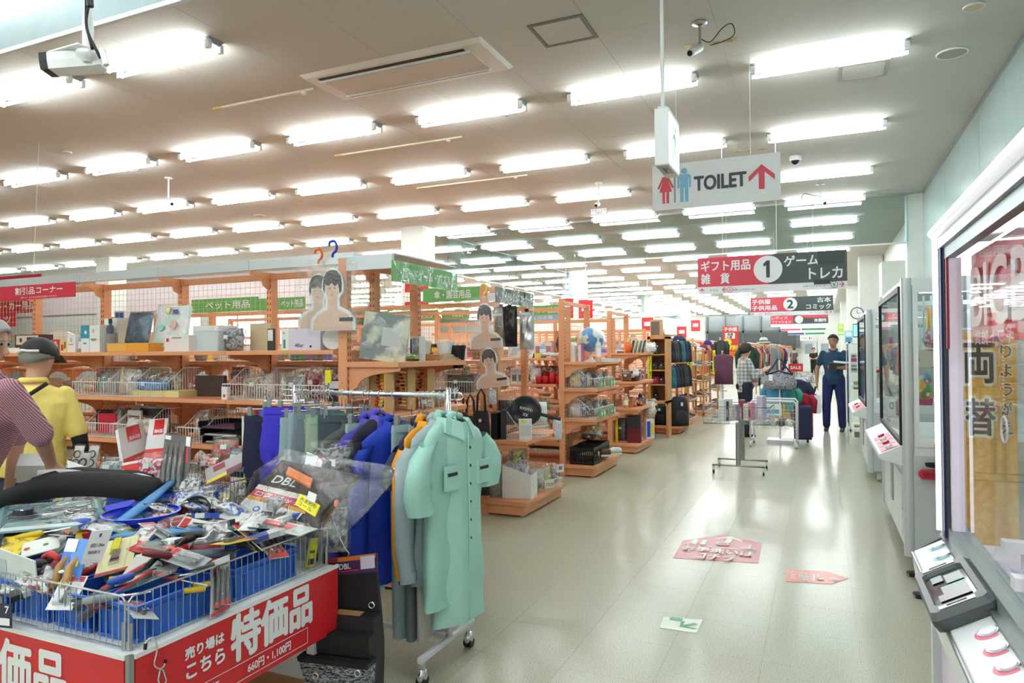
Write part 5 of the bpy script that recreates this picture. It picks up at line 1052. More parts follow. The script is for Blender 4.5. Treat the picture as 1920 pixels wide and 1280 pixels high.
# ---------------------------------------------------------------- bargain table
TZ = .65; TX = -1.79; TY = 1.355
o = T('bargain_table', 'white display table with red price boards at the lower left', 'table', (-2.45, 1.8, 0))
MB().box(-3.1, TX-.004, TY+.004, 2.26, TZ-.03, TZ).build('table_top', WHITE, o, W=True, bevel=.003)
for x in (-3.06, TX-.06):
    for y in (TY+.05, 2.2): MB().box(x-.018, x+.018, y-.018, y+.018, 0, TZ-.03).build('leg', WHITE, o, W=True)
MB().box(-3.0, TX-.07, 2.2, 2.215, .2, TZ-.2).build('inner_panel', WHITE, o, W=True)
MB().box(TX-.012, TX+.004, TY-.004, TY+.012, .38, TZ).build('corner_trim', STEEL, o, W=True)
BR = M((214, 38, 48), .35, name='red_board')
b1 = T('price_board', 'red special price board on the right side of the table, lower part of frame', 'board', (TX, 1.8, .41)); MB().box(TX, TX+.006, TY+.015, 2.27, .39, TZ-.008).build('board', BR, b1, W=True)
MB().box(TX-.001, TX+.009, TY+.012, 2.272, TZ-.012, TZ+.002).build('white_edge', WHITE, b1, W=True)
art(b1, (TX+.006, 0, 0), (0, 1, 0), (0, 0, 1), [('t', '特価品', 1.72, .482, 2.11, .630, SW, .045), ('t', '売り場は', 1.536, .565, 1.686, .600, SW, .05), ('t', 'こちら', 1.54, .505, 1.688, .550, SW, .05),
    ('r', 1.58, .409, 2.085, .411, SW, 'outline'), ('r', 1.58, .466, 2.085, .468, SW, 'outline'), ('r', 2.083, .411, 2.085, .466, SW, 'outline'), ('r', 1.58, .411, 1.582, .466, SW, 'outline'), ('t', '660円・1,100円', 1.784, .422, 1.99, .454, SW, .03), ('t', '特価', 1.6, .42, 1.66, .456, SW, .02)])
b2 = T('price_board', 'red special price board on the front side of the table, bottom left corner', 'board', (-2.4, TY, .41)); MB().box(-3.1, TX-.015, TY-.006, TY, .39, TZ-.008).build('board', BR, b2, W=True)
MB().box(-3.1, TX-.012, TY-.009, TY+.001, TZ-.012, TZ+.002).build('white_edge', WHITE, b2, W=True)
art(b2, (0, TY-.006, 0), (1, 0, 0), (0, 0, 1), [('t', '特価品', -2.545, .455, -2.055, .612, SW, .045)])
FW_ = M((206, 209, 210), .25, .8, 'metal', name='galvanised_wire')
def fence(lab, a, b_, z0=TZ+.004, h=.15, pitch=.026):
    a, b_ = V(a), V(b_); L_ = (b_-a).length; u = (b_-a)/L_; n = int(L_/pitch)
    o = T('wire_fence', lab, 'fence', ((a.x+b_.x)/2, (a.y+b_.y)/2, z0)); g = MB(); r = MB(); k = .012
    P = lambda q, z: a+u*q+V((0, 0, z0+z))
    r.tube([P(0, 0), P(0, h-k), P(k, h), P(L_-k, h), P(L_, h-k), P(L_, 0)], .0032, 6).tube([P(0, .004), P(L_, .004)], .0026, 5)
    for i in range(1, n): g.tube([P(L_*i/n, .0), P(L_*i/n, h+.001)], .0014, 4, cap=False)
    r.build('rim_wire', FW_, o, W=True); g.build('fence_wires', FW_, o, W=True)['kind'] = 'stuff'
    nn = V((-u.y, u.x, 0))
    for q in (0.006, L_-.006):
        MB().cyl(P(q, .0), P(q, .075), .006, 8).build('clip_post', STEEL, o, W=True)
    return o
fence('wire fence along the right edge of the bargain table', (TX-.03, TY+.02, 0), (TX-.03, 2.25, 0))
fence('wire fence along the front edge of the bargain table', (TX-.045, TY+.02, 0), (-2.42, TY+.02, 0)); fence('left wire fence on the front edge, mostly out of frame', (-2.43, TY+.02, 0), (-3.08, TY+.02, 0))
fence('rear wire fence of the bargain table behind the strap', (-2.83, 2.25, 0), (-1.85, 2.25, 0), h=.14)
# second table behind it
o = T('bargain_table', 'white second display table behind the first, under the catalogue packs', 'table', (-3.35, 2.75, 0))
MB().box(-3.9, -2.83, 2.34, 3.15, TZ-.03, TZ).build('table_top', WHITE, o, W=True)
for x in (-3.86, -2.88):
    for y in (2.38, 3.1): MB().box(x-.018, x+.018, y-.018, y+.018, 0, TZ-.03).build('leg', WHITE, o, W=True)
fence('wire fence on the right edge of the second table', (-2.84, 2.36, 0), (-2.84, 3.13, 0), h=.17); fence('wire fence on the rear edge of the second table', (-3.6, 3.13, 0), (-2.86, 3.13, 0), h=.17)
def crate(lab, x, y, z=TZ+.002, w_=.17, d=.31, h=.11, rz=0, group=None):
    o = T('blue_crate', lab, 'crate', (x, y, z), rz); a, b_ = w_/2, d/2; t = .004; s = .006
    m = MB(); m.box(-a+s, a-s, -b_+s, b_-s, 0, t)
    for sx in (-1, 1): m.hexa([(sx*(a-s), -b_+s, 0), (sx*(a-s), b_-s, 0), (sx*(a-s-t), b_-s, 0), (sx*(a-s-t), -b_+s, 0), (sx*a, -b_, h), (sx*a, b_, h), (sx*(a-t), b_, h), (sx*(a-t), -b_, h)])
    for sy in (-1, 1): m.hexa([(-a+s, sy*(b_-s), 0), (a-s, sy*(b_-s), 0), (a-s, sy*(b_-s-t), 0), (-a+s, sy*(b_-s-t), 0), (-a, sy*b_, h), (a, sy*b_, h), (a, sy*(b_-t), h), (-a, sy*(b_-t), h)])
    m.build('crate_shell', CRATE, o)
    r = MB(); e = .006
    for z0, z1 in ((h-.008, h), (h-.026, h-.021)): 
        for q in ((-a-e, a+e, -b_-e, -b_), (-a-e, a+e, b_, b_+e), (-a-e, -a, -b_, b_), (a, a+e, -b_, b_)): r.box(*q, z0, z1)
    r.build('rim_band', CRATE, o); r = MB()
    for sx in (-1, 1):
        for q in (-b_+.012, -b_+.05, b_-.05, b_-.012): r.box(sx*a-.003, sx*a+.003, q-.003, q+.003, .012, h-.022)
    for sy in (-1, 1):
        for q in (-a+.012, -a+.04, a-.04, a-.012): r.box(q-.003, q+.003, sy*b_-.003, sy*b_+.003, .012, h-.022)
    r.box(-a+.001, a-.001, -b_+.001, b_-.001, .0, .012); r.build('rib', CRATE, o); return o
cx = [-1.925, -2.125, -2.325, -2.525, -2.725]; cy = [1.57, 1.94]
cn_ = ['rightmost', 'second from the right', 'third from the right', 'fourth from the right', 'fifth from the right']
for i, x in enumerate(cx):
    for j, y in enumerate(cy): crate('blue plastic crate on the bargain table, %s in the %s line' % (cn_[i], ('front', 'back')[j]), x, y)
crate('blue plastic crate on the second table behind the wire fence', -2.98, 2.55, h=.13); crate('blue crate deeper on the second table', -3.25, 2.55, h=.13)
# helper: flat package spanned by three corners (px,py,z): lower-left, lower-right, upper-left
def card(nm, lab, cat, bl, br, tl, col, prints=(), th=.004, blister=None, kind='', c2=None):
    p0, p1, p3 = atz(*bl), atz(*br), atz(*tl); o = T(nm, lab, cat, tuple(p0)); u, v = p1-p0, p3-p0; n_ = u.cross(v).normalized()
    z = V((0, 0, 0)); lo = [z-n_*th, u-n_*th, u+v-n_*th, v-n_*th]; hi = [z, u, u+v, v.copy()]
    MB().prismpts(lo, hi).build('backing_card', M(col, .4, kind=kind, c2=c2, sc=14), o)
    if prints: art(o, (0, 0, 0), u, v, prints, W=False)
    if blister:
        a0, b0, a1, b1, hh = blister; P = lambda a, b, q: u*a+v*b+n_*q; i_ = .06
        m = MB().hexa([P(a0, b0, .001), P(a1, b0, .001), P(a1, b1, .001), P(a0, b1, .001), P(a0+i_*(a1-a0), b0+i_, hh), P(a1-i_*(a1-a0), b0+i_, hh), P(a1-i_*(a1-a0), b1-i_, hh), P(a0+i_*(a1-a0), b1-i_, hh)]); m.build('clear_blister', FILM, o)
    o['_u'] = tuple(u); o['_v'] = tuple(v); o['_n'] = tuple(n_); return o, u, v, n_
def rod(o, nm, a, b_, r, mat, n=10): MB().tube([a, a+(b_-a)*.5, b_], [r, r, r*.98], n).build(nm, mat, o, smooth=True)
# black foam sleeve
def strip(nm, lab, cat, pts, wid, th, mat, up=(0, .25, 1)):
    P = cr([atz(*p) for p in pts], 4); wid = [wid[min(len(wid)-1, i//4)] for i in range(len(P))] if isinstance(wid, list) else wid; c = sum(P, V())/len(P); o = T(nm, lab, cat, tuple(c)); rings = []; upv = V(up).normalized()
    for i, p in enumerate(P):
        d = (P[min(i+1, len(P)-1)]-P[max(0, i-1)]).normalized(); n_ = d.cross(upv).normalized(); w_ = wid[i] if isinstance(wid, list) else wid
        q = p-c; rings.append([q-upv*w_/2-n_*th/2, q+upv*w_/2-n_*th/2, q+upv*(w_/2+th*.4), q+upv*w_/2+n_*th/2, q-upv*w_/2+n_*th/2])
    MB().loft(rings).build('strip_body', mat, o, smooth=True); return o
FOAM = M((20, 20, 22), .75, kind='cloth')
strip('foam_sleeve', 'long black foam sleeve arching over the bargain heap', 'sleeve', [(-30, 960, .86), (30, 935, .88), (90, 918, .9), (150, 912, .91), (210, 914, .91), (260, 920, .9), (300, 926, .88)], [.07, .08, .085, .085, .085, .08, .05], .07, FOAM)
strip('foam_sleeve', 'black foam sleeve with a white film edge behind the arching one', 'sleeve', [(55, 914, .9), (100, 900, .92), (150, 893, .93), (200, 898, .92), (250, 900, .92), (285, 908, .9)], .05, .05, FOAM)
strip('film_edge', 'torn white film edge lying over the black foam sleeves', 'film', [(70, 886, .95), (120, 884, .96), (170, 890, .96), (215, 896, .95), (260, 892, .95), (296, 903, .92)], .022, .004, M((214, 214, 210), .3))
card('white_box_lid', 'white box standing at the far left behind the foam sleeve', 'box', (24, 905, .84), (76, 905, .84), (30, 873, .97), (236, 238, 240), th=.06)
o, u, v, n_ = card('gauge_pack', 'tyre gauge blister pack with a round dial at the left edge', 'package', (-12, 1000, .84), (196, 982, .84), (2, 948, .87), (110, 146, 152), [('r', .02, .03, .98, .14, M((206, 214, 216), .4)), ('r', .55, .6, .97, .95, M((180, 196, 196), .4)), ('r', .6, .16, .8, .22, M((40, 44, 50), .5))], blister=(.04, .08, .95, .9, .02))
mx = Matrix((u.normalized().to_4d(), v.normalized().to_4d(), n_.to_4d(), V((0, 0, 0, 1)))).transposed(); c = u*.24+v*.5
for k in range(3): mx[k][3] = c[k]
for r_, a, b_, nm, mt in ((.052, 0, .012, 'blister_rim', M((96, 100, 108), .15)), (.038, .012, .034, 'gauge_case', M((40, 44, 52), .3)), (.034, .034, .038, 'gauge_face', M((110, 130, 146), .1, .3))): MB().lathe([(.001, a), (r_, a), (r_*.93, b_), (.001, b_)], n=24).xf(mx).build(nm, mt, o, smooth=False)
for a, b_, c_, w2 in ((.42, .35, (210, 216, 218), .2), (.5, .6, (150, 160, 164), .25), (.66, .5, (90, 110, 116), .2)): rod(o, 'gauge_fitting', u*a+v*b_+n_*.012, u*(a+w2)+v*(b_+.05)+n_*.012, .01, M(c_, .2, .5, 'metal'))
def sack(nm, lab, cat, pts, r, mat, flat=.45, inner=None, seed=0):          # long clear bag along a path
    P = [atz(*p) for p in pts]; c = sum(P, V())/len(P); o = T(nm, lab, cat, tuple(c)); rings = []
    for i, p in enumerate(P):
        d = (P[min(i+1, len(P)-1)]-P[max(0, i-1)]).normalized(); s_ = d.cross(V((0, 0, 1))).normalized(); t_ = s_.cross(d); rr = r[i] if isinstance(r, list) else r
        rings.append([p-c+s_*rr*math.cos(a)*(1+.25*noise.noise(V((a, i, seed))))+t_*rr*flat*math.sin(a) for a in [2*PI*k/12 for k in range(12)]])
    if inner:
        rg = [[q*1 for q in g] for g in rings]
        for g in rg:
            m_ = sum(g, V())/12
            for i in range(12): g[i] = m_+(g[i]-m_)*.55
        MB().loft(rg).build('contents', inner, o, smooth=True)
    MB().loft(rings).build('clear_bag', mat, o, smooth=True); return o
BLF = M((196, 220, 242), .1, kind='film')
sack('long_blue_pack', 'long pale blue clear pack slanting up to the right', 'package', [(196, 1003, .84), (225, 980, .86), (258, 955, .88), (290, 930, .9), (322, 903, .93)], [.03, .045, .05, .045, .025], BLF, inner=M((176, 208, 232), .3))
sack('long_blue_pack', 'long pale blue clear pack lying across the heap', 'package', [(170, 1015, .82), (220, 1005, .83), (280, 1000, .84), (340, 996, .84), (396, 992, .84)], [.03, .045, .045, .04, .02], BLF, inner=M((190, 212, 228), .3))
p = atz(265, 985, .82); o = T('blue_dish', 'deep cobalt blue dish under the slanting pale blue pack', 'dish', tuple(p)); MB().lathe([(.001, 0), (.09, .0), (.14, .05), (.135, .052), (.088, .006), (.001, .006)], n=24).build('dish_bowl', M((24, 44, 190), .25), o, smooth=True); MB().lathe([(.14, .05), (.144, .054), (.135, .056)], n=24).build('dish_rim', M((30, 60, 215), .25), o)
card('cobalt_folder', 'cobalt blue folded sheet with a black label below the foam sleeve', 'package', (205, 968, .85), (262, 955, .86), (195, 948, .88), (28, 48, 205), [('r', -.3, -.1, .1, .5, M((24, 24, 30), .4))])
# black strap ring
p = atz(368, 962, .84); o = T('leather_strap', 'black curled tool strap with rivets and a white tag', 'strap', tuple(p), rot=(.95, .1, .3))
MB().lathe([(.062, -.03), (.066, .03), (.061, .03), (.057, -.03)], n=28).build('strap_band', M((26, 26, 28), .45), o, smooth=True)
for a in (.4, 1.6, 4.2, 5.2): MB().ball((.066*math.cos(a), .066*math.sin(a), .012), .006, 8, 6).build('rivet', CHROME, o, smooth=True)
MB().box(-.02, .02, -.002, .002, -.03, .02).xf(Matrix.Translation((0, -.02, .02))).build('paper_tag', WHITE, o)
# hero: big clear bag with printed header
o, u, v, n_ = card('heat_pack_bag', 'large crinkled clear bag with white, maroon and yellow print at the right end', 'package', (438, 962, .80), (572, 1004, .80), (528, 862, 1.03), (60, 56, 60), [('r', .0, .55, .75, .95, M((70, 46, 52), .4, kind='blotch', c2=(30, 30, 32), sc=30)), ('t', 'DBL', .12, .62, .45, .74, SW, .04), ('r', .0, .34, .8, .46, M((206, 40, 80), .4)), ('r', 0, .46, .8, .54, M((236, 230, 230), .4)), ('t', 'ロスパックS', .06, .36, .78, .44, SW, .03), ('r', 0, .28, .82, .34, M((230, 170, 50), .4)), ('t', 'DELUX', .2, .29, .6, .33, M((160, 60, 30), .4), .02), ('r', 0, .0, .8, .28, M((232, 236, 240), .4)), ('c', .25, .16, .045, M((50, 90, 190), .4)), ('c', .25, .16, .028, SW), ('c', .5, .1, .05, M((60, 120, 200), .4)), ('r', .82, .3, .99, .8, M((60, 60, 62), .5))], th=.02)
L_, Hh = u.length, v.length; b = MB().pillow(L_*1.5, Hh*1.25, .12, 14, .8, 77); uu, vv = u.normalized(), v.normalized()
for i, q in enumerate(b.v): b.v[i] = uu*(q.x+L_*.62)+vv*(q.z-.02)+n_*(-q.y+.0)
b.build('clear_bag', FILM, o, smooth=True)
o, u, v, n_ = card('price_sticker', 'bright yellow sticker card on the big clear bag', 'sticker', (553, 945, .92), (590, 968, .90), (563, 925, .95), (240, 228, 40), [('t', '水まわり', .1, .5, .9, .85, M((120, 120, 60), .5), .02), ('t', 'コール', .1, .12, .8, .42, M((120, 120, 60), .5), .02)])
card('price_label', 'small white price label above the yellow sticker', 'label', (575, 935, .95), (590, 942, .94), (579, 920, .97), (240, 240, 242))
o, u, v, n_ = card('tool_case_pack', 'black and red printed pack behind the big clear bag', 'package', (560, 918, .93), (606, 938, .9), (575, 845, 1.07), (52, 50, 52), [('r', .02, .3, .5, .98, M((232, 234, 238), .4)), ('r', .5, .25, .72, .95, M((206, 40, 60), .4)), ('t', 'OTAKO', .53, .3, .7, .92, SW, .02), ('c', .25, .6, .1, M((50, 90, 190), .4)), ('c', .25, .6, .06, SW)], th=.02)
card('orange_strip', 'orange flat handle lying on the big bag', 'tool', (536, 888, 1.0), (582, 912, .97), (541, 874, 1.02), (238, 130, 70), th=.01)
rod(T('hand_tool', 'orange slim handle poking up at the right fence', 'tool', tuple(atz(607, 985, .8))), 'handle_shaft', V((0, 0, 0)), atz(632, 940, .93)-atz(607, 985, .8), .008, M((240, 110, 50), .4))
for k, (px, py, z, c_, l) in enumerate(((628, 900, .92, (52, 52, 56), 'dark crumpled clear bag above the right fence corner'), (600, 1010, .68, (70, 62, 66), 'dark clear bag standing inside the right fence'), (620, 1030, .67, (110, 106, 112), 'grey clear bag squeezed in the right fence corner'), (545, 1000, .76, (90, 88, 92), 'grey-brown clear bag under the big printed bag'))):
    p = atz(px, py, z); lumps(l, 'bag', c_, (p.x-.02, p.y, max(TZ+.004, p.z-.04)), .2, .22, .1, rz=.6, rx=-.2, seed=200+k, c2=tuple(min(255, v+70) for v in c_))
card('yellow_green_pack', 'yellow-green narrow pack inside the right fence', 'package', (573, 1064, .66), (590, 1062, .66), (580, 1010, .78), (206, 206, 50), [('r', .2, .1, .8, .3, M((60, 60, 60), .5)), ('r', .2, .5, .8, .6, M((90, 90, 60), .5))])
card('grey_tool_card', 'long grey card with a red handled file in front of the big bag', 'package', (402, 968, .84), (560, 1004, .83), (435, 956, .86), (206, 210, 206), [('r', .48, .35, .82, .85, M((216, 40, 50), .4))], blister=(.3, .1, .98, .95, .02))
o, u, v, n_ = card('socket_pack', 'black socket set card slanting down to the right', 'package', (386, 982, .83), (448, 1030, .8), (410, 978, .86), (52, 56, 66), [('r', .02, .05, .3, .95, M((206, 60, 70), .4)), ('r', .3, .0, .34, 1, SW)], blister=(.3, .08, .95, .92, .02))
for k in range(3): MB().cyl(u*(.4+.18*k)+v*.25+n_*.01, u*(.4+.18*k)+v*.75+n_*.01, .012, 10).build('socket', M((40, 48, 66), .3, .4), o)
card('yellow_strip_pack', 'narrow yellow and black card beside the socket set', 'package', (412, 980, .84), (478, 1036, .79), (424, 976, .86), (226, 196, 70), [('r', .0, .5, 1, 1, M((50, 50, 54), .4))])
def rods_pack(nm, lab, bl, br, tl, col, rc, n, prints, rr=.007, z=.009, hor=False):
    o, u, v, n_ = card(nm, lab, 'package', bl, br, tl, col, prints, blister=(.06, .05, .94, .82, z*2))
    for k in range(n):
        a = (k+.7)/(n+.4); 
        rod(o, 'chisel_rod', u*a+v*.1+n_*z, u*a+v*.76+n_*z, rr, rc)
        MB().cyl(u*a+v*.1+n_*z, u*a+v*.2+n_*z, rr*1.15, 10).build('rod_tip', M((190, 50, 50), .4), o)
    return o
rods_pack('chisel_pack', 'white and red carded set of three grey bars in front of the blue crate', (505, 1047, .76), (542, 1042, .76), (466, 984, .84), (206, 200, 196), M((110, 114, 116), .35, .5), 3, [('r', 0, .82, .9, 1, SW), ('r', .05, .6, .2, .82, M((206, 60, 70), .4)), ('r', 0, 0, 1, .1, M((210, 60, 50), .4))])
rods_pack('chisel_pack', 'tall carded set of three dark bars hanging inside the right fence', (395, 1158, .665), (430, 1140, .665), (397, 1052, .81), (190, 186, 180), M((96, 98, 98), .35, .5), 3, [('r', 0, .85, 1, 1, SW), ('r', .1, .7, .4, .84, M((206, 60, 70), .4)), ('r', 0, 0, 1, .06, M((206, 60, 70), .4))])
o, u, v, n_ = card('red_tools_pack', 'red and clear carded cutter below the strap', 'package', (285, 998, .82), (338, 988, .82), (300, 972, .86), (206, 200, 200), [('r', .1, .2, .9, .5, M((206, 50, 60), .4)), ('r', .1, .6, .9, .8, M((216, 60, 70), .4))], blister=(.05, .1, .95, .9, .015))
# pruning shears card, header card, latch card
o, u, v, n_ = card('pruner_pack', 'blue and yellow carded garden pruner at the front left', 'package', (92, 1118, .74), (138, 1122, .74), (128, 1008, .88), (90, 150, 226), [('p', [(.0, .3), (.5, .3), (.3, .75), (0, .9)], M((70, 120, 210), .4)), ('r', .02, .75, .5, .98, SW), ('r', .1, .05, .9, .28, M((230, 210, 60), .4)), ('c', .75, .55, .05, M((230, 210, 60), .4))])
for s_, c_ in ((.2, (170, 126, 66)), (.62, (186, 140, 76))): MB().tube([u*s_+v*.08+n_*.02, u*(s_+.12)+v*.25+n_*.025, u*(s_+.06)+v*.42+n_*.025, u*(s_+.2)+v*.62+n_*.02], [.008, .013, .012, .004], 10).build('pruner_handle', M(c_, .45), o, smooth=True)
MB().lathe([(.012, 0), (.012, .006), (.001, .008)], tuple(u*.5+v*.33+n_*.03), 14).build('pivot_bolt', CHROME, o, smooth=True); MB().tube([u*.5+v*.06+n_*.02, u*.62+v*.0+n_*.02, u*.52-v*.12+n_*.02], .007, 8).build('yellow_lock', M((226, 210, 40), .4), o)
card('header_card', 'white pointed header card with small printed lines', 'card', (150, 1058, .82), (190, 1054, .82), (172, 995, .93), (242, 242, 243), [('c', .5, .85, .06, M((90, 80, 140), .5)), ('t', '1段式ヒレ200mm', .2, .5, .85, .62, GY, .02), ('t', '精密用切断工具', .2, .3, .75, .4, GY, .02)])
o, u, v, n_ = card('latch_pack', 'cream card with a yellow and silver buckle', 'package', (176, 1082, .79), (246, 1064, .79), (196, 1016, .86), (228, 222, 176), [('r', .75, .1, .8, .9, M((206, 200, 160), .5)), ('r', .0, .0, 1, .06, M((200, 70, 70), .5))])
P = lambda a, b, q: u*a+v*b+n_*q
MB().hexa([P(.25, .55, .002), P(.5, .55, .002), P(.5, .95, .002), P(.25, .95, .002), P(.28, .58, .018), P(.47, .58, .018), P(.47, .92, .018), P(.28, .92, .018)]).build('yellow_plate', M((206, 200, 40), .4), o)
MB().hexa([P(.28, .25, .002), P(.58, .25, .002), P(.58, .55, .002), P(.28, .55, .002), P(.31, .28, .022), P(.55, .28, .022), P(.55, .52, .022), P(.31, .52, .022)]).build('silver_buckle', CHROME, o)
o, u, v, n_ = card('clear_flat_bag', 'wide translucent white bag with faint printing in the centre', 'bag', (215, 1098, .77), (330, 1070, .77), (255, 1040, .82), (206, 206, 200), [('r', .3, .3, .8, .7, M((176, 190, 188), .4))]); 
for k, (a, b_, l) in enumerate((((272, 1064, .79), (140, 1140, .73), 'red-topped grey pry bar lying over the front crate, upper one'), ((282, 1078, .78), (150, 1160, .71), 'red-topped grey pry bar lying over the front crate, lower one'))):
    A, B = atz(*a), atz(*b_); o = T('pry_bar', l, 'tool', tuple((A+B)/2)); m_ = (A+B)/2; rod(o, 'grey_shaft', B-m_, A-m_, .014, M((76, 80, 88), .4)); up = V((0, .004, .009)); rod(o, 'red_stripe', (B-m_)*.3+up, (A-m_)+up, .0085, M((206, 40, 46), .4))
o, u, v, n_ = card('screwdriver_pack', 'red handled tools in a long clear pack in the centre', 'package', (262, 1040, .80), (420, 1030, .79), (270, 1018, .83), (196, 200, 200), [('r', .1, .2, .95, .5, M((206, 36, 44), .4)), ('r', .4, .6, .98, .9, M((40, 40, 44), .4))], blister=(.02, .05, .98, .95, .02))
A, B = atz(300, 1055, .80), atz(326, 1030, .83); o = T('screwdriver', 'dark grip screwdriver with an orange collar and silver end', 'tool', tuple(A)); rod(o, 'grip', V((0, 0, 0)), (B-A)*.8, .017, M((60, 56, 54), .5)); rod(o, 'orange_collar', (B-A)*.8, B-A, .018, M((240, 100, 50), .4)); MB().cyl(V((0, 0, 0))-(B-A)*.05, V((0, 0, 0)), .013, 14).build('silver_end', CHROME, o)
rod(o, 'blade', B-A, (B-A)*1.9, .006, M((30, 30, 32), .4))
for k, (a, b_, r_, c_, l) in enumerate((((275, 1062, .80), (300, 1038, .83), .01, (22, 22, 24), 'short black lever beside the screwdriver'), ((330, 1018, .84), (375, 1003, .85), .012, (34, 34, 36), 'black square clamp head on the red tools'), ((322, 1030, .82), (352, 1026, .82), .012, (206, 34, 40), 'red grip end in the centre of the heap'), ((350, 1042, .81), (440, 1040, .80), .02, (70, 80, 94), 'long blue-grey bar case in the centre right'), ((362, 1100, .76), (392, 1094, .76), .009, (206, 170, 30), 'yellow handle end above the front crate'), ((345, 1108, .755), (384, 1103, .755), .009, (214, 180, 40), 'second yellow handle just below it'), ((60, 1060, .79), (112, 1050, .8), .016, (22, 22, 24), 'black barrel of the red pistol grip tool'), ((350, 1060, .79), (420, 1050, .79), .01, (180, 60, 60), 'dark red slim tool in clear film'))):
    A, B = atz(*a), atz(*b_); o = T('hand_tool', l, 'tool', tuple(A)); rod(o, 'shaft', V((0, 0, 0)), B-A, r_, M(c_, .4)); MB().cyl((B-A), (B-A)*1.04, r_*.8, 10).build('end_cap', M(tuple(min(255, v+40) for v in c_), .4), o)
p = atz(88, 1062, .78); o = T('pistol_grip', 'red curved pistol grip at the front left', 'tool', tuple(p)); MB().tube([(-.02, 0, .03), (.02, 0, .045), (.06, .0, .035), (.03, 0, .0), (.0, -.01, -.02), (-.01, -.02, -.06)], [.008, .014, .012, .013, .012, .008], 10).build('grip_body', M((206, 34, 44), .35), o, smooth=True); MB().ball((.03, 0, .03), .017, 10, 8).build('grip_knob', BLACK, o, smooth=True)
card('glove_pack', 'black and yellow work glove pack at the left edge', 'package', (-5, 1048, .78), (90, 1030, .79), (10, 992, .84), (40, 40, 40), [], kind='blotch', c2=(230, 200, 40))
card('white_green_card', 'white card with a green leaf mark on the glove pack', 'card', (38, 1046, .81), (112, 1026, .81), (44, 1018, .84), (236, 238, 234), [('c', .6, .5, .07, M((60, 150, 90), .5)), ('c', .12, .5, .08, M((206, 60, 60), .5))])
card('yellow_label_pack', 'yellow label pack half hidden under the tyre gauge card', 'package', (140, 1012, .80), (168, 1008, .80), (145, 988, .84), (222, 196, 40))
card('paper_sheet', 'large pale printed sheet leaning at the left front crate', 'paper', (-20, 1075, .76), (70, 1110, .74), (-25, 1020, .86), (226, 232, 226), [('r', .1, .2, .4, .7, M((200, 212, 208), .5)), ('r', .5, .3, .8, .35, M((190, 200, 198), .5))])
card('blue_label', 'small dark label on the left front crate with a white seven', 'label', (-8, 1200-25, .665), (22, 1178, .665), (-8, 1130, .73), (36, 40, 70), [('t', '7', .6, .6, .85, .9, SW, .03), ('r', .2, .1, .9, .4, SW)], th=.002)
# filler: the rest of the heap, every piece its own thing
adj = [('silver', (188, 192, 194)), ('black', (36, 36, 40)), ('red', (200, 40, 48)), ('blue', (50, 90, 190)), ('white', (232, 234, 234)), ('clear grey', (150, 156, 160)), ('yellow', (222, 190, 50)), ('maroon', (120, 40, 50)), ('teal', (70, 130, 140)), ('dark grey', (70, 72, 78))]
where_x = ['at the right fence', 'right of the middle', 'in the middle', 'left of the middle', 'at the left']
nf = 0
for i in range(14):
    for j in range(7):
        x = -1.87-.068*i+RD.uniform(-.02, .02); y = 1.44+.12*j+RD.uniform(-.03, .03); z = TZ+.05+min(.12, .035+.03*j)+RD.uniform(-.01, .03)
        cnm, col = adj[(i*3+j*5+RD.randrange(3)) % 10]; nf += 1; k = RD.randrange(4)
        wh = 'in the bargain heap, %s row back, %s in from the corner' % (nth(j+1), nth(i+1))
        rz = RD.uniform(0, PI)
        if k == 0:
            o = T('carded_tool', '%s carded tool %s' % (cnm, wh), 'package', (x, y, z), rot=(RD.uniform(-.4, .4), RD.uniform(-.4, .4), rz)); MB().box(-.035, .035, -.08, .08, 0, .002).build('backing_card', M(col, .4), o); MB().box(-.025, .025, -.06, .04, .002, .016).build('clear_blister', FILM, o); MB().tube([(0, -.05, .009), (0, 0, .009), (0, .035, .009)], [.008, .006, .003], 8).build('carded_piece', M((90, 92, 96), .3, .5), o); MB().box(-.03, .03, .05, .075, .002, .003).build('header_print', M((220, 222, 222) if col[0] < 128 else (190, 40, 50), .5), o)
        elif k == 1:
            o = T('hand_tool', '%s handled tool %s' % (cnm, wh), 'tool', (x, y, z+.012), rot=(RD.uniform(-.2, .2), RD.uniform(-.3, .3), rz)); MB().tube([(-.09, 0, 0), (-.06, 0, 0), (-.01, 0, 0), (0, 0, 0)], [.009, .013, .012, .008], 10).build('handle', M(col, .4), o, smooth=True); MB().cyl((0, 0, 0), (.09, 0, 0), .0035, 8).build('blade', CHROME, o)
        elif k == 2:
            o = T('small_pack', '%s film-wrapped pack %s' % (cnm, wh), 'package', (x, y, z), rot=(-1.3+RD.uniform(-.3, .3), 0, rz)); MB().pillow(.07, .12, .025, 5, .5, nf).build('contents', M(col, .4, kind='blotch', c2=(210, 212, 212), sc=40), o, smooth=True); MB().pillow(.09, .14, .035, 7, .7, nf+1).build('clear_bag', FILM, o, smooth=True)
        else:
            o = T('boxed_part', '%s narrow box %s' % (cnm, wh), 'box', (x, y, z), rot=(RD.uniform(-.3, .3), RD.uniform(-.3, .3), rz)); MB().box(-.02, .02, -.07, .07, 0, .02).build('carton_body', M(col, .45), o); MB().box(-.0205, .0205, -.03, .04, .001, .0205).build('wrap_label', M((226, 228, 228) if col[0] < 150 else (60, 80, 150), .5), o)
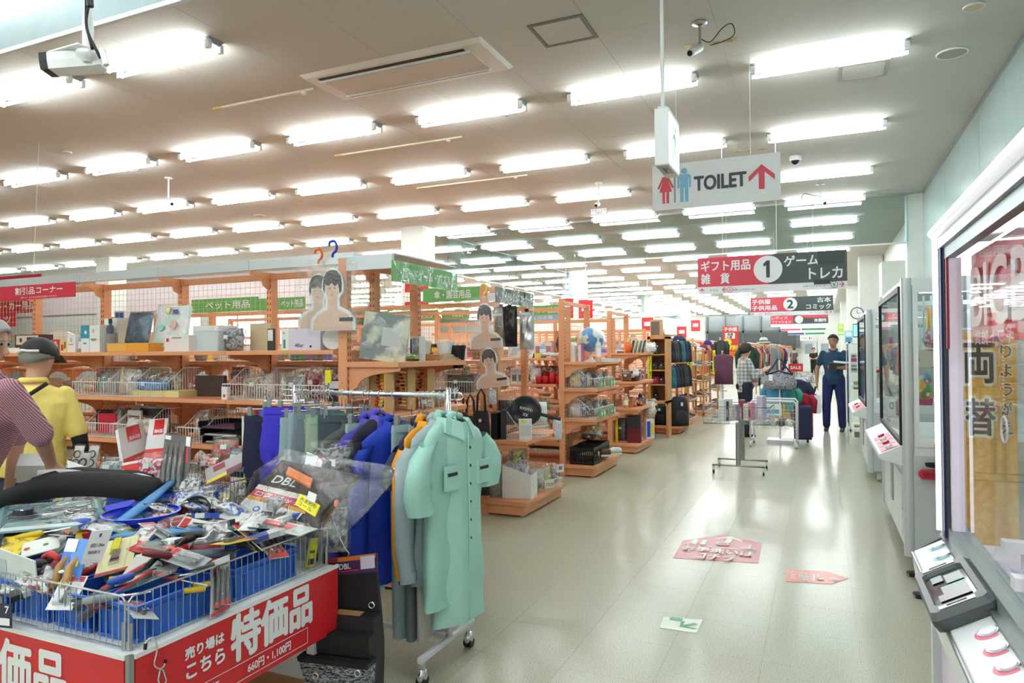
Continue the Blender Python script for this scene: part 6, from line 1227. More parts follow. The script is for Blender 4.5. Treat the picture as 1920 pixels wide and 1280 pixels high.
# ---- goods on the second table
RB = M((226, 52, 52), .4)
def base_pack(lab, bl, br, tl):
    o, u, v, n_ = card('catalogue_envelope', lab, 'package', bl, br, tl, (240, 241, 243), [('r', .28, .62, .82, .98, RB), ('t', 'BASE', .36, .66, .78, .74, SW, .04), ('r', 0, 0, 1, .3, RB), ('t', '作業着 シリーズ', .4, .18, .9, .23, SW, .01), ('t', 'ベーシック', .4, .1, .85, .15, SW, .01)], th=.02)
base_pack('left white and red BASE envelope standing on the second table', (234, 888, .72), (282, 866, .72), (221, 804, .98))
base_pack('right white and red BASE envelope overlapping the left one', (268, 870, .76), (306, 866, .76), (281, 786, 1.02))
card('catalogue_envelope', 'red and white folded envelope at the foot of the BASE pair', 'package', (212, 896, .76), (290, 880, .78), (206, 873, .8), (226, 52, 52), [('r', 0, .8, 1, 1, SW), ('r', .1, .2, .3, .5, SW)])
o, u, v, n_ = card('torch_pack', 'tall dark grey blister pack with four grey rods', 'package', (296, 912, .80), (352, 926, .80), (310, 812, 1.02), (92, 94, 98), [('r', .03, .88, .25, .96, SW), ('r', .82, .8, .98, .99, SW), ('r', .86, .5, .94, .78, M((200, 40, 60), .4)), ('t', 'ステンレス', .06, .2, .1, .75, SW, .01)])
for k in range(4): rod(o, 'rod_blister', u*(.2+.18*k)+v*.03+n_*.012, u*(.2+.18*k)+v*.78+n_*.012, .017, M((110, 112, 116), .25, .3))
card('red_card_pack', 'white card with a red corner leaning behind the foam sleeves', 'card', (128, 902, .84), (186, 925, .82), (126, 862, .92), (238, 238, 238), [('r', .25, .05, .8, .35, M((206, 40, 60), .4))])
card('envelope', 'silver and maroon envelope pointing right on the second table', 'package', (388, 908, .80), (462, 872, .88), (384, 880, .86), (170, 166, 168), [('r', .2, .55, .5, .9, M((150, 40, 56), .4)), ('r', 0, 0, .6, .2, M((232, 200, 60), .4)), ('r', .5, .0, 1, .3, M((120, 50, 66), .4))])
for k, (px, py, c_, c2, s_, l) in enumerate(((277, 870, (210, 60, 100), (230, 226, 226), .17, 'pink sponge pack in crinkled film before the BASE pair'), (385, 862, (206, 60, 60), (226, 214, 200), .15, 'red and beige crinkled clear bag right of the rods'), (420, 835, (206, 40, 44), (70, 120, 90), .19, 'clear bag with red caps by the letter trays'), (440, 850, (40, 60, 50), (150, 170, 160), .15, 'dark green item in clear film'), (350, 905, (200, 206, 212), (90, 94, 110), .15, 'silver parts pack below the rods'), (345, 940, (180, 186, 200), (60, 70, 160), .16, 'clear pack with silver tubes right of the blue pack'), (375, 925, (80, 84, 86), (190, 192, 192), .13, 'grey header card pack behind the strap'), (202, 870, (180, 196, 196), (120, 130, 130), .15, 'clear cup blister behind the white card'))):
    p = atz(px, py+18, .84); lumps(l, 'package', c_, (p.x, p.y, p.z-.05), s_, s_*.95, .08, rz=RD.uniform(-.3, .5), rx=-.3, seed=230+k, c2=c2, nm='crinkled_pack')
for k, (px, py) in enumerate(((140, 862), (168, 862), (150, 880))):
    p = atz(px, py+22, .82); o = T('washer_pack', 'clear pack of black rubber rings, %s' % ('left', 'right', 'lower')[k], 'package', tuple(p), rot=(-.25, 0, .2)); MB().pillow(.08, .16, .02, 7, .5, k+300).build('clear_bag', FILM, o, smooth=True); MB().box(-.032, .032, 0, .004, .01, .15).build('backing_card', M((206, 200, 196), .5), o)
    for q in (.05, .1): MB().tube([(.022*math.cos(a), -.008, q+.02*math.sin(a)) for a in [2*PI*i/16 for i in range(16)]], .0035, 6, closed=True).build('rubber_ring', BLACK, o, smooth=True)
for i in range(9):
    for j in range(4):
        x = -2.95-.1*i; y = 2.42+.17*j; cnm, col = adj[(i*7+j*3) % 10]
        lumps('%s wrapped pack on the second table, %s from the right, %s row' % (cnm, nth(i+1), nth(j+1)), 'package', col, (x, y, TZ+.004), .13, .12, .08, rz=RD.uniform(-.6, .6), rx=-.3, seed=400+i*4+j, c2=(200, 202, 204), nm='wrapped_pack')
card('green_tube_pack', 'green and yellow tube pack beside the rear fence', 'package', (455, 905, .80), (482, 900, .80), (458, 888, .84), (110, 170, 90), [('r', 0, .0, .3, .6, M((230, 200, 40), .4))])
# hooks on the board
p = atx(290, 1205, TX+.012); o = T('s_hook', 'silver wire hook hanging on the front of the right price board', 'hook', tuple(p)); q = lambda px, py: atx(px, py, TX+.02)-p
MB().tube(cr([q(272, 1213), q(274, 1203), q(284, 1195), q(292, 1203), q(294, 1220), q(289, 1245), q(298, 1253), q(306, 1250), q(309, 1243)]), .0028, 8).build('hook_wire', CHROME, o, smooth=True); MB().cyl(q(272, 1217), q(273, 1206), .005, 8).build('rubber_tip', BLACK, o); MB().cyl(q(310, 1242), q(311, 1236), .005, 8).build('rubber_tip', BLACK, o)
MB().tube([q(300, 1255), q(296, 1275), q(304, 1290), q(312, 1275), q(305, 1255)], .0028, 8, closed=True).build('chain_link', CHROME, o, smooth=True)
o = T('cardboard_box', 'brown cardboard box on the floor under the price board', 'box', (-2.15, 2.0, 0)); m = MB()
for a in ((-.28, .28, -.2, -.195), (-.28, .28, .195, .2), (-.28, -.275, -.195, .195), (.275, .28, -.195, .195)): m.box(*a, 0, .2)
m.box(-.28, .28, -.2, .2, 0, .004).build('box_body', M((200, 150, 106), .65), o); MB().hexa([(.28, -.2, .198), (.28, .2, .198), (.275, .2, .2), (.275, -.2, .2), (.36, -.2, .12), (.36, .2, .12), (.355, .2, .125), (.355, -.2, .125)]).build('flap', M((210, 160, 116), .65), o)
# tool pouch hanging at the right end
p = aty(662, 1180, 2.33); o = T('tool_pouch', 'black and grey marl tool pouch hanging at the right end of the table', 'pouch', (p.x, 2.30, .15), rz=.15)
def pr(z, w_, y0, y1, k=.03): return [(-w_, y0, z), (w_, y0, z), (w_+k*0, (y0+y1)/2, z), (w_, y1, z), (-w_, y1, z), (-w_, (y0+y1)/2, z)]
BK = M((24, 24, 26), .6, kind='cloth'); KN = M((30, 34, 46), .8, kind='knit', c2=(176, 180, 190))
MB().loft([pr(-.02, .13, -.04, .05), pr(.18, .135, -.05, .05), pr(.30, .125, -.03, .05)]).build('pouch_body', BK, o)
MB().loft([pr(.30, .125, .03, .05), pr(.45, .11, .03, .05), pr(.49, .1, .03, .045)]).build('back_flap', BK, o)
MB().loft([pr(-.03, .13, -.085, -.041), pr(.10, .142, -.115, -.05), pr(.145, .147, -.125, -.052)]).build('knit_pocket', KN, o); MB().loft([pr(.145, .15, -.13, -.05), pr(.165, .152, -.132, -.052)]).build('pocket_binding', BK, o)
MB().loft([pr(.17, .138, -.09, -.045), pr(.25, .138, -.095, -.04)]).build('middle_pocket', BK, o)
MB().box(-.155, -.132, -.06, .05, -.02, .16).build('side_knit_panel', KN, o)
for x, y, z in ((-.07, -.131, .1), (.11, -.131, .13), (-.12, -.052, .27), (.09, .028, .33)):
    MB().tube([(x+.012*math.cos(a), y-.002, z+.012*math.sin(a)) for a in [2*PI*i/16 for i in range(16)]], .0035, 6, closed=True).build('eyelet', CHROME, o, smooth=True)
MB().box(-.05, .06, -.02, .02, .27, .305).build('cardboard_insert', M((176, 140, 90), .6), o)
MB().hexa([(-.115, .02, .43), (.12, .02, .47), (.12, .026, .47), (-.115, .026, .43), (-.115, .015, .50), (.12, .015, .545), (.12, .021, .545), (-.115, .021, .50)]).build('header_card', M((70, 44, 90), .4), o)
art(o, (-.11, .018, .44), V((.225, 0, .04)), V((0, -.005, .062)), [('r', .0, .75, 1, 1.05, M((222, 120, 40), .4)), ('r', .7, .1, .98, .95, M((222, 214, 236), .4)), ('r', 0, .75, .25, 1.05, M((206, 40, 50), .4)), ('t', 'DBL', .28, .25, .5, .6, SW, .03), ('r', .08, .15, .22, .65, M((130, 100, 190), .4)), ('r', .3, .08, .68, .15, M((206, 40, 60), .4))], W=False)
MB().tube([(-.08, 0, .72), (-.07, -.01, .69), (-.03, -.01, .60), (-.01, -.005, .56), (.005, 0, .54), (-.005, .0, .525)], .0028, 8).build('hanging_hook', CHROME, o, smooth=True); MB().tube([(-.08, 0, .72), (-.1, .0, .735), (-.125, 0, .72)], .0028, 8).build('hanging_hook', CHROME, o)
# ---------------------------------------------------------------- clothes rack
RY = 2.95; RZ = 1.29; RX0, RX1 = -2.60, -1.655
o = T('clothes_rack', 'chrome clothes rail on a white wheeled frame in the foreground', 'rack', ((RX0+RX1)/2, RY, 0)); WP = M((232, 232, 240), .35)
for x in (RX0, RX1):
    MB().cyl((x, RY, .13), (x, RY, .78), .016, 14).build('lower_post', WP, o, W=True, smooth=True); MB().cyl((x, RY, .78), (x, RY, RZ+.035), .0125, 14).build('chrome_post', CHROME, o, W=True, smooth=True)
    MB().rbox(x-.014, x+.014, RY-.27, RY+.24, .105, .135, .008, 'y').build('foot_bar', WP, o, W=True)
    for y in (RY-.25, RY+.2):
        c = MB().cyl((x, y, .105), (x, y, .075), .01, 8); c.build('caster_stem', CHROME, o, W=True); MB().ball((x+.0, y, .048), .034, 12, 8, (.7, 1, 1)).build('caster_hood', CHROME, o, W=True, smooth=True); MB().cyl((x-.02, y, .026), (x+.02, y, .026), .025, 16).build('caster_wheel', BLACK, o, W=True)
MB().rbox(RX0, RX1-.016, RY-.012, RY+.012, .115, .14, .006, 'x').build('cross_bar', WP, o, W=True); MB().cyl((RX0, RY, RZ), (RX1, RY, RZ), .0125, 14).build('hanging_rail', CHROME, o, W=True, smooth=True)
for x, s in ((RX1, 1), (RX0, -1)): MB().tube([(x, RY, RZ+.012), (x+s*.07, RY, RZ+.012), (x+s*.085, RY, RZ-.005), (x+s*.07, RY, RZ-.02), (x, RY, RZ-.02)], .004, 8).build('end_hook_bar', CHROME, o, W=True, smooth=True)
MB().cyl((RX0, RY, 1.22), (RX0+.0, RY-.0, 1.23), .02).build('rail_clamp', STEEL, o, W=True)
def ell(cz, cx_, cy_, w_, t, sw, sc_, amp, ph, n=28):       # folded cloth ring, wide along local Y
    r = []
    for k in range(n):
        a = 2*PI*k/n; f = 1+amp*math.sin(6*a+ph)+.5*amp*math.sin(11*a+ph*2)
        q = noise.noise(V((a*1.3, cz*5, ph))); r.append(V((cx_+t*math.sin(a)*f+.16*t*q, cy_+w_*math.cos(a)*(1+.25*amp*math.sin(5*a)+.12*q), cz)))
    return r
def hanger(root, z, mat, w_=.19, clip=False):
    if clip:
        MB().cyl((0, -w_, z), (0, w_, z), .0028, 8).build('clip_bar', CHROME, root)
        for s in (-1, 1): MB().box(-.012, .012, s*w_*.8-.01, s*w_*.8+.01, z-.05, z+.012).build('clip', M((150, 156, 156), .3, .4), root)
    else: MB().tube([(0, -w_, z-.075), (0, -.03, z), (0, 0, z+.01), (0, .03, z), (0, w_, z-.075)], [.006, .008, .008, .008, .006], 8).build('hanger_arm', mat, root, smooth=True)
    MB().tube([(0, 0, z), (0, 0, RZ-.03), (0.001, 0, RZ-.028), (.0, -.018, RZ-.005), (0, -.012, RZ+.014), (0, .004, RZ+.0175), (0, .017, RZ+.006), (0, .017, RZ-.002)], .0022, 6).build('hanger_hook', CHROME, root, smooth=True)
def shirt(lab, x, col, ztop, ln, rz=0, y=RY, sleeve=.32, w_=.225, inner=None, collar=None, kind='cloth', t=.045, tilt=.0, amp=.1, buttons=False, seed=0, nm='work_jacket', cat='jacket', flare=1.0, sl_out=.02):
    o = T(nm, lab, cat, (x, y, 0), rz); mt = M(col, .75, kind=kind); ph = seed*1.3
    rings = []
    for f, ww, tt in ((0, .055, .7), (.02, .11, .8), (.05, .165, .9), (.085, w_*.92, 1), (.13, w_*.96, 1), (.2, w_*.93, 1.05), (.3, w_*.92, 1.1), (.42, w_*.89*flare, 1.15), (.55, w_*.9*flare, 1.2), (.68, w_*.88*flare, 1.25), (.8, w_*.92*flare, 1.3), (.9, w_*.9*flare, 1.25), (1, w_*.94*flare, 1.25)):
        rings.append(ell(ztop-ln*f, tilt*f, 0, ww, t*tt, 0, 0, amp*min(1, f*3), ph+f*2))
    MB().loft(rings, False).build('garment_body', mt, o, smooth=True)
    for s in (-1, 1):
        p = []; L_ = sleeve; st = V((0, s*w_*.83, ztop-.085)); pts = [st, st+V((.0, s*(.035+sl_out), -.06)), st+V((.008, s*(.045+sl_out*1.6), -L_*.45)), st+V((.01*s, s*(.03+sl_out*1.4), -L_*.75)), st+V((.0, s*(.02+sl_out*1.2), -L_))]
        rr = [.058, .064, .06, .054, .05] if sleeve > .4 else [.058, .068, .074, .082, .088]; rg = []
        for i, q in enumerate(pts): rg.append([q+V((rr[i]*.62*math.sin(a)*(1+.12*math.sin(4*a+i+ph)), rr[i]*math.cos(a), rr[i]*.25*math.cos(a)*(1 if i < 2 else 0))) for a in [2*PI*k/16 for k in range(16)]])
        MB().loft(rg, False).build('sleeve', mt, o, smooth=True)
        if sleeve > .4: MB().loft([[v+V((0, 0, .045)) for v in rg[-1]], [V((v.x*1.06, pts[-1].y+(v.y-pts[-1].y)*1.06, v.z)) for v in rg[-1]]], False).build('cuff', mt, o, smooth=True)
    cm = M(collar, .75, kind='cloth') if collar else mt
    for s in (-1, 1): MB().loft([[V((-.02, s*.05, ztop+.02)), V((.03, s*.055, ztop+.015)), V((.05, s*.02, ztop-.0))], [V((-.02, s*.085, ztop-.035)), V((.045, s*.1, ztop-.05)), V((.075, s*.035, ztop-.085))]], True).build('collar', cm, o)
    MB().tube([(-.018, -.05, ztop+.015), (-.035, 0, ztop+.03), (-.018, .05, ztop+.015)], .02, 8).build('collar_stand', cm, o, smooth=True)
    if inner: MB().loft([ell(ztop-ln*.98, 0, 0, w_*.8, t*.8, 0, 0, .05, ph), ell(ztop-ln*1.1, 0, 0, w_*.8, t*.8, 0, 0, .05, ph)], False).build('lining', M(inner, .7, kind='cloth'), o, smooth=True)
    if buttons:
        for k in range(6): MB().ball((t*1.18, .01, ztop-.12-k*.085), .007, 8, 6).build('button', M((60, 70, 72), .4), o, smooth=True)
        for s in (-1, 1): MB().hexa([(t*1.0, s*.12-.05, ztop-.30), (t*1.0, s*.12+.05, ztop-.30), (t*1.25, s*.12+.045, ztop-.30), (t*1.25, s*.12-.045, ztop-.30), (t*1.0, s*.12-.05, ztop-.19), (t*1.0, s*.12+.05, ztop-.19), (t*1.2, s*.12+.045, ztop-.19), (t*1.2, s*.12-.045, ztop-.19)]).build('chest_pocket', mt, o); MB().box(t*1.26, t*1.27, s*.12-.04, s*.12+.03, ztop-.235, ztop-.22).build('brand_patch', M((50, 56, 64), .5), o)
        MB().tube([(t*1.12, .0, ztop-.05), (t*1.2, .0, ztop-.3), (t*1.25, 0, ztop-ln)], .004, 5).build('placket', mt, o)
    hanger(o, ztop+.0, M((40, 60, 56), .5)); return o
def pants(lab, x, col, ztop, ln, rz=0, y=RY, w_=.15, t=.03, amp=.12, seed=0, kind='cloth', legs=True):
    o = T('work_trousers', lab, 'trousers', (x, y, 0), rz); mt = M(col, .75, kind=kind); ph = seed*1.7
    MB().loft([ell(ztop, 0, 0, w_, t*.7, 0, 0, .02, ph), ell(ztop-.04, 0, 0, w_*1.01, t*.8, 0, 0, .03, ph), ell(ztop-.2, 0, 0, w_*1.06, t, 0, 0, amp, ph), ell(ztop-.28, 0, 0, w_*1.05, t, 0, 0, amp, ph)], False).build('seat_part', mt, o, smooth=True)
    MB().loft([ell(ztop+.001, 0, 0, w_*1.01, t*.8, 0, 0, .02, ph), ell(ztop-.035, 0, 0, w_*1.025, t*.95, 0, 0, .03, ph)], False).build('waistband', mt, o, smooth=True)
    for s in (-1, 1):
        MB().loft([ell(ztop-.24, 0, s*w_*.5, w_*.54, t*.95, 0, 0, amp, ph+s), ell(ztop-ln*.6, .01*s, s*w_*.46, w_*.44, t*.95, 0, 0, amp*1.2, ph+s), ell(ztop-ln, .014*s, s*w_*.42, w_*.38, t*.9, 0, 0, amp, ph+s+1)], False).build('trouser_leg', mt, o, smooth=True)
    hanger(o, ztop+.035, None, w_*.95, clip=True); return o
X_ = lambda px: aty(px, 740, RY).x
shirt('mint green short-sleeved work shirt hanging at the right end, facing the aisle', X_(862), (176, 222, 208), 1.17, .93, -.18, y=RY-.03, sleeve=.25, w_=.195, buttons=True, seed=1, t=.06, nm='work_shirt', cat='shirt', flare=.95, sl_out=.03)
shirt('second mint green shirt behind the front one', X_(848)+.005, (168, 216, 202), 1.18, .84, .1, y=RY-.08, sleeve=.3, w_=.22, seed=2, t=.05, nm='work_shirt', cat='shirt', sl_out=.05)
shirt('pale grey-blue long-sleeved jacket beside the mint shirts', X_(823), (168, 184, 190), 1.16, .74, -.1, sleeve=.62, seed=3, collar=(168, 184, 190), t=.05, sl_out=.03)
shirt('yellow and navy polo shirt with a bright yellow sleeve', X_(800), (242, 160, 40), 1.15, .6, .05, sleeve=.6, seed=4, collar=(242, 160, 40), t=.035, nm='polo_shirt', cat='shirt')
shirt('navy vest layered with the yellow polo', X_(792), (34, 38, 72), 1.14, .72, 0, sleeve=.18, seed=5, t=.035, nm='navy_vest', cat='vest')
pants('light grey-blue trousers clipped in front of the yellow polo', X_(772), (160, 184, 190), 1.15, 1.03, -.1, seed=6, t=.04)
pants('grey trousers hanging low behind the yellow sleeve', X_(786), (120, 134, 136), 1.1, .98, .2, seed=7)
pants('cream trousers with a drawstring hanging low', X_(812), (206, 202, 192), 1.08, .95, 0, seed=8)
shirt('royal blue long-sleeved work jacket', X_(738), (22, 58, 176), 1.14, .75, -.12, sleeve=.72, w_=.23, seed=9, t=.06, sl_out=.02)
shirt('black work jacket with a purple lining edge', X_(712), (30, 28, 48), 1.17, .72, .05, sleeve=.66, w_=.23, seed=10, t=.05, collar=(92, 84, 200))
shirt('purple-blue jacket pressed against the black one', X_(694), (84, 74, 190), 1.15, .74, -.05, sleeve=.7, w_=.23, seed=11, t=.045)
pants('pale blue trousers with open waistband between the dark jackets', X_(683), (166, 192, 200), 1.15, .9, .1, seed=12, t=.04, w_=.17)
shirt('charcoal grey sweat jacket', X_(660), (78, 78, 76), 1.12, .68, -.08, sleeve=.6, w_=.23, seed=13, t=.05)
for k, (px, c_, l, zt) in enumerate(((652, (66, 78, 86), 'dark slate trousers in the middle of the rail', 1.18), (641, (110, 170, 150), 'teal green trousers right of the sage pair', 1.18), (628, (160, 178, 156), 'sage green trousers with a size tag', 1.17), (616, (150, 170, 146), 'second sage green trousers slightly behind', 1.18), (602, (120, 134, 142), 'steel grey trousers left of the sage pair', 1.19), (590, (160, 182, 190), 'light steel blue trousers', 1.19), (578, (150, 176, 184), 'pale denim blue trousers', 1.16), (560, (90, 84, 200), 'violet blue trousers at the left', 1.2), (545, (64, 54, 206), 'bright violet trousers with a fly seam', 1.21), (530, (92, 92, 190), 'muted violet trousers at the left post', 1.19), (505, (28, 32, 64), 'navy trousers hanging outside the left post', 1.16))):
    pants(l, X_(px), c_, zt, .95, (-.9 if k < 7 else -1.25)+.1*(k % 3), seed=20+k, w_=.13 if k < 10 else .12, y=RY-.02+.02*(k % 2))
# bag and dark blue case on the floor side behind the table
lumps('navy blue soft cooler bag behind the second table', 'bag', (32, 44, 110), (aty(470, 860, 3.3).x, 3.3, .72), .4, .22, .2, seed=500, c2=(26, 36, 90), nm='cooler_bag', film=False)
# ---------------------------------------------------------------- prize machines on the right
SIL = M((206, 212, 214), .3, .25, name='machine_silver'); MW = M((232, 236, 238), .35, name='machine_white'); PKB = M((232, 90, 130), .4); NAVY = M((44, 40, 92), .3); LEDM = M((235, 240, 255), .3, emit=1.3, name='led_strip'); LG = M((216, 224, 226), .4)
PINKW = M((238, 226, 242), .4); RUB = M((206, 30, 66), .35)
def claw(lab, x0, y0, y1, x1=1.45, z1=1.98, wheel=False, items=0):
    o = T('prize_machine', lab, 'game machine', ((x0+x1)/2, (y0+y1)/2, 0)); B = lambda n, m, *a: MB().box(*a).build(n, m, o, W=True)
    MB().rbox(x0+.02, x1, y0, y1, .12, .78, .03).build('lower_cabinet', SIL, o, W=True)
    MB().rbox(x0, x0+.07, y0-.012, y0+.06, .10, z1, .03).build('corner_post', SIL, o, W=True, smooth=False); MB().rbox(x0, x0+.07, y1-.06, y1+.012, .10, z1, .03).build('corner_post', SIL, o, W=True)
    MB().rbox(x1-.06, x1, y0, y0+.06, .12, z1, .02).build('corner_post', SIL, o, W=True)
    B('top_cap', MW, x0+.02, x1, y0, y1, z1-.05, z1); B('deck', MW, x0+.06, x1, y0+.01, y1-.01, .78, .84)
    B('rear_panel', MW, x1-.03, x1-.01, y0+.05, y1-.05, .84, z1-.05)
    fr = MB(); a, b_ = y0+.06, y1-.06
    for q in ((a, a+.03, .84, z1-.05), (b_-.03, b_, .84, z1-.05), (a+.03, b_-.03, .84, .87), (a+.03, b_-.03, z1-.09, z1-.05)): fr.box(x0-.012, x0+.012, *q)
    fr.build('black_window_frame', BLACK, o, W=True); B('front_glass', PANE, x0, x0+.006, a+.03, b_-.03, .87, z1-.09)
    fr = MB()
    for q in ((x0+.07, x0+.1, .84, z1-.05), (x1-.09, x1-.06, .84, z1-.05), (x0+.1, x1-.09, .84, .9), (x0+.1, x1-.09, z1-.1, z1-.05)): fr.box(q[0], q[1], y0-.002, y0+.016, q[2], q[3])
    fr.build('side_window_frame', MW, o, W=True); B('side_glass', PANE, x0+.1, x1-.09, y0+.004, y0+.008, .9, z1-.1)
    # slanted control shelf
    MB().hexa([(x0-.14, y0+.05, .74), (x0+.0, y0+.05, .7), (x0+.0, y1-.2, .7), (x0-.14, y1-.2, .74), (x0-.14, y0+.05, .77), (x0, y0+.05, .84), (x0, y1-.2, .84), (x0-.14, y1-.2, .77)]).build('control_shelf', MW, o, W=True)
    u = V((.14, 0, .07)).normalized(); v = V((0, 1, 0)); oo = V((x0-.14, y0+.05, .77))
    for k in range(4):
        q = oo+u*.02+v*(.12+.22*k)-V((0, 0, 0)); art(o, q, (0, -1, 0), u, [('r', -.08, 0, .08, .12, PKB, 'button_plate'), ('r', -.05, .03, .05, .09, M((246, 200, 214), .4), 'button_label')], z0=.003)
        nn = V((-.07, 0, .14)).normalized(); c = q+u*.06; MB().cyl(c, c+nn*.02, .025, 14).build('push_button', RUB if k % 2 else MW, o, W=True)
    B('prize_door', LG, x0+.005, x0+.02, y0+.2, y0+.75, .2, .62); B('coin_panel', STEEL, x0+.004, x0+.018, y0+.9, y0+1.05, .3, .65)
    MB().cyl((x0+.02, y0+.1, .4), (x0-.0, y0+.1, .4), .014).build('lock', CHROME, o, W=True)
    for x, y in ((x0+.12, y0+.1), (x0+.12, y1-.1), (x1-.1, y0+.1)):
        if wheel: MB().cyl((x-.02, y, .05), (x+.02, y, .05), .05, 18).build('caster_wheel', WHITE, o, W=True); MB().box(x-.03, x+.03, y-.02, y+.02, .06, .12).build('caster_bracket', STEEL, o, W=True)
        else: MB().cyl((x, y, .012), (x, y, .12), .012, 8).build('foot_screw', BLACK, o, W=True); MB().cyl((x, y, 0), (x, y, .014), .035, 14).build('foot_pad', BLACK, o, W=True)
    B('inner_lamp', M((250, 250, 255), .3, emit=3), x0+.12, x0+.6, y0+.06, y0+.1, z1-.1, z1-.07)
    m = MB()
    for k in range(12): m.box(x0+.14+k*.045, x0+.15+k*.045, y0+.09, y0+.1, z1-.42, z1-.12)
    m.build('slat_grille', M((190, 214, 214), .3), o, W=True); B('gantry_bar', STEEL, x0+.1, x1-.1, y0+.5, y0+.53, z1-.2, z1-.16)
    MB().lathe([(.001, 0), (.05, .0), (.07, .04), (.07, .07), (.03, .1)], (x0+.35, y0+.35, z1-.55), 16).build('claw_hub', MW, o, W=True, smooth=True)
    for k in range(3):
        a = 2.1*k+.4; c = V((x0+.35, y0+.35, z1-.55)); d = V((math.cos(a), math.sin(a), 0)); MB().tube([c+d*.05, c+d*.11-V((0, 0, .07)), c+d*.05-V((0, 0, .15))], .007, 6).build('claw_arm', STEEL, o, W=True)
    return o
claw('silver prize machine with a yellow box and pink drum behind its side window', .50, 5.38, 7.25)
claw('second silver prize machine farther down the aisle, on casters', .47, 8.85, 10.6, z1=1.95, wheel=True)
def inside(nm, lab, cat, px0, px1, pt, pb, y, col, th=.1, prints=(), round_=False, c2=None):
    a, b_ = aty(px0, pt, y), aty(px1, pb, y); w_, h = b_.x-a.x, a.z-b_.z; o = T(nm, lab, cat, ((a.x+b_.x)/2, y, b_.z))
    if round_: MB().ball((0, th/2, h/2), .5, 14, 10, (w_, th, h), nz=.1, seed=len(lab)).build('soft_body', M(col, .5, kind='blotch' if c2 else '', c2=c2, sc=22), o, smooth=True); MB().box(-w_*.1, w_*.1, -.004, 0, h*.3, h*.5).build('sewn_tag', WHITE, o)
    else:
        MB().box(-w_/2, w_/2, 0, th, 0, h).build('panel_body', M(col, .4, kind='blotch' if c2 else '', c2=c2, sc=22), o, bevel=.004); MB().box(-w_*.45, w_*.45, -.003, 0, h*.06, h*.94).build('face_plate', M(tuple(min(255, v+6) for v in col), .3), o)
        if prints: art(o, (-w_/2, -.004, 0), U, W3, scl(prints, w_, h), W=False)
    return o
inside('display_box', 'bright yellow-orange box behind the side window of the near silver machine', 'box', 1739, 1762, 576, 615, 5.55, (250, 176, 40))
for k, (px0, px1, pt, pb, y, l) in enumerate(((1713, 1746, 617, 652, 5.6, 'near silver machine'), (1646, 1668, 632, 652, 9.1, 'far silver machine'))):
    a, b_ = aty(px0, pt, y), aty(px1, pb, y); r = (a.z-b_.z)/2; o = T('motor_drum', 'white drum with a magenta band inside the '+l, 'drum', (a.x+r, y, b_.z+r)); MB().lathe([(.001, -.02), (r*.8, 0), (r, .03), (r, .08)], n=22, ax='x').build('speckled_dome', M((232, 222, 228), .4, kind='blotch', c2=(206, 120, 160), sc=40), o, smooth=True); MB().lathe([(r*1.03, .04), (r*1.03, .08)], n=22, ax='x').build('magenta_band', M((226, 60, 150), .4), o); MB().box(.08, .26, -r*.8, r*.8, -r*.9, r*.8).build('housing', MW, o); MB().box(.16, .2, -r*.82, -r*.8, -r*.5, r*.1).build('slot', BLACK, o)
inside('plush_prize', 'round yellow plush prize low in the near silver machine', 'plush', 1713, 1740, 712, 745, 5.6, (246, 196, 60), .12, round_=True, c2=(250, 226, 120))
inside('plush_prize', 'round green and orange plush prize beside the yellow one', 'plush', 1728, 1752, 720, 752, 5.56, (90, 160, 80), .12, round_=True, c2=(240, 140, 80))
inside('plush_prize', 'blue and red plush prize above the green one', 'plush', 1726, 1750, 700, 724, 5.7, (110, 180, 220), .12, round_=True, c2=(230, 90, 80))
inside('prize_package', 'maroon printed package under the plush prizes', 'package', 1716, 1750, 746, 760, 5.6, (190, 70, 110), .1, c2=(236, 190, 206))
inside('prize_package', 'speckled red and green prize bag above the plush prizes', 'package', 1722, 1752, 655, 690, 5.75, (226, 222, 214), .08, c2=(190, 90, 80))
inside('notice_card', 'white notice with a red band in the far silver machine', 'notice', 1643, 1667, 693, 712, 8.95, (238, 236, 234), .01, prints=[('r', 0, .7, 1, 1, RED), ('r', .1, .1, .9, .6, M((206, 180, 160), .5))])
inside('notice_card', 'white notice with a yellow dot in the far silver machine', 'notice', 1643, 1667, 713, 745, 8.95, (238, 238, 240), .01, prints=[('c', .25, .85, .1, M((240, 200, 60), .5)), ('c', .25, .2, .1, M((240, 200, 60), .5))])
# red dish and black hook tray on the side of the near silver machine
p = aty(1744, 887, 5.36); o = T('red_tray', 'small red oval tray fixed to the near silver machine side', 'tray', tuple(p)); MB().rbox(-.07, .07, -.05, 0, -.035, .025, .028, 'y').build('tray_body', RUB, o); MB().rbox(-.05, .05, -.054, -.05, -.02, .012, .014, 'y').build('tray_recess', M((150, 20, 44), .4), o)
p = aty(1752, 872, 5.3); o = T('black_ladle', 'black hook with a shallow cup above the red oval tray', 'hook', tuple(p)); MB().lathe([(.001, -.02), (.05, -.01), (.055, .01)], n=16).build('shallow_cup', BLACK, o, smooth=True); MB().cyl((.01, .0, .0), (.01, 0, .14), .008).build('stem', BLACK, o)
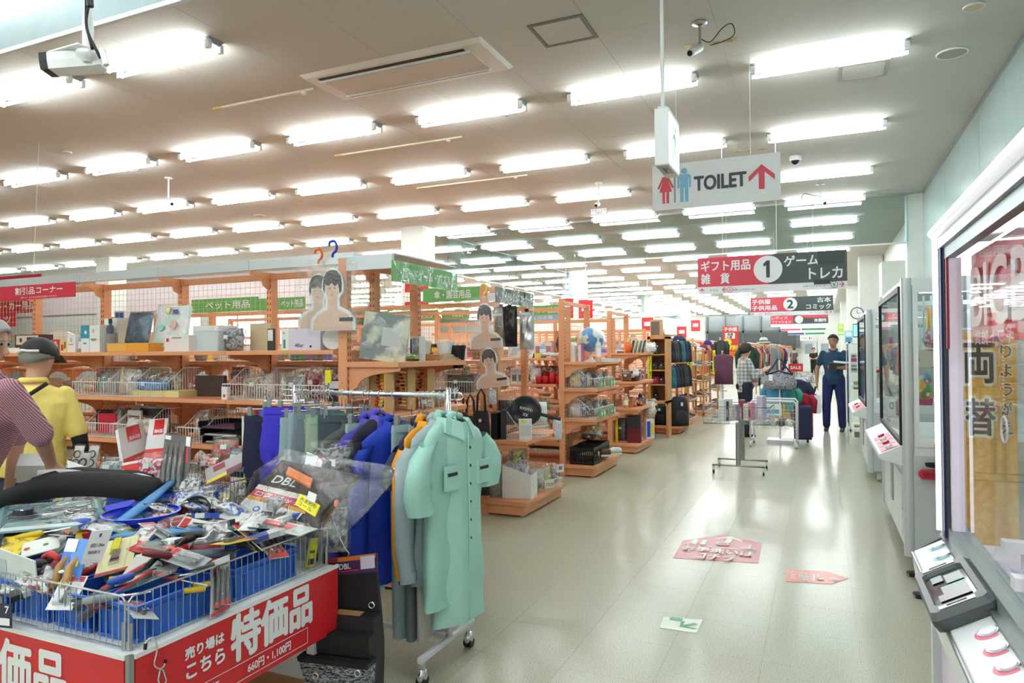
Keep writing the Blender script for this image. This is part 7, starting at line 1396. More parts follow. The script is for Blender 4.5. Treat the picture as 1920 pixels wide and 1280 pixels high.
# ---- near machine
X0, YE = .37, 2.78
PANEL_ = M((250, 252, 252), .05, kind='glass', sc=1.13)
o = T('prize_machine', 'large glazed prize machine at the right edge with a white lit rail', 'game machine', (.85, 1.4, 0)); B = lambda n, m, *a: MB().box(*a).build(n, m, o, W=True)
MB().cyl((X0-.01, -.6, 1.895), (X0-.01, YE-.0, 1.895), .018, 14).build('top_tube', M((246, 247, 250), .3, emit=.3), o, W=True, smooth=True)
B('top_rail', SIL, X0, X0+.05, -.6, YE, 1.84, 1.9); B('upper_frame', M((110, 116, 120), .35, .5), X0+.012, X0+.04, -.6, YE-.05, 1.80, 1.84)
MB().cyl((X0-.006, YE-.006, .88), (X0-.006, YE-.006, 1.89), .009, 12).build('lit_post', LEDM, o, W=True); B('post_silver', SIL, X0, X0+.03, YE-.02, YE+.01, .84, 1.9); B('post_navy', NAVY, X0+.003, X0+.02, YE-.05, YE-.021, .86, 1.86); B('post_dark', DKGREY, X0+.01, X0+.03, YE-.065, YE-.05, .86, 1.84)
B('inner_post', PINKW, X0+.02, X0+.055, YE-.1, YE-.07, .9, 1.8); B('red_strip', M((150, 30, 50), .4), X0+.012, X0+.018, YE-.1, YE-.085, 1.5, 1.8)
B('front_glass', PANEL_, X0+.04, X0+.044, -.6, YE-.07, .9, 1.81); B('sliding_glass', PANEL_, X0+.054, X0+.058, -.6, 2.25, .9, 1.81)
B('sill', M((150, 160, 158), .35, .4), X0+.012, X0+.075, -.6, YE, .85, .9); B('sill_lip', STEEL, X0-.005, X0+.012, -.6, YE, .857, .866)
B('machine_floor', PINKW, X0+.05, 1.35, -.6, YE, .8, .84); B('rear_glass', PANEL_, X0+.06, 1.35, YE-.012, YE-.006, .86, 1.8); B('rear_post', PINKW, 1.3, 1.35, YE-.05, YE, .84, 1.9); B('roof', MW, X0+.05, 1.35, -.6, YE, 1.86, 1.9)
B('roof_lamp', M((250, 240, 252), .3, emit=4.5), X0+.3, X0+.36, 0, YE-.3, 1.835, 1.86); B('roof_lamp', M((250, 240, 252), .3, emit=4.5), X0+.12, X0+.15, .5, YE-.2, 1.82, 1.835)
B('lower_cabinet', M((226, 214, 236), .35), X0-.02, 1.35, -.6, 2.68, .06, .8); MB().cyl((X0-.03, 2.675, .1), (X0-.03, 2.675, .7), .009, 10).build('lit_post', LEDM, o, W=True); B('lower_post', SIL, X0-.045, X0-.015, 2.66, 2.7, .02, .72); B('lower_glass', M((236, 216, 240), .1), X0-.026, X0-.02, .4, 2.62, .2, .66)
# added board inside the machine; sign reflections in the glass painted as mirrored letters
hb = T('reflection_board', 'red header board with mirrored white outlined letters behind the near glass', 'sign', (X0+.07, 2.2, 1.6)); MB().box(X0+.08, X0+.088, 1.2, YE-.12, 1.52, 1.80).build('board', M((210, 46, 60), .4), hb, W=True)
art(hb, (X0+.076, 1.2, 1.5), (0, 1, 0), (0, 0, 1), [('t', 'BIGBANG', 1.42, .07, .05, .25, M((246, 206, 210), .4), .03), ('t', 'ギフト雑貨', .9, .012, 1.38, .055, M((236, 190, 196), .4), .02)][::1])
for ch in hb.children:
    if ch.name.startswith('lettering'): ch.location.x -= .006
# prize shelf inside
for k, (y, x, w_, lab) in enumerate(((2.3, .75, .3, 'white acrylic bridge rail inside the near machine, rear one'), (1.95, .7, .3, 'white acrylic bridge rail inside the near machine, front one'))):
    q = T('bridge_rail', lab, 'rail', (x, y, .842)); MB().box(-w_, w_, -.02, .02, .1, .13).build('rail_bar', M((244, 236, 246), .2), q)
    for s in (-1, 1): MB().lathe([(.05, 0), (.05, .01), (.02, .02), (.018, .1)], (s*w_*.8, 0, 0), 14).build('stand', M((240, 220, 242), .3), q, smooth=True)
q = T('prize_tray', 'white prize tray stack inside the near machine', 'tray', (.62, 1.75, .842)); MB().rbox(-.1, .1, -.08, .08, 0, .03, .02).build('tray_base', M((244, 240, 248), .3), q); MB().rbox(-.08, .08, -.06, .06, .03, .06, .02).build('tray_upper', WHITE, q)
p = atx(1883, 805, X0+.15); q = T('bead_chain_ring', 'white ring hanging on a bead chain inside the near machine', 'ring', tuple(p)); MB().tube([(0, .04*math.cos(a), .04*math.sin(a)) for a in [2*PI*k/24 for k in range(24)]], .0035, 8, closed=True).build('ring', M((240, 238, 240), .3), q, smooth=True)
m = MB(); zt = 1.8-p.z
for k in range(42):
    z = .045+k*(zt-.045)/42
    if z > .36+.045: break
    m.ball((0, 0, z), .0026, 6, 4)
m.build('bead_chain', M((226, 226, 224), .4), q)['kind'] = 'stuff'; MB().cyl((0, 0, .4), (0, 0, zt), .0012, 5).build('chain_line', WHITE, q)
# control panel of the near machine
YA = -.4
def pl(y): return [(X0-.08, y, .70), (X0+.02, y, .70), (X0+.02, y, .856), (X0+.01, y, .858), (X0-.083, y, .803), (X0-.09, y, .79)]
q = T('control_panel', 'white sloping control panel with ringed buttons along the near machine', 'panel', (X0-.07, 1.4, .66)); MB().loft([pl(YA), pl(2.76)]).build('panel_shell', MW, q, W=True); MB().tube([(X0-.089, YA, .795), (X0-.089, 2.76, .795)], .006, 8).build('edge_trim', STEEL, q, W=True); MB().tube([(X0-.09, 2.762, .795), (X0+.01, 2.762, .862)], .004, 6).build('black_end_trim', BLACK, q, W=True)
u = V((.098, 0, .055)).normalized(); oo = V((X0-.083, 0, .803)); nn = V((0, -1, 0)).cross(u)
def pbtn(y, colr, cap): 
    c = oo+u*.072+V((0, y, 0)); ring = [(.033*math.cos(2*PI*k/24), .033*math.sin(2*PI*k/24)) for k in range(24)]
    MB().slab(c, (0, -1, 0), u, ring, .0012, .002).build('button_ring', colr, q, W=True)
    MB().cyl(c+nn*.002, c+nn*.007, .024, 24).build('button_bezel', CHROME, q, W=True); MB().cyl(c+nn*.007, c+nn*.009, .02, 20).build('button_cap', cap, q, W=True)
CY = M((150, 214, 226), .4); PK = M((240, 130, 150), .4); CAPW = M((236, 238, 242), .3)
def ystrip(y0, y1, mt): MB().slab(oo+u*.072, (0, -1, 0), u, [(-y1, -.012), (-y0, -.012), (-y0, .012), (-y1, .012)], .0006, .0012).build('printed_band', mt, q, W=True)
Yp = lambda px, py: atx(px, py, X0-.09).y
ystrip(2.47, 2.75, CY); ystrip(1.35, 1.93, PK)
for y in (2.70, 2.585, 2.48): pbtn(y, CY, CAPW)
for y in (1.93, 1.835, 1.74, 1.62): pbtn(y, PK, CAPW)
t = T('touch_monitor', 'dark grey framed small screen set into the control panel', 'monitor', (X0-.085, 2.22, .8))
u0 = u*1.0; c0 = oo+V((0, 2.2, 0))-u*.03+nn*.02; ux = V((0, -1, 0)); W_, H_ = .19, .155
def loop(s, h, r=.012): return [c0+ux*a+u*b+nn*h for a, b in ((-W_*s+r, H_*.5-H_*.5*s), (W_*s-r, H_*.5-H_*.5*s), (W_*s, H_*.5-H_*.5*s+r), (W_*s, H_*.5+H_*.5*s-r), (W_*s-r, H_*.5+H_*.5*s), (-W_*s+r, H_*.5+H_*.5*s), (-W_*s, H_*.5+H_*.5*s-r), (-W_*s, H_*.5-H_*.5*s+r))]
MB().loft([loop(.96, -.02), loop(1, .0), loop(1, .012), loop(.9, .026), loop(.7, .026), loop(.66, .016)]).build('monitor_frame', M((74, 80, 82), .4), t, W=True)
s_ = MB(); lp = loop(.665, .0165); s_.v = lp; s_.f = [tuple(range(8))]; s_.build('screen_glass', M((40, 62, 60), .06), t, W=True)
art(t, c0+nn*.0168, ux, u, [('r', -.01, .055, .05, .12, M((38, 82, 74), .2), 'screen_field'), ('r', -.09, .075, -.02, .12, M((38, 82, 74), .2), 'screen_field'), ('r', -.1, .04, -.05, .07, M((38, 82, 74), .2), 'screen_field'), ('r', .055, .04, .1, .12, M((84, 34, 46), .2), 'screen_field')])
for q_ in (-1, 1):
    cx_ = q_*.155; art(t, c0+nn*.0262, ux, u, [('r', cx_-.011, .03, cx_+.011, .12, SW, 'sticker'), ('r', cx_-.006, .05, cx_+.004, .1, BLACK, 'sticker_mark')])
# banner stand seen through the glass + its two feet
o = T('banner_stand', 'orange money-change banner on a stand with two black feet', 'banner', (.85, 5.05, 0)); a, b_ = aty(1791, 640, 5.05), aty(1905, 640, 5.05)
MB().box(a.x, b_.x, 5.05, 5.06, .3, 1.6).build('banner_cloth', M((240, 170, 70), .6, kind='blotch', c2=(244, 186, 92), sc=26), o, W=True); MB().cyl((a.x-.01, 5.07, .02), (a.x-.01, 5.07, 1.65), .012).build('banner_pole', WHITE, o, W=True); MB().cyl((a.x-.01, 5.07, 1.62), (b_.x, 5.07, 1.62), .008).build('banner_arm', WHITE, o, W=True)
w_ = b_.x-a.x; bw = M((86, 70, 56), .5); wh = M((240, 232, 214), .5)
it = []
for st, x0, x1, y0, y1, bd in (('両', .12, .66, .98, 1.24, .06), ('替', .14, .66, .66, .9, .06)): it += [('t', st, w_*x0, y0, w_*x1, y1, wh, bd), ('t', st, w_*(x0+.02), y0+.01, w_*(x1-.02), y1-.01, bw, .022)]
for k, st in enumerate('りょうがえ'): it += [('t', st, w_*.74, 1.14-.115*k, w_*.92, 1.22-.115*k, wh, .08), ('t', st, w_*.745, 1.143-.115*k, w_*.915, 1.217-.115*k, bw, .03)]
art(o, (a.x, 5.05, .3), U, W3, it)
for y, x in ((5.28, .50), (4.84, .49)): MB().rbox(x, x+.5, y-.035, y+.035, .0, .025, .03).build('foot_plate', BLACK, o, W=True); MB().rbox(x-.002, x+.02, y-.03, y+.03, .002, .02, .012).build('foot_tip', STEEL, o, W=True)
# white glass showcase further on
def showcase(lab, x0, x1, y0, y1, z1):
    o = T('glass_showcase', lab, 'showcase', ((x0+x1)/2, (y0+y1)/2, 0)); f = MB()
    for x in (x0, x1-.03):
        for y in (y0, y1-.03): f.box(x, x+.03, y, y+.03, 0, z1)
    f.box(x0, x1, y0, y1, z1-.03, z1).box(x0, x1, y0, y1, .2, .24).box(x0+.03, x1-.03, y0+.03, y1-.03, .9, .92).box(x0+.03, x1-.03, y0+.03, y1-.03, 1.2, 1.21); f.build('white_frame', MW, o, W=True)
    MB().box(x0+.005, x0+.01, y0+.03, y1-.03, .24, z1-.03).build('glass_side', PANE, o, W=True); MB().box(x0+.03, x1-.03, y0+.005, y0+.01, .24, z1-.03).build('glass_front', PANE, o, W=True); return o
showcase('white framed glass showcase beside the navy man', .40, 1.3, 12.2, 13.4, 1.62)
inside('poster', 'pink lettered poster inside the white showcase', 'poster', 1594, 1608, 662, 698, 12.4, (236, 232, 236), .01, prints=[('r', .1, .55, .9, .75, M((220, 80, 130), .5)), ('r', .1, .1, .9, .4, M((150, 150, 160), .5)), ('r', .2, .8, .8, .9, GY)])
inside('carton', 'brown box low in the white showcase', 'box', 1600, 1620, 715, 730, 12.6, (176, 150, 120), .1); inside('carton', 'brown box on the showcase floor', 'box', 1602, 1616, 797, 820, 12.5, (170, 146, 110), .2)
# things on the right wall beyond
def wallthing(nm, lab, cat, px0, px1, pt, pb, y, col, prints=(), th=.03): return inside(nm, lab, cat, px0, px1, pt, pb, y, col, th, prints)
p = aty(1607, 587, 21.3); o = T('wall_clock', 'round white wall clock on the far right column', 'clock', tuple(p)); MB().lathe([(.001, 0), (.16, 0), (.17, -.02), (.15, -.03), (.001, -.028)], n=24, ax='y').build('clock_case', M((100, 100, 104), .4), o); MB().lathe([(.001, -.031), (.14, -.031)], n=24, ax='y').build('clock_dial', WHITE, o); MB().box(-.006, .006, -.036, -.032, 0, .1).box(0, .07, -.036, -.032, -.006, .006).build('clock_hands', BLACK, o)
wallthing('wall_monitor', 'bluish monitor on the far right wall', 'monitor', 1599, 1611, 607, 632, 20.8, (30, 32, 40), [('r', .06, .06, .94, .94, M((120, 180, 220), .2, emit=.9))], .06)
wallthing('poster', 'yellow-green poster on the far right wall', 'poster', 1571, 1582, 607, 628, 36, (150, 206, 50), [('c', .5, .7, .28, M((220, 240, 190), .5)), ('r', .1, .1, .9, .3, M((230, 240, 220), .5))], .01)
wallthing('poster', 'pale blue and white poster on the far right wall', 'poster', 1584, 1599, 620, 643, 27, (150, 200, 220), [('r', .1, .1, .9, .45, M((80, 150, 190), .5)), ('r', .1, .55, .9, .9, M((214, 232, 236), .5))], .01)
# ---------------------------------------------------------------- people
def remesh(mb, name, mat, parent, vox, smooth=2, W=True):
    o = mb.build(name+'_src', mat, parent, W=W); r = o.modifiers.new('r', 'REMESH'); r.mode = 'VOXEL'; r.voxel_size = vox
    if smooth: s = o.modifiers.new('s', 'SMOOTH'); s.iterations = smooth; s.factor = .6
    me = bpy.data.meshes.new_from_object(o.evaluated_get(bpy.context.evaluated_depsgraph_get())); me.polygons.foreach_set('use_smooth', [True]*len(me.polygons))
    n = bpy.data.objects.new(name, me); C.objects.link(n); n.parent = parent; n['_o'] = parent.get('_o'); me.materials.clear(); me.materials.append(mat); bpy.data.objects.remove(o); return n
def limb(m, pts, rs, n=12):
    m.tube(pts, rs, n)
    for p, r in zip(pts, rs): m.ball(p, r*.99, n, 6)
def torso(m, pel, chest, neck, right, k=1.0, wsh=.17, deep=.11, belly=1.0, w0=.155):
    f = right.cross(V((0, 0, 1))); rg = []
    for t, w_, d in ((0, w0, .11), (.15, w0*1.02, .12*belly), (.4, w0*.97, .115*belly), (.65, wsh*1.0, deep*1.08), (.82, wsh*1.05, deep), (.93, wsh*.8, deep*.75), (1, .065, .06)):
        c = pel.lerp(chest, t/.75) if t < .75 else chest.lerp(neck, (t-.75)/.25)
        rg.append([c+right*w_*k*math.cos(a)+f*d*k*math.sin(a) for a in [2*PI*i/16 for i in range(16)]])
    m.loft(rg)
def hand(m, wr, d, palm_n, s=1.0, curl=.5):
    d = d.normalized(); side = d.cross(palm_n).normalized(); pn = palm_n.normalized(); 
    for q in (-.022, 0, .022): m.tube([wr-d*.01+side*q*.6*s, wr+d*.045*s+side*q*s, wr+d*.085*s+side*q*1.1*s], [.02*s, .021*s, .015*s], 8)
    for i, (q, L_) in enumerate(((-.03, .06), (-.01, .075), (.01, .072), (.03, .055))):
        a = wr+d*.085*s+side*q*s; b = a+(d*math.cos(curl*.6)+pn*math.sin(curl*.6))*L_*.5*s; c = b+(d*math.cos(curl*1.6)+pn*math.sin(curl*1.6))*L_*.5*s; m.tube([a-d*.02*s, a, b, c], [.009*s, .0095*s, .0085*s, .007*s], 8)
    a = wr+d*.02*s-side*.025*s; b = a-side*.025*s+d*.03*s+pn*.01*s; m.tube([a, b, b+d*.03*s+pn*.012*s], [.012*s, .011*s, .008*s], 8)
def figure(nm_label, J, face, out, gender='m', vox=.011, s=1.0, hair=(26, 22, 22), hair_len=0, skin=(206, 158, 132), glasses=False, grp=None, tilt=0.0, belly=1.0):
    """J: world joints. face: unit vector the person looks along. out: clothing."""
    z = V((0, 0, 1)); base = V((J['pel'].x, J['pel'].y, 0)); root = T('person', nm_label, 'person', tuple(base)); SK_ = M(skin, .55, name='skin'); rt = V(J['right']).normalized()
    b = MB(); torso(b, J['pel'], J['chest'], J['neck'], rt, .92, belly=belly, wsh=.155*s if gender == 'f' else .17*s)
    hd = J['head']; fc = V(face).normalized(); hr = fc.cross(z).normalized(); hu = hr.cross(fc)
    limb(b, [J['neck']-z*.03, hd-hu*.05-fc*.01], [.055*s, .05*s])
    hm = Matrix((hr.to_4d(), (-fc).to_4d(), hu.to_4d(), V((0, 0, 0, 1)))).transposed()
    for k in range(3): hm[k][3] = hd[k]
    hm[3] = (0, 0, 0, 1)
    st = len(b.v); b.ball((0, 0, .02), .1*s, 16, 12, (.78, .95, 1.05)); b.ball((0, -.02, -.045), .07*s, 12, 10, (.85, .95, 1.0)); b.tube([(0, -.09*s, .015), (0, -.112*s, -.018)], [.008, .014], 8); b.ball((0, -.106*s, -.02), .014*s, 8, 6)
    for q in (-1, 1): b.ball((q*.078*s, .01, -.005), .02*s, 8, 6, (.4, .8, 1.3)); b.ball((q*.032, -.083*s, .024), .013, 8, 6, (1.4, .6, .5))
    b.ball((0, -.088*s, -.052), .02, 8, 6, (1.3, .5, .45)); b.xf(hm, st)
    for sd in ('r', 'l'):
        sh, el, wr = J['sh_'+sd], J['el_'+sd], J['wr_'+sd]; limb(b, [sh, sh.lerp(el, .5), el], [.052*s, .046*s, .038*s]); limb(b, [el, el.lerp(wr, .4), wr], [.038*s, .036*s, .026*s]); hand(b, wr, J.get('hd_'+sd, wr-el), J.get('pn_'+sd, V((0, 0, 1))), s, out.get('curl', .6))
        hp, kn, an = J['hip_'+sd], J['kn_'+sd], J['an_'+sd]; limb(b, [hp, hp.lerp(kn, .5), kn], [.088*s, .075*s, .056*s]); limb(b, [kn, kn.lerp(an, .35), an], [.054*s, .052*s, .036*s]); b.ball(an-z*.03, .035, 8, 6)
    remesh(b, 'body', SK_, root, vox, 3)
    # clothing
    t = MB(); torso(t, J['pel']+z*out.get('hem', 0), J['chest'], J['neck']-z*.02, rt, out.get('k', 1.07), belly=belly, wsh=.16*s if gender == 'f' else .18*s, w0=.15)
    sl = out.get('sleeve', .5)
    for sd in ('r', 'l'):
        sh, el, wr = J['sh_'+sd], J['el_'+sd], J['wr_'+sd]
        if sl <= 1: limb(t, [sh, sh.lerp(el, sl*.5), sh.lerp(el, sl)], [.054*s, .058*s, .062*s])
        else: limb(t, [sh, sh.lerp(el, .5), el], [.06*s, .058*s, .056*s]); limb(t, [el, el.lerp(wr, (sl-1)*.5), el.lerp(wr, sl-1)], [.058*s, .055*s, .05*s])
    n = len(t.v)
    for i in range(n): t.v[i] = t.v[i]+V((noise.noise(t.v[i]*14), noise.noise(t.v[i]*14+V((5, 0, 0))), 0))*.008
    remesh(t, out.get('top_name', 'shirt'), out['top'], root, max(vox, .011), 2)
    if 'collar' in out:
        c = J['neck']; f = V((rt.cross(z))); f = -f if f.dot(fc) < 0 else f
        MB().tube([c+rt*.065*math.cos(a)+f*.06*math.sin(a)+z*(.01-.035*max(0, math.sin(a))) for a in [2*PI*i/16 for i in range(16)]], .017, 8, closed=True).build('collar', out['top'], root, W=True, smooth=True)
    p = MB()
    for sd in ('r', 'l'):
        hp, kn, an = J['hip_'+sd], J['kn_'+sd], J['an_'+sd]; limb(p, [hp+z*.04, hp.lerp(kn, .5), kn], [.105*s, .092*s, .076*s]); limb(p, [kn, kn.lerp(an, .5), an.lerp(kn, .06)], [.076*s, .072*s, .066*s])
    p.ball(J['pel'], .14, 14, 8, (1.1, .9, .8)); remesh(p, 'trousers', out['pants'], root, max(vox, .012), 2)
    for sd in ('r', 'l'):
        an = J['an_'+sd]; fd = V(J.get('toe', fc)); fd.z = 0; fd.normalize(); sd_ = fd.cross(z); rg = []
        for q, ww, hh in ((-.08, .03, .05), (-.05, .04, .08), (0, .042, .085), (.06, .044, .06), (.12, .044, .045), (.16, .034, .035), (.175, .015, .02)):
            c = V((an.x, an.y, 0))+fd*q; rg.append([c+sd_*ww*math.cos(a)+z*(hh*.5+hh*.5*math.sin(a)) for a in [2*PI*i/12 for i in range(12)]])
        MB().loft(rg).build('shoe', out.get('shoes', BLACK), root, W=True, smooth=True)
    # hair / cap
    h = MB(); st = len(h.v); rings = []
    for i in range(9):
        rg = []
        for j in range(20):
            a = 2*PI*j/20; fr = max(0, -math.sin(a)); bk = max(0, math.sin(a)); sd_a = .43+.22*hair_len; tt = i/8*PI*(sd_a+(.31-sd_a)*fr+(.62+.12*hair_len-sd_a)*bk); r = .108*s*(1+.03*noise.noise(V((i, j, 1)))+(.1*hair_len if i > 3 else 0))
            rg.append((r*.84*math.sin(tt)*math.cos(a), r*1.0*math.sin(tt)*math.sin(a)+.004, r*1.06*math.cos(tt)+.022))
        rings.append(rg)
    h.loft(rings, False); h.xf(hm, st); ho = h.build('hair', M(hair, .7, kind='cloth'), root, W=True, smooth=True); sd_ = ho.modifiers.new('t', 'SOLIDIFY'); sd_.thickness = .012; sd_.offset = 0
    e = MB(); 
    for q in (-1, 1): e.ball((q*.032*s, -.089*s, .022*s), .007, 8, 6)
    e.xf(hm); e.build('eyes', M((24, 18, 18), .2), root, W=True, smooth=True)
    e = MB(); 
    for q in (-1, 1): e.tube([(q*.018*s, -.094*s, .042*s), (q*.035*s, -.09*s, .046*s), (q*.05*s, -.078*s, .04*s)], .003, 6)
    e.xf(hm); e.build('eyebrows', M(hair, .7), root, W=True); e = MB().tube([(-.02, -.094*s, -.053*s), (0, -.1*s, -.051*s), (.02, -.094*s, -.053*s)], .0035, 6); e.xf(hm); e.build('mouth', M((160, 84, 78), .5), root, W=True)
    return root, hm
def stand(x, y, face_deg, h=1.7, wide=.1, lean=0.0):
    a = math.radians(face_deg); f = V((math.sin(a), math.cos(a), 0)); r = V((f.y, -f.x, 0)); k = h/1.7; P = lambda dx, df, z: V((x, y, 0))+r*dx*k+f*df*k+V((0, 0, z*k))
    J = dict(right=r, face=f, pel=P(0, 0, .92), chest=P(0, lean*.6, 1.27), neck=P(0, lean, 1.44), head=P(0, lean+.02, 1.585))
    for sd, s in (('r', 1), ('l', -1)): J.update({'sh_'+sd: P(s*.17, lean, 1.385), 'el_'+sd: P(s*.23, lean*.5+.0, 1.1), 'wr_'+sd: P(s*.22, .08, .86), 'hip_'+sd: P(s*.085, 0, .9), 'kn_'+sd: P(s*wide, .02, .49), 'an_'+sd: P(s*(wide+.01), -.03, .08)})
    J['P'] = P; J['toe'] = f; return J
# navy man with tablet (faces the camera)
J = stand(.21, 14.05, 186, 1.76, .12); P = J['P']; J['el_l'] = P(-.22, .0, 1.12); J['wr_l'] = P(-.06, .24, 1.13); J['hd_l'] = V((-1, .0, 0)); J['pn_l'] = V((0, -1, .3)); J['el_r'] = P(.27, -.02, 1.1); J['wr_r'] = P(.27, .06, .85); J['hd_r'] = V((0, 0, -1)); J['pn_r'] = V((1, 0, 0))
NT = M((20, 62, 92), .7, kind='cloth')
figure('man in a dark teal-blue short-sleeved shirt holding a tablet and a white case', J, V((-.25, -1, -.12)), dict(top=NT, pants=M((26, 32, 92), .75, kind='cloth'), sleeve=.62, hem=-.09, collar=1, shoes=M((70, 68, 64), .7)), skin=(176, 122, 98), belly=1.12)
w = J['wr_l']; o = T('tablet', 'dark tablet held in the hand of the man in blue', 'tablet', (w.x-.06, w.y-.06, w.z-.02), rot=(.5, 0, .3)); MB().rbox(-.07, .07, -.006, .006, -.05, .13, .008, 'y').build('tablet_case', M((90, 84, 74), .5), o); MB().box(-.06, .06, -.0075, -.006, -.04, .12).build('tablet_screen', M((60, 62, 64), .1), o)
o = T('paper_stack', 'white papers held on top of the tablet arm', 'paper', (w.x+.08, w.y-.05, w.z+.09), rot=(.2, .1, .2)); MB().box(-.12, .14, -.05, .05, 0, .01).build('sheets', WHITE, o); MB().box(-.11, .12, -.045, .04, .01, .02).build('top_sheet', M((222, 222, 232), .6), o)
w = J['wr_r']; o = T('hard_case', 'white hard case with a blue printed letter hanging from the man in blue', 'case', (w.x-.06, w.y-.03, w.z-.56), rz=.1)
MB().rbox(-.13, .13, -.05, .05, 0, .34, .04, 'y').build('case_shell', M((240, 240, 242), .35), o); art(o, (-.13, -.05, 0), U, W3, [('t', 'D', .1, .12, .16, .24, M((50, 60, 130), .4), .04)], W=False); MB().rbox(-.05, .05, -.02, .02, .34, .36, .01).build('case_handle', M((50, 60, 150), .4), o); MB().tube([(0, 0, .36), (.02, 0, .42), (.04, .01, .5)], .018, 8).build('black_strap', BLACK, o, smooth=True)
for s in (-1, 1): MB().box(s*.13-.01, s*.13+.01, -.02, .02, .1, .16).build('latch', M((50, 56, 90), .4), o)
# woman in plaid
J = stand(-1.22, 12.7, 62, 1.6, .08); P = J['P']; J['el_r'] = P(.22, .1, 1.1); J['wr_r'] = P(.1, .32, 1.2); J['el_l'] = P(-.2, .14, 1.12); J['wr_l'] = P(-.04, .36, 1.22); J['hd_r'] = J['hd_l'] = J['face']+V((0, 0, .5)); J['pn_r'] = J['pn_l'] = V((0, 0, 1))
figure('woman in a pale grey plaid shirt looking at her phone, seen from behind', J, V((.75, .66, -.1)), dict(top=M((214, 218, 216), .75, kind='plaid', c2=(100, 106, 112), sc=5), pants=M((34, 38, 58), .8, kind='cloth'), sleeve=1.7, hem=-.1, collar=1), 'f', hair=(52, 36, 32), hair_len=1.0)
w = J['wr_l']+V(J['face'])*.1; o = T('phone', 'phone held by the woman in plaid', 'phone', tuple(w+V((0, 0, .06))), rot=(.3, 0, -.6)); MB().rbox(-.035, .035, -.004, .004, -.06, .08, .008, 'y').build('phone_body', M((40, 40, 46), .3), o); MB().box(-.03, .03, -.0052, -.004, -.05, .07).build('phone_screen', M((90, 110, 140), .1), o)
# woman far away in black, carrying a basket
p = atz(1526, 705, 0); J = stand(p.x, p.y, 190, 1.58, .09); P = J['P']; J['wr_l'] = P(-.02, .25, 1.05); J['el_l'] = P(-.2, .05, 1.08); J['wr_r'] = P(.02, .25, 1.05); J['el_r'] = P(.2, .05, 1.08); J['hd_l'] = J['hd_r'] = V(J['face'])
figure('distant woman in black clothes with folded arms far down the aisle', J, V((-.1, -1, 0)), dict(top=M((24, 24, 28), .8), pants=M((22, 22, 26), .8), sleeve=.55, shoes=M((200, 200, 196), .6)), 'f', vox=.016, hair_len=.4)
p = atz(1489, 706, 0); J = stand(p.x, p.y, 20, 1.6, .09); figure('distant person with dark hair behind the clothes racks', J, V((0, 1, 0)), dict(top=M((70, 70, 80), .8), pants=M((30, 30, 40), .8), sleeve=.55), 'f', vox=.018)
# man in yellow shirt (back to the camera)
J = stand(-4.40, 2.66, -30, 1.66, .1, lean=.05); P = J['P']; J['head'] = P(.0, .1, 1.5); J['neck'] = P(0, .05, 1.37); J['sh_r'] = P(.19, .04, 1.29); J['sh_l'] = P(-.19, .04, 1.29); J['chest'] = P(0, .03, 1.2); J['el_r'] = P(.27, .06, 1.0); J['wr_r'] = P(.26, .14, .76); J['el_l'] = P(-.25, .1, 1.0); J['wr_l'] = P(-.2, .3, .95)
YS = M((246, 218, 120), .7, kind='cloth')
root, hm = figure('man in a yellow shirt and black cap seen from behind at the shelves', J, V((-.35, .93, -.22)), dict(top=YS, pants=M((50, 60, 84), .8, kind='cloth'), sleeve=.8, hem=-.12, collar=1, k=1.3), hair=(130, 126, 122), hair_len=.4, belly=1.1, s=.98)
c = MB(); c.ball((0, 0, .035), .118, 20, 12, (.86, 1.02, .95), fl=.01); c.xf(hm); c.build('cap', M((22, 22, 24), .6, kind='cloth'), root, W=True, smooth=True)
c = MB(); c.loft([[(-.07, -.1, .05), (0, -.12, .06), (.07, -.1, .05), (.07, -.1, .055), (0, -.12, .066), (-.07, -.1, .055)], [(-.06, -.17, .02), (0, -.19, .025), (.06, -.17, .02), (.06, -.17, .024), (0, -.19, .03), (-.06, -.17, .024)]]); c.xf(hm); c.build('cap_peak', M((22, 22, 24), .6), root, W=True)
c = MB(); c.tube([(-.07, .1, .03), (-.02, .124, .04), (.02, .124, .035), (.07, .1, .04)], .008, 6); c.xf(hm); c.build('cap_stripe', M((226, 228, 230), .5), root, W=True)
MB().tube([P(.13, -.05, 1.36), P(.05, -.14, 1.28), P(-.06, -.165, 1.1), P(-.17, -.15, .95)], .013, 6).build('black_strap', BLACK, root, W=True, smooth=True)
m = MB(); limb(m, [J['el_r'].lerp(J['sh_r'], .12), J['el_r'], J['el_r'].lerp(J['wr_r'], .5), J['wr_r']], [.05, .046, .042, .034]); remesh(m, 'black_arm_sleeve', M((18, 18, 22), .7), root, .012)
# man in gingham reaching over the table at the left edge
bx, by = -3.7, 1.92; f = V((.75, .62, 0)).normalized(); r = V((f.y, -f.x, 0)); Q = lambda dx, df, z: V((bx, by, z))+r*dx+f*df
J = dict(right=r, face=f, pel=Q(0, -.05, .95), chest=Q(0, .02, 1.27), neck=Q(0, .06, 1.43), head=aty(-30, 645, 2.0), sh_r=aty(16, 732, 1.88), sh_l=Q(-.2, .06, 1.38), el_l=Q(-.26, .15, 1.1), wr_l=Q(-.24, .12, .86))
J['el_r'] = aty(74, 812, 2.0); J['wr_r'] = aty(97, 872, 2.14); J['hd_r'] = V((.5, .3, -.6)); J['pn_r'] = V((.3, .3, -.8)); J['toe'] = f
for sd, s in (('r', 1), ('l', -1)): J.update({'hip_'+sd: Q(s*.09, -.05, .92), 'kn_'+sd: Q(s*.1, 0, .5), 'an_'+sd: Q(s*.11, -.04, .08)})
J['neck'] = J['head']-V((.03, .02, .17)); J['chest'] = (J['sh_r']+J['sh_l'])/2-V((0, 0, .12))
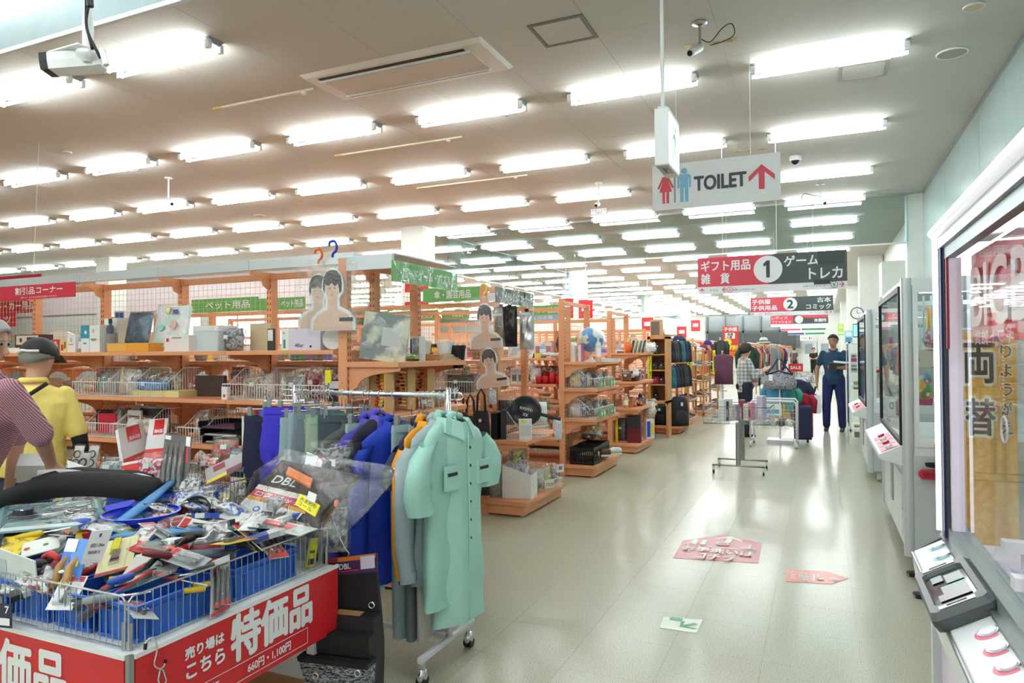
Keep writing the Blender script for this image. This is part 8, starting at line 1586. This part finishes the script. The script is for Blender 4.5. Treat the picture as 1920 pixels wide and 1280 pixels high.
figure('man in a maroon gingham shirt reaching into the bargain heap, cut by the left edge', J, V((.8, .55, -.25)), dict(top=M((232, 216, 222), .75, kind='gingham', c2=(140, 58, 82), sc=55), pants=M((40, 52, 84), .8, kind='cloth'), sleeve=1.12, hem=-.1, collar=1, top_name='gingham_shirt'), hair=(170, 168, 164), hair_len=.35, skin=(196, 146, 120), vox=.009, belly=1.15, s=.98)
# ---------------------------------------------------------------- carts in the aisle
def basket_cart(lab, x, y, w_, d, zb, h, mat, twin=True, gr=.03):
    o = T('display_cart', lab, 'cart', (x, y, 0)); m = MB(); g = MB()
    for z in (zb, zb+h): m.tube([(-w_/2, -d/2, z), (w_/2, -d/2, z), (w_/2, d/2, z), (-w_/2, d/2, z)], .007, 8, closed=True)
    m.build('basket_rim', mat, o, smooth=True)
    for k in range(1, 5): q = zb+h*k/5; g.tube([(-w_/2, -d/2, q), (w_/2, -d/2, q), (w_/2, d/2, q), (-w_/2, d/2, q)], .0025, 4, closed=True)
    for k in range(9):
        q = -w_/2+w_*k/8; g.tube([(q, -d/2, zb+h), (q, -d/2, zb), (q, d/2, zb), (q, d/2, zb+h)], .0025, 4, cap=False)
    for k in range(1, 6): q = -d/2+d*k/6; g.tube([(-w_/2, q, zb+h), (-w_/2, q, zb), (w_/2, q, zb), (w_/2, q, zb+h)], .0025, 4, cap=False)
    g.build('basket_wires', mat, o)
    for s in (-1, 1):
        MB().rbox(-.028, .028, s*d*.3-.028, s*d*.3+.028, .1, zb, .02).build('post', mat, o); MB().cyl((-w_*.4, s*d*.32, .1), (w_*.4, s*d*.32, .1), .011, 10).build('foot_tube', mat, o, smooth=True)
        for t in (-1, 1):
            cx, cy = t*w_*.38, s*d*.32; MB().cyl((cx-.01, cy, .026), (cx+.01, cy, .026), .026, 14).build('caster_wheel', BLACK, o); MB().box(cx-.014, cx+.014, cy-.02, cy+.015, .04, .09).build('caster_fork', CHROME, o)
    return o
# silver cart
xa = aty(1336, 800, 8.95).x; xb = aty(1445, 800, 8.95).x; basket_cart('silver basket cart filled with slim boxes in the aisle', -.93, 9.05, .76, .8, .62, .2, STEEL)
cols = [(226, 232, 234), (60, 64, 70), (222, 226, 232), (206, 214, 216), (176, 130, 150), (232, 228, 206), (224, 160, 180), (206, 196, 226), (190, 186, 206), (150, 60, 90), (214, 206, 210)]
names = ['tall pale', 'black', 'tall white', 'silvery', 'mauve', 'cream', 'pink', 'tall lavender', 'grey-violet', 'wine red', 'rose white']
for k in range(11):
    px = (1356, 1362, 1368, 1375, 1381, 1399, 1408, 1428, 1386, 1391, 1416)[k]; p = aty(px, 760, 8.8+.04*k); carton('%s slim box standing in the silver cart' % names[k], 'box', .055+.02*(k in (0, 2, 7)), .1, (.27, .24, .27, .2, .2, .2, .22, .3, .14, .24, .2)[k], cols[k], (p.x, 8.8+.04*k, .635), RD.uniform(-.4, .2), [('r', .2, .2, .8, .6, M(tuple(min(255, v+20) for v in cols[(k+3) % 11]), .5))], 'slim_box')
# white cart with a panel
o = T('display_cart', 'white wheeled display cart with a blue-green pictured panel', 'cart', (-.68, 11.6, 0)); m = MB()
for y in (-.28, .3):
    m.tube([(-.33, y, .1), (-.33, y, .68), (-.3, y, .72), (.3, y, .72), (.33, y, .68), (.33, y, .1)], .014, 8)
m.tube([(-.33, -.28, .1), (-.33, .3, .1)], .012, 8).tube([(.33, -.28, .1), (.33, .3, .1)], .012, 8).build('white_frame', WP, o, smooth=True)
g = MB()
for k in range(14): q = -.32+.64*k/13; g.tube([(q, -.28, .66), (q, -.28, .3), (q, .3, .3), (q, .3, .66)], .003, 4, cap=False)
for z in (.3, .42, .54, .66): g.tube([(-.32, -.28, z), (.32, -.28, z), (.32, .3, z), (-.32, .3, z)], .003, 4, closed=True)
g.build('basket_wires', WP, o); MB().box(-.27, .12, -.31, -.3, .5, .68).build('sign_panel', M((222, 236, 240), .3), o); MB().box(-.24, .09, -.314, -.311, .53, .59).build('picture_band', M((90, 180, 190), .4, kind='blotch', c2=(110, 150, 220), sc=20), o)
for x in (-.33, .33):
    for y in (-.28, .3): MB().cyl((x-.012, y, .032), (x+.012, y, .032), .03, 14).build('caster_wheel', STEEL, o); MB().box(x-.012, x+.012, y-.015, y+.015, .05, .1).build('caster_fork', CHROME, o)
for k in range(5): lumps('%s wrapped clothes pack in the white cart' % ('white', 'pale grey', 'cream', 'black', 'beige')[k], 'package', [(230, 230, 228), (190, 194, 196), (226, 218, 196), (50, 50, 54), (206, 190, 164)][k], (-.9+.11*k, 11.55, .31), .2, .14, .14, rz=.5*k, seed=600+k)
# knit top on a stand
o = T('knit_top', 'striped navy and white knit halter top on a stand in the aisle', 'top', (-.62, 12.1, 0)); MB().cyl((0, 0, .05), (0, 0, 1.35), .012).build('stand_pole', WP, o); MB().box(-.2, .2, -.2, .2, 0, .05).build('stand_base', WP, o)
KT = M((60, 66, 90), .8, kind='knit', c2=(206, 208, 210)); MB().loft([ell(.86, 0, 0, .25, .1, 0, 0, .05, 1), ell(.98, 0, 0, .26, .1, 0, 0, .05, 2), ell(1.1, 0, 0, .22, .09, 0, 0, .03, 2), ell(1.16, 0, 0, .13, .05, 0, 0, .02, 2)]).xf(Matrix.Rotation(PI/2, 4, 'Z')).build('knit_body', KT, o, smooth=True)
MB().tube([(-.2, -.06, 1.1), (-.1, -.03, 1.22), (-.03, 0, 1.34), (.03, 0, 1.34), (.1, -.03, 1.22), (.2, -.06, 1.1)], .013, 8).build('navy_straps', M((36, 40, 70), .7), o, smooth=True); MB().box(-.16, -.1, -.11, -.105, 1.0, 1.1).build('price_tag', WHITE, o); MB().tube([(-.2, -.07, 1.1), (0, -.1, 1.16), (.2, -.07, 1.1)], .012, 8).build('navy_binding', M((36, 40, 70), .7), o, smooth=True)
def hung(lab, x, y, zt, ln, w_, col, rz=0, kind='cloth', c2=None, nm='hanging_garment', cat='garment', sleeve=True, seed=0, pole=False):
    o = T(nm, lab, cat, (x, y, zt-ln), rz); mt = M(col, .8, kind=kind, c2=c2); t = .05
    MB().loft([ell(ln, 0, 0, .05, t*.7, 0, 0, .02, seed), ell(ln*.95, 0, 0, w_*.8, t*.9, 0, 0, .05, seed), ell(ln*.9, 0, 0, w_, t, 0, 0, .1, seed), ell(ln*.5, 0, 0, w_*.9, t*1.1, 0, 0, .12, seed+1), ell(0, 0, 0, w_*.95, t*1.1, 0, 0, .14, seed+2)]).build('garment_body', mt, o, smooth=True)
    if sleeve:
        for s in (-1, 1): MB().tube([(0, s*w_*.85, ln*.92), (0, s*(w_+.04), ln*.75), (0, s*(w_+.03), ln*.35)], [.045, .05, .04], 10).build('sleeve', mt, o, smooth=True)
    MB().tube([(0, 0, ln), (0, 0, ln+.05), (0, .02, ln+.07), (0, .03, ln+.05)], .003, 5).build('hanger_hook', CHROME, o)
    if pole: MB().cyl((0, .03, ln-zt), (0, .03, ln+.07), .009, 8).build('stand_pole', WP, o); MB().lathe([(.001, .02), (.12, .01), (.13, 0)], (0, .03, ln-zt), 14).build('stand_foot', WP, o)
    return o
hung('teal and orange bag-printed garment under the knit top', -.72, 12.25, .9, .35, .14, (90, 160, 200), 1.4, seed=3); hung('beige long garment under the knit top', -.66, 12.4, .86, .5, .14, (214, 196, 160), 1.5, seed=4); hung('yellow garment under the knit top', -.55, 12.35, .78, .45, .1, (240, 196, 60), 1.5, seed=5); hung('green and blue sports garment right of the beige one', -.46, 12.3, .88, .4, .1, (80, 170, 150), 1.4, seed=6)
hung('navy jacket hanging by the white cart', -.36, 12.6, 1.0, .7, .18, (30, 36, 70), 1.2, seed=7); hung('crimson jacket low beside the white cart', -.3, 12.5, .78, .5, .16, (170, 30, 60), 1.3, seed=8)
o = T('wheeled_bag', 'navy and red wheeled bag beside the white cart', 'bag', (-.28, 12.1, 0), rz=.2); MB().rbox(-.12, .12, -.1, .1, .06, .6, .04, 'x').build('bag_body', M((40, 44, 80), .7, kind='cloth'), o); MB().rbox(.121, .14, -.08, .08, .1, .5, .03, 'x').build('red_side', M((170, 30, 56), .6), o)
for s in (-1, 1): MB().cyl((s*.08-.012, .05, .035), (s*.08+.012, .05, .035), .034, 12).build('bag_wheel', BLACK, o)
o = T('sale_sign', 'red SALE sign in front of the far white trolley', 'sign', (aty(1492, 700, 15.5).x, 15.5, 1.05)); MB().box(-.14, .14, 0, .01, 0, .16).build('board', RED, o); art(o, (-.14, -.001, 0), U, W3, [('t', 'SALE', .04, .05, .24, .11, SW, .03)], W=False); MB().cyl((0, .02, -1.05), (0, .02, 0), .01).build('sign_pole', WP, o)
for k, (px, y) in enumerate(((1496, 16.5), (1505, 18.5), (1512, 22))):
    x = aty(px, 720, y).x; basket_cart('small grey wire trolley %s of the group beyond the SALE sign' % ('nearest', 'middle', 'farthest')[k], x, y, .5, .6, .55, .25, STEEL)
    lumps('white folded goods piled in the %s grey trolley' % ('nearest', 'middle', 'farthest')[k], 'package', (226, 226, 226), (x, y, .57), .4, .3, .3, seed=700+k, c2=(170, 172, 176), film=False, nm='folded_goods')
# ---------------------------------------------------------------- beyond the fourth end unit: cabinet, bags, shoe shelves, racks
o = T('wooden_cabinet', 'open wooden display cabinet with handbags behind the fourth end unit', 'cabinet', (-2.62, 12.0, 0)); xa = aty(1214, 640, 11.9).x; xb = aty(1251, 640, 11.9).x; f = MB()
f.box(xa, xa+.045, 11.9, 12.25, .6, 1.74).build('side_board', WOODT, o, W=True); MB().box(xb-.045, xb, 11.9, 12.25, .6, 1.74).build('side_board', WOODT, o, W=True); MB().box(xa, xb, 11.9, 12.25, 1.7, 1.75).build('top_board', WOODT, o, W=True); MB().box(xa, xb, 11.9, 12.25, .6, .64).build('bottom_board', WOODT, o, W=True); MB().box(xa, xb, 12.24, 12.25, .6, 1.7).build('back_board', M((150, 120, 86), .7), o, W=True)
for z in (.9, 1.15, 1.42): MB().box(xa+.045, xb-.045, 11.92, 12.24, z, z+.02).build('shelf_board', WOODT, o, W=True)
for x in (xa+.02, xb-.02): MB().box(x-.02, x+.02, 11.95, 12.2, 0, .6).build('leg', WOODT, o, W=True)
for k, (dx, z, c_, l) in enumerate(((.08, 1.17, (60, 66, 44), 'olive camouflage'), (.2, 1.17, (70, 60, 46), 'khaki'), (.1, .92, (150, 40, 50), 'red leather'), (.2, .92, (60, 30, 40), 'dark plum'), (.1, 1.44, (50, 54, 40), 'dark olive'), (.1, .65, (36, 36, 34), 'black'))): handbag('%s handbag in the wooden cabinet' % l, (xa+dx, 12.08, z), .11, .13, .06, c_, 0, .05)
carton('brown speaker-like box on top of the wooden cabinet row', 'box', .2, .15, .3, (190, 150, 110), (aty(1231, 620, 12.4).x, 12.4, 1.75), 0, [('r', .1, .1, .85, .9, M((110, 96, 86), .6))])
for k in range(3):
    x = aty((1217, 1292, 1338)[k], 640, (12.05, 14.4, 16.4)[k]-.25).x; y = (12.05, 14.4, 16.4)[k]-.22; o = T('yellow_tape_banner', 'narrow yellow lettered strip banner, %s one in the aisle' % ('nearest', 'middle', 'farthest')[k], 'banner', (x, y, .95)); MB().box(-.03, .03, 0, .004, 0, .55).build('strip', M((226, 226, 30), .5), o); MB().box(-.015, .015, -.002, 0, .05, .5).build('printed_letters', M((70, 70, 40), .5, kind='blotch', c2=(210, 210, 50), sc=40), o)
# backpack rack
o = T('bag_rack', 'black and orange rack of backpacks beyond the wooden cabinet', 'rack', (-2.6, 13.0, 0)); MB().box(-2.95, -2.3, 12.55, 13.6, .1, .14).build('base_deck', ORANGE, o, W=True); MB().box(-2.95, -2.34, 12.58, 13.55, .015, .1).build('kick_plate', ORANGE_D, o, W=True)
for y in (12.6, 13.55): MB().box(-2.84, -2.78, y-.03, y+.03, 0, 1.9).build('upright', ORANGE, o, W=True)
MB().cyl((-2.6, 12.6, 1.8), (-2.6, 13.55, 1.8), .015).build('hanging_rail', CHROME, o, W=True)
for y in (12.6, 13.55): MB().box(-2.8, -2.58, y-.01, y+.01, 1.78, 1.82).build('rail_arm', ORANGE_D, o, W=True)
def backpack(lab, x, y, z, col, s=1.0, rz=0):
    o = T('backpack', lab, 'backpack', (x, y, z), rz); w_, h, t = .15*s, .42*s, .09*s; rg = []
    for k in range(8):
        q = k/7; e = (1-.25*q**3) if q < .99 else .6; rg.append([(w_*e*math.cos(a)*(1 if abs(math.cos(a)) < .9 else .97), t*e*math.sin(a), h*q) for a in [2*PI*j/16 for j in range(16)]])
    MB().loft(rg).build('bag_body', M(col, .65, kind='cloth'), o, smooth=True); MB().ball((0, -t*.85, h*.3), .1*s, 12, 8, (1.1, .5, 1.1)).build('front_pocket', M(tuple(min(255, v+8) for v in col), .65), o, smooth=True)
    MB().tube([(-.03, 0, h*.98), (-.02, 0, h*1.07), (.02, 0, h*1.07), (.03, 0, h*.98)], .008, 6).build('grab_loop', BLACK, o, smooth=True); MB().tube([(-w_*.6, t*.6, h*.9), (-w_*.8, t*1.4, h*.5), (-w_*.7, t*.7, h*.05)], .014, 6).build('shoulder_strap', BLACK, o, smooth=True); MB().box(-.02, .02, -t*1.5, -t*1.45, h*.7, h*.82).build('price_tag', WHITE, o); return o
bc = [(26, 28, 32), (56, 60, 66), (20, 22, 26), (30, 110, 120), (30, 44, 80), (24, 26, 30)]; bn = ['black', 'dark grey', 'jet black', 'teal', 'navy', 'coal black']
for i in range(6):
    for j, z in enumerate((1.28, .82)):
        px = 1254+i*6; p = aty(px, 700, 12.65+.16*i); backpack('%s backpack on the bag rack, %s row' % (bn[(i+3*j) % 6], ('upper', 'lower')[j]), p.x, 12.65+.16*i, z, bc[(i+3*j) % 6], .95, .3)
backpack('large black backpack standing at the rack corner by the aisle', -2.36, 12.72, .14, (34, 36, 40), 1.25, .5); backpack('small black backpack on the rack base', -2.7, 12.75, .14, (20, 20, 24), .9)
backpack('blue denim bag hanging at the top of the bag rack', -2.5, 13.55, 1.36, (34, 60, 110), 1.0)
# shoe shelves
def shoeshelf(lab, y0, y1, zs, zt, x0=-2.9, x1=-2.43, seed=0, which=''):
    o = T('shoe_shelf', lab, 'shelving', ((x0+x1)/2, (y0+y1)/2, 0))
    for y in (y0, y1-.05): MB().box(x0, x0+.05, y, y+.05, 0, zt).build('upright', WOODT, o, W=True); MB().box(x1-.06, x1-.02, y, y+.04, 0, zt-.25).build('upright', WOODT, o, W=True)
    for z in zs: MB().box(x0+.03, x1, y0, y1, z-.025, z).build('shelf_board', WOODT, o, W=True, bevel=.004)
    MB().box(x0, x1+.03, y0, y1, .0, .1).build('base_deck', ORANGE, o, W=True); r = random.Random(seed)
    n = 0
    for z in list(zs)+[.1]:
        y = y0+.1; k = 0
        while y < y1-.05:
            cn = r.choice(['black', 'white', 'grey', 'beige', 'brown', 'maroon', 'silver', 'navy', 'teal']); n += 1; k += 1
            filler('shoe', cn, (x1-.14, y, z), 'on the %s, %s shelf from the top, %s along' % (which, nth(list(zs).index(z)+1 if z in zs else len(zs)+1), nth(k)), 1, PI/2-PI+r.uniform(-.15, .15), seed+n); y += .125
    return o
shoeshelf('wooden shoe shelf beyond the backpacks, nearest', 14.3, 15.3, [1.6, 1.2, .84, .48], 1.85, seed=5, which='nearest shoe shelf')
shoeshelf('wooden shoe shelf in the middle of the shoe aisle', 16.3, 17.4, [1.5, 1.15, .8, .45], 1.8, seed=6, which='middle shoe shelf')
shoeshelf('small wooden shoe shelf at the far end', 18.5, 19.5, [1.2, .85, .5], 1.4, x1=-2.4, seed=7, which='far shoe shelf')
# posters and clothing area
y = 19.6; o = ys('poster', 'tall red hanging poster with a big yellow three and white lettering', (1355, 612), (1385, 672), y, ' ', M((226, 62, 44), .5), wire=True); a, b_ = aty(1355, 612, y), aty(1385, 672, y); w_, h = b_.x-a.x, a.z-b_.z
YL = M((246, 226, 60), .5); art(o, (a.x, y, b_.z), U, W3, scl([('t', '子供服', .08, .85, .92, .97, SW, .03), ('r', .15, .62, .78, .8, SW), ('t', '毎週', .3, .71, .65, .79, BLACK, .03), ('t', '火曜', .25, .63, .6, .7, BLACK, .03), ('t', '3', .1, .26, .55, .6, YL, .05), ('t', '割', .6, .26, .92, .42, YL, .03), ('r', .08, .1, .95, .22, M((240, 120, 40), .5)), ('r', .1, .0, .9, .08, YL)], w_, h), z0=.006)
hung('plum sleeveless top on a hanger beside the plaid woman', aty(1357, 700, 14.8).x, 14.8, 1.42, .62, .2, (112, 66, 92), 1.5, sleeve=False, seed=9, pole=True)
hung('dark checked garment hanging left of the red poster', aty(1352, 640, 17.8).x, 17.8, 1.75, .55, .14, (60, 64, 62), 1.2, seed=10, pole=True)
r = random.Random(5); gcol = [('crimson', (140, 24, 50)), ('black', (26, 26, 28)), ('navy', (34, 44, 84)), ('white', (226, 226, 224)), ('olive', (110, 120, 60)), ('grey', (130, 132, 136)), ('cream', (216, 206, 180)), ('orange', (230, 90, 40)), ('denim blue', (50, 86, 140)), ('dark green', (40, 70, 54)), ('brown', (96, 70, 52)), ('pink', (206, 130, 150))]
for rr, (xr, ya, yb_, zt, lab) in enumerate(((-1.55, 16.8, 20.4, 1.6, 'nearest clothes rail'), (-1.35, 21.5, 27, 1.6, 'second clothes rail'), (-1.7, 28, 36, 1.65, 'third clothes rail'), (-3.4, 20.5, 26.5, 1.75, 'rail along the shoe side'))):
    o = T('clothes_rail', 'long chrome clothes rail, %s down the aisle' % lab, 'rack', (xr, (ya+yb_)/2, 0)); MB().cyl((xr, ya, zt+.06), (xr, yb_, zt+.06), .014).build('hanging_rail', CHROME, o, W=True)
    for y in (ya+.1, yb_-.1): MB().cyl((xr, y, .02), (xr, y, zt+.06), .014).build('post', CHROME, o, W=True); MB().box(xr-.25, xr+.25, y-.02, y+.02, 0, .03).build('foot', STEEL, o, W=True)
    y = ya+.15; k = 0
    while y < yb_-.1:
        cn, col = gcol[r.randrange(12)]; k += 1; hung('%s garment on the %s, %s from the front' % (cn, lab, nth(k)), xr+r.uniform(-.03, .03), y, zt, r.uniform(.7, 1.0), .19, col, PI/2+r.uniform(-.2, .2), seed=k); y += (.17 if rr == 0 else .24 if rr < 3 else .3)
for k, (px, y, z, c_) in enumerate(((1432, 16.6, 1.66, (226, 224, 216)), (1327, 17, 1.62, (70, 44, 130)), (1318, 16.6, 1.5, (120, 30, 60)))):
    o = T('hat', '%s hat displayed %s' % (('white', 'purple', 'wine red')[k], ('above the clothes rail', 'on the middle shoe shelf', 'beside the purple hat')[k]), 'hat', (aty(px, 640, y).x, y, z)); MB().lathe([(.15, 0), (.16, .01), (.1, .03), (.09, .08), (.06, .12), (.001, .13)], n=18).build('hat_crown', M(c_, .7), o, smooth=True); MB().lathe([(.103, .03), (.1, .055)], n=18).build('hat_band', BLACK, o); MB().cyl((0, 0, -z), (0, 0, .1), .008, 6).build('hat_stand', CHROME, o)
for k in range(4):
    y = 21+4*k; x = -1.1+.1*k; o = T('wooden_divider', 'wooden frame divider between the clothes rails, %s from the front' % nth(k+1), 'divider', (x-.7, y, 0)); f = MB(); MB().box(-.35, -.31, 0, .04, 0, 1.65).build('upright', WOODT, o); MB().box(.31, .35, 0, .04, 0, 1.65).build('upright', WOODT, o); MB().box(-.35, .35, 0, .04, 1.6, 1.68).build('cross_bar', WOODT, o)
# dark far window wall and doors at the back
DG = M((70, 78, 80), .4); o = struct('window_5', MB().box(-7.5, -1.3, 50.8, 50.9, 1.6, 3.9), M((96, 104, 106), .2, name='dark_glazing'))
for k in range(6): MB().box(-7.4+k*1.2, -7.28+k*1.2, 50.7, 50.8, 1.6, 3.9).build('window_mullion', DG, o)
MB().box(-7.5, -1.3, 50.7, 50.8, 2.7, 2.85).build('window_transom', DG, o); MB().box(-7.3, -1.5, 50.74, 50.79, 1.7, 2.65).build('lower_pane', M((48, 50, 48), .3), o)
for i, x in enumerate((.0, 1.0)): 
    d = struct('door_%d' % (i+1), MB().box(x-1.2, x-.25, 51.7, 51.78, 0, 2.2), M((220, 222, 218), .5)); MB().box(x-1.0, x-.5, 51.68, 51.7, 1.2, 1.9).build('door_window', M((150, 160, 166), .2), d); MB().cyl((x-.35, 51.66, .9), (x-.35, 51.66, 1.3), .02).build('door_handle', STEEL, d)
# long white gondola tops further back to the left, with red and green cards
for k in range(10):
    y = 17.0+3.4*k; x1 = -4.0-.2*k; o = gondola('distant orange shelving row, %s of the far rows' % nth(k+1), x1, 7, y, [1.5, 1.1, .7], 1.95, 1.6, slots=False, mesh=False, both=False)
    r2 = random.Random(k+40)
    for j in range(7):
        cn = r2.choice(['white', 'red', 'beige', 'green', 'blue', 'brown', 'pink', 'grey', 'black']); x = x1-.4-j*1.5; carton('%s stack of boxes on the top of %s far row, %s from the aisle' % (cn, nth(k+1), nth(j+1)), 'box', r2.uniform(.3, .9), .3, r2.uniform(.15, .35), PAL[cn], (x, y+.22, 1.5), 0, [('r', .1, .3, .9, .7, WHITE)])
for k, (px, py, y) in enumerate(((1061, 560, 17), (1098, 562, 18), (1214, 595, 24), (1278, 612, 30), (1304, 600, 32))):
    a = aty(px, py, y); o = T('poster', 'small red card hanging above the far rows, %s along' % nth(k+1), 'poster', (a.x, y, a.z-.5)); MB().box(-.2, .2, 0, .01, 0, .5).build('board', RED, o); MB().box(-.12, .12, -.003, 0, .2, .35).build('white_field', WHITE, o); MB().cyl((0, .005, .5), (0, .005, CEIL-a.z+.5), .006, 4).build('hanging_wire', WHITE, o)
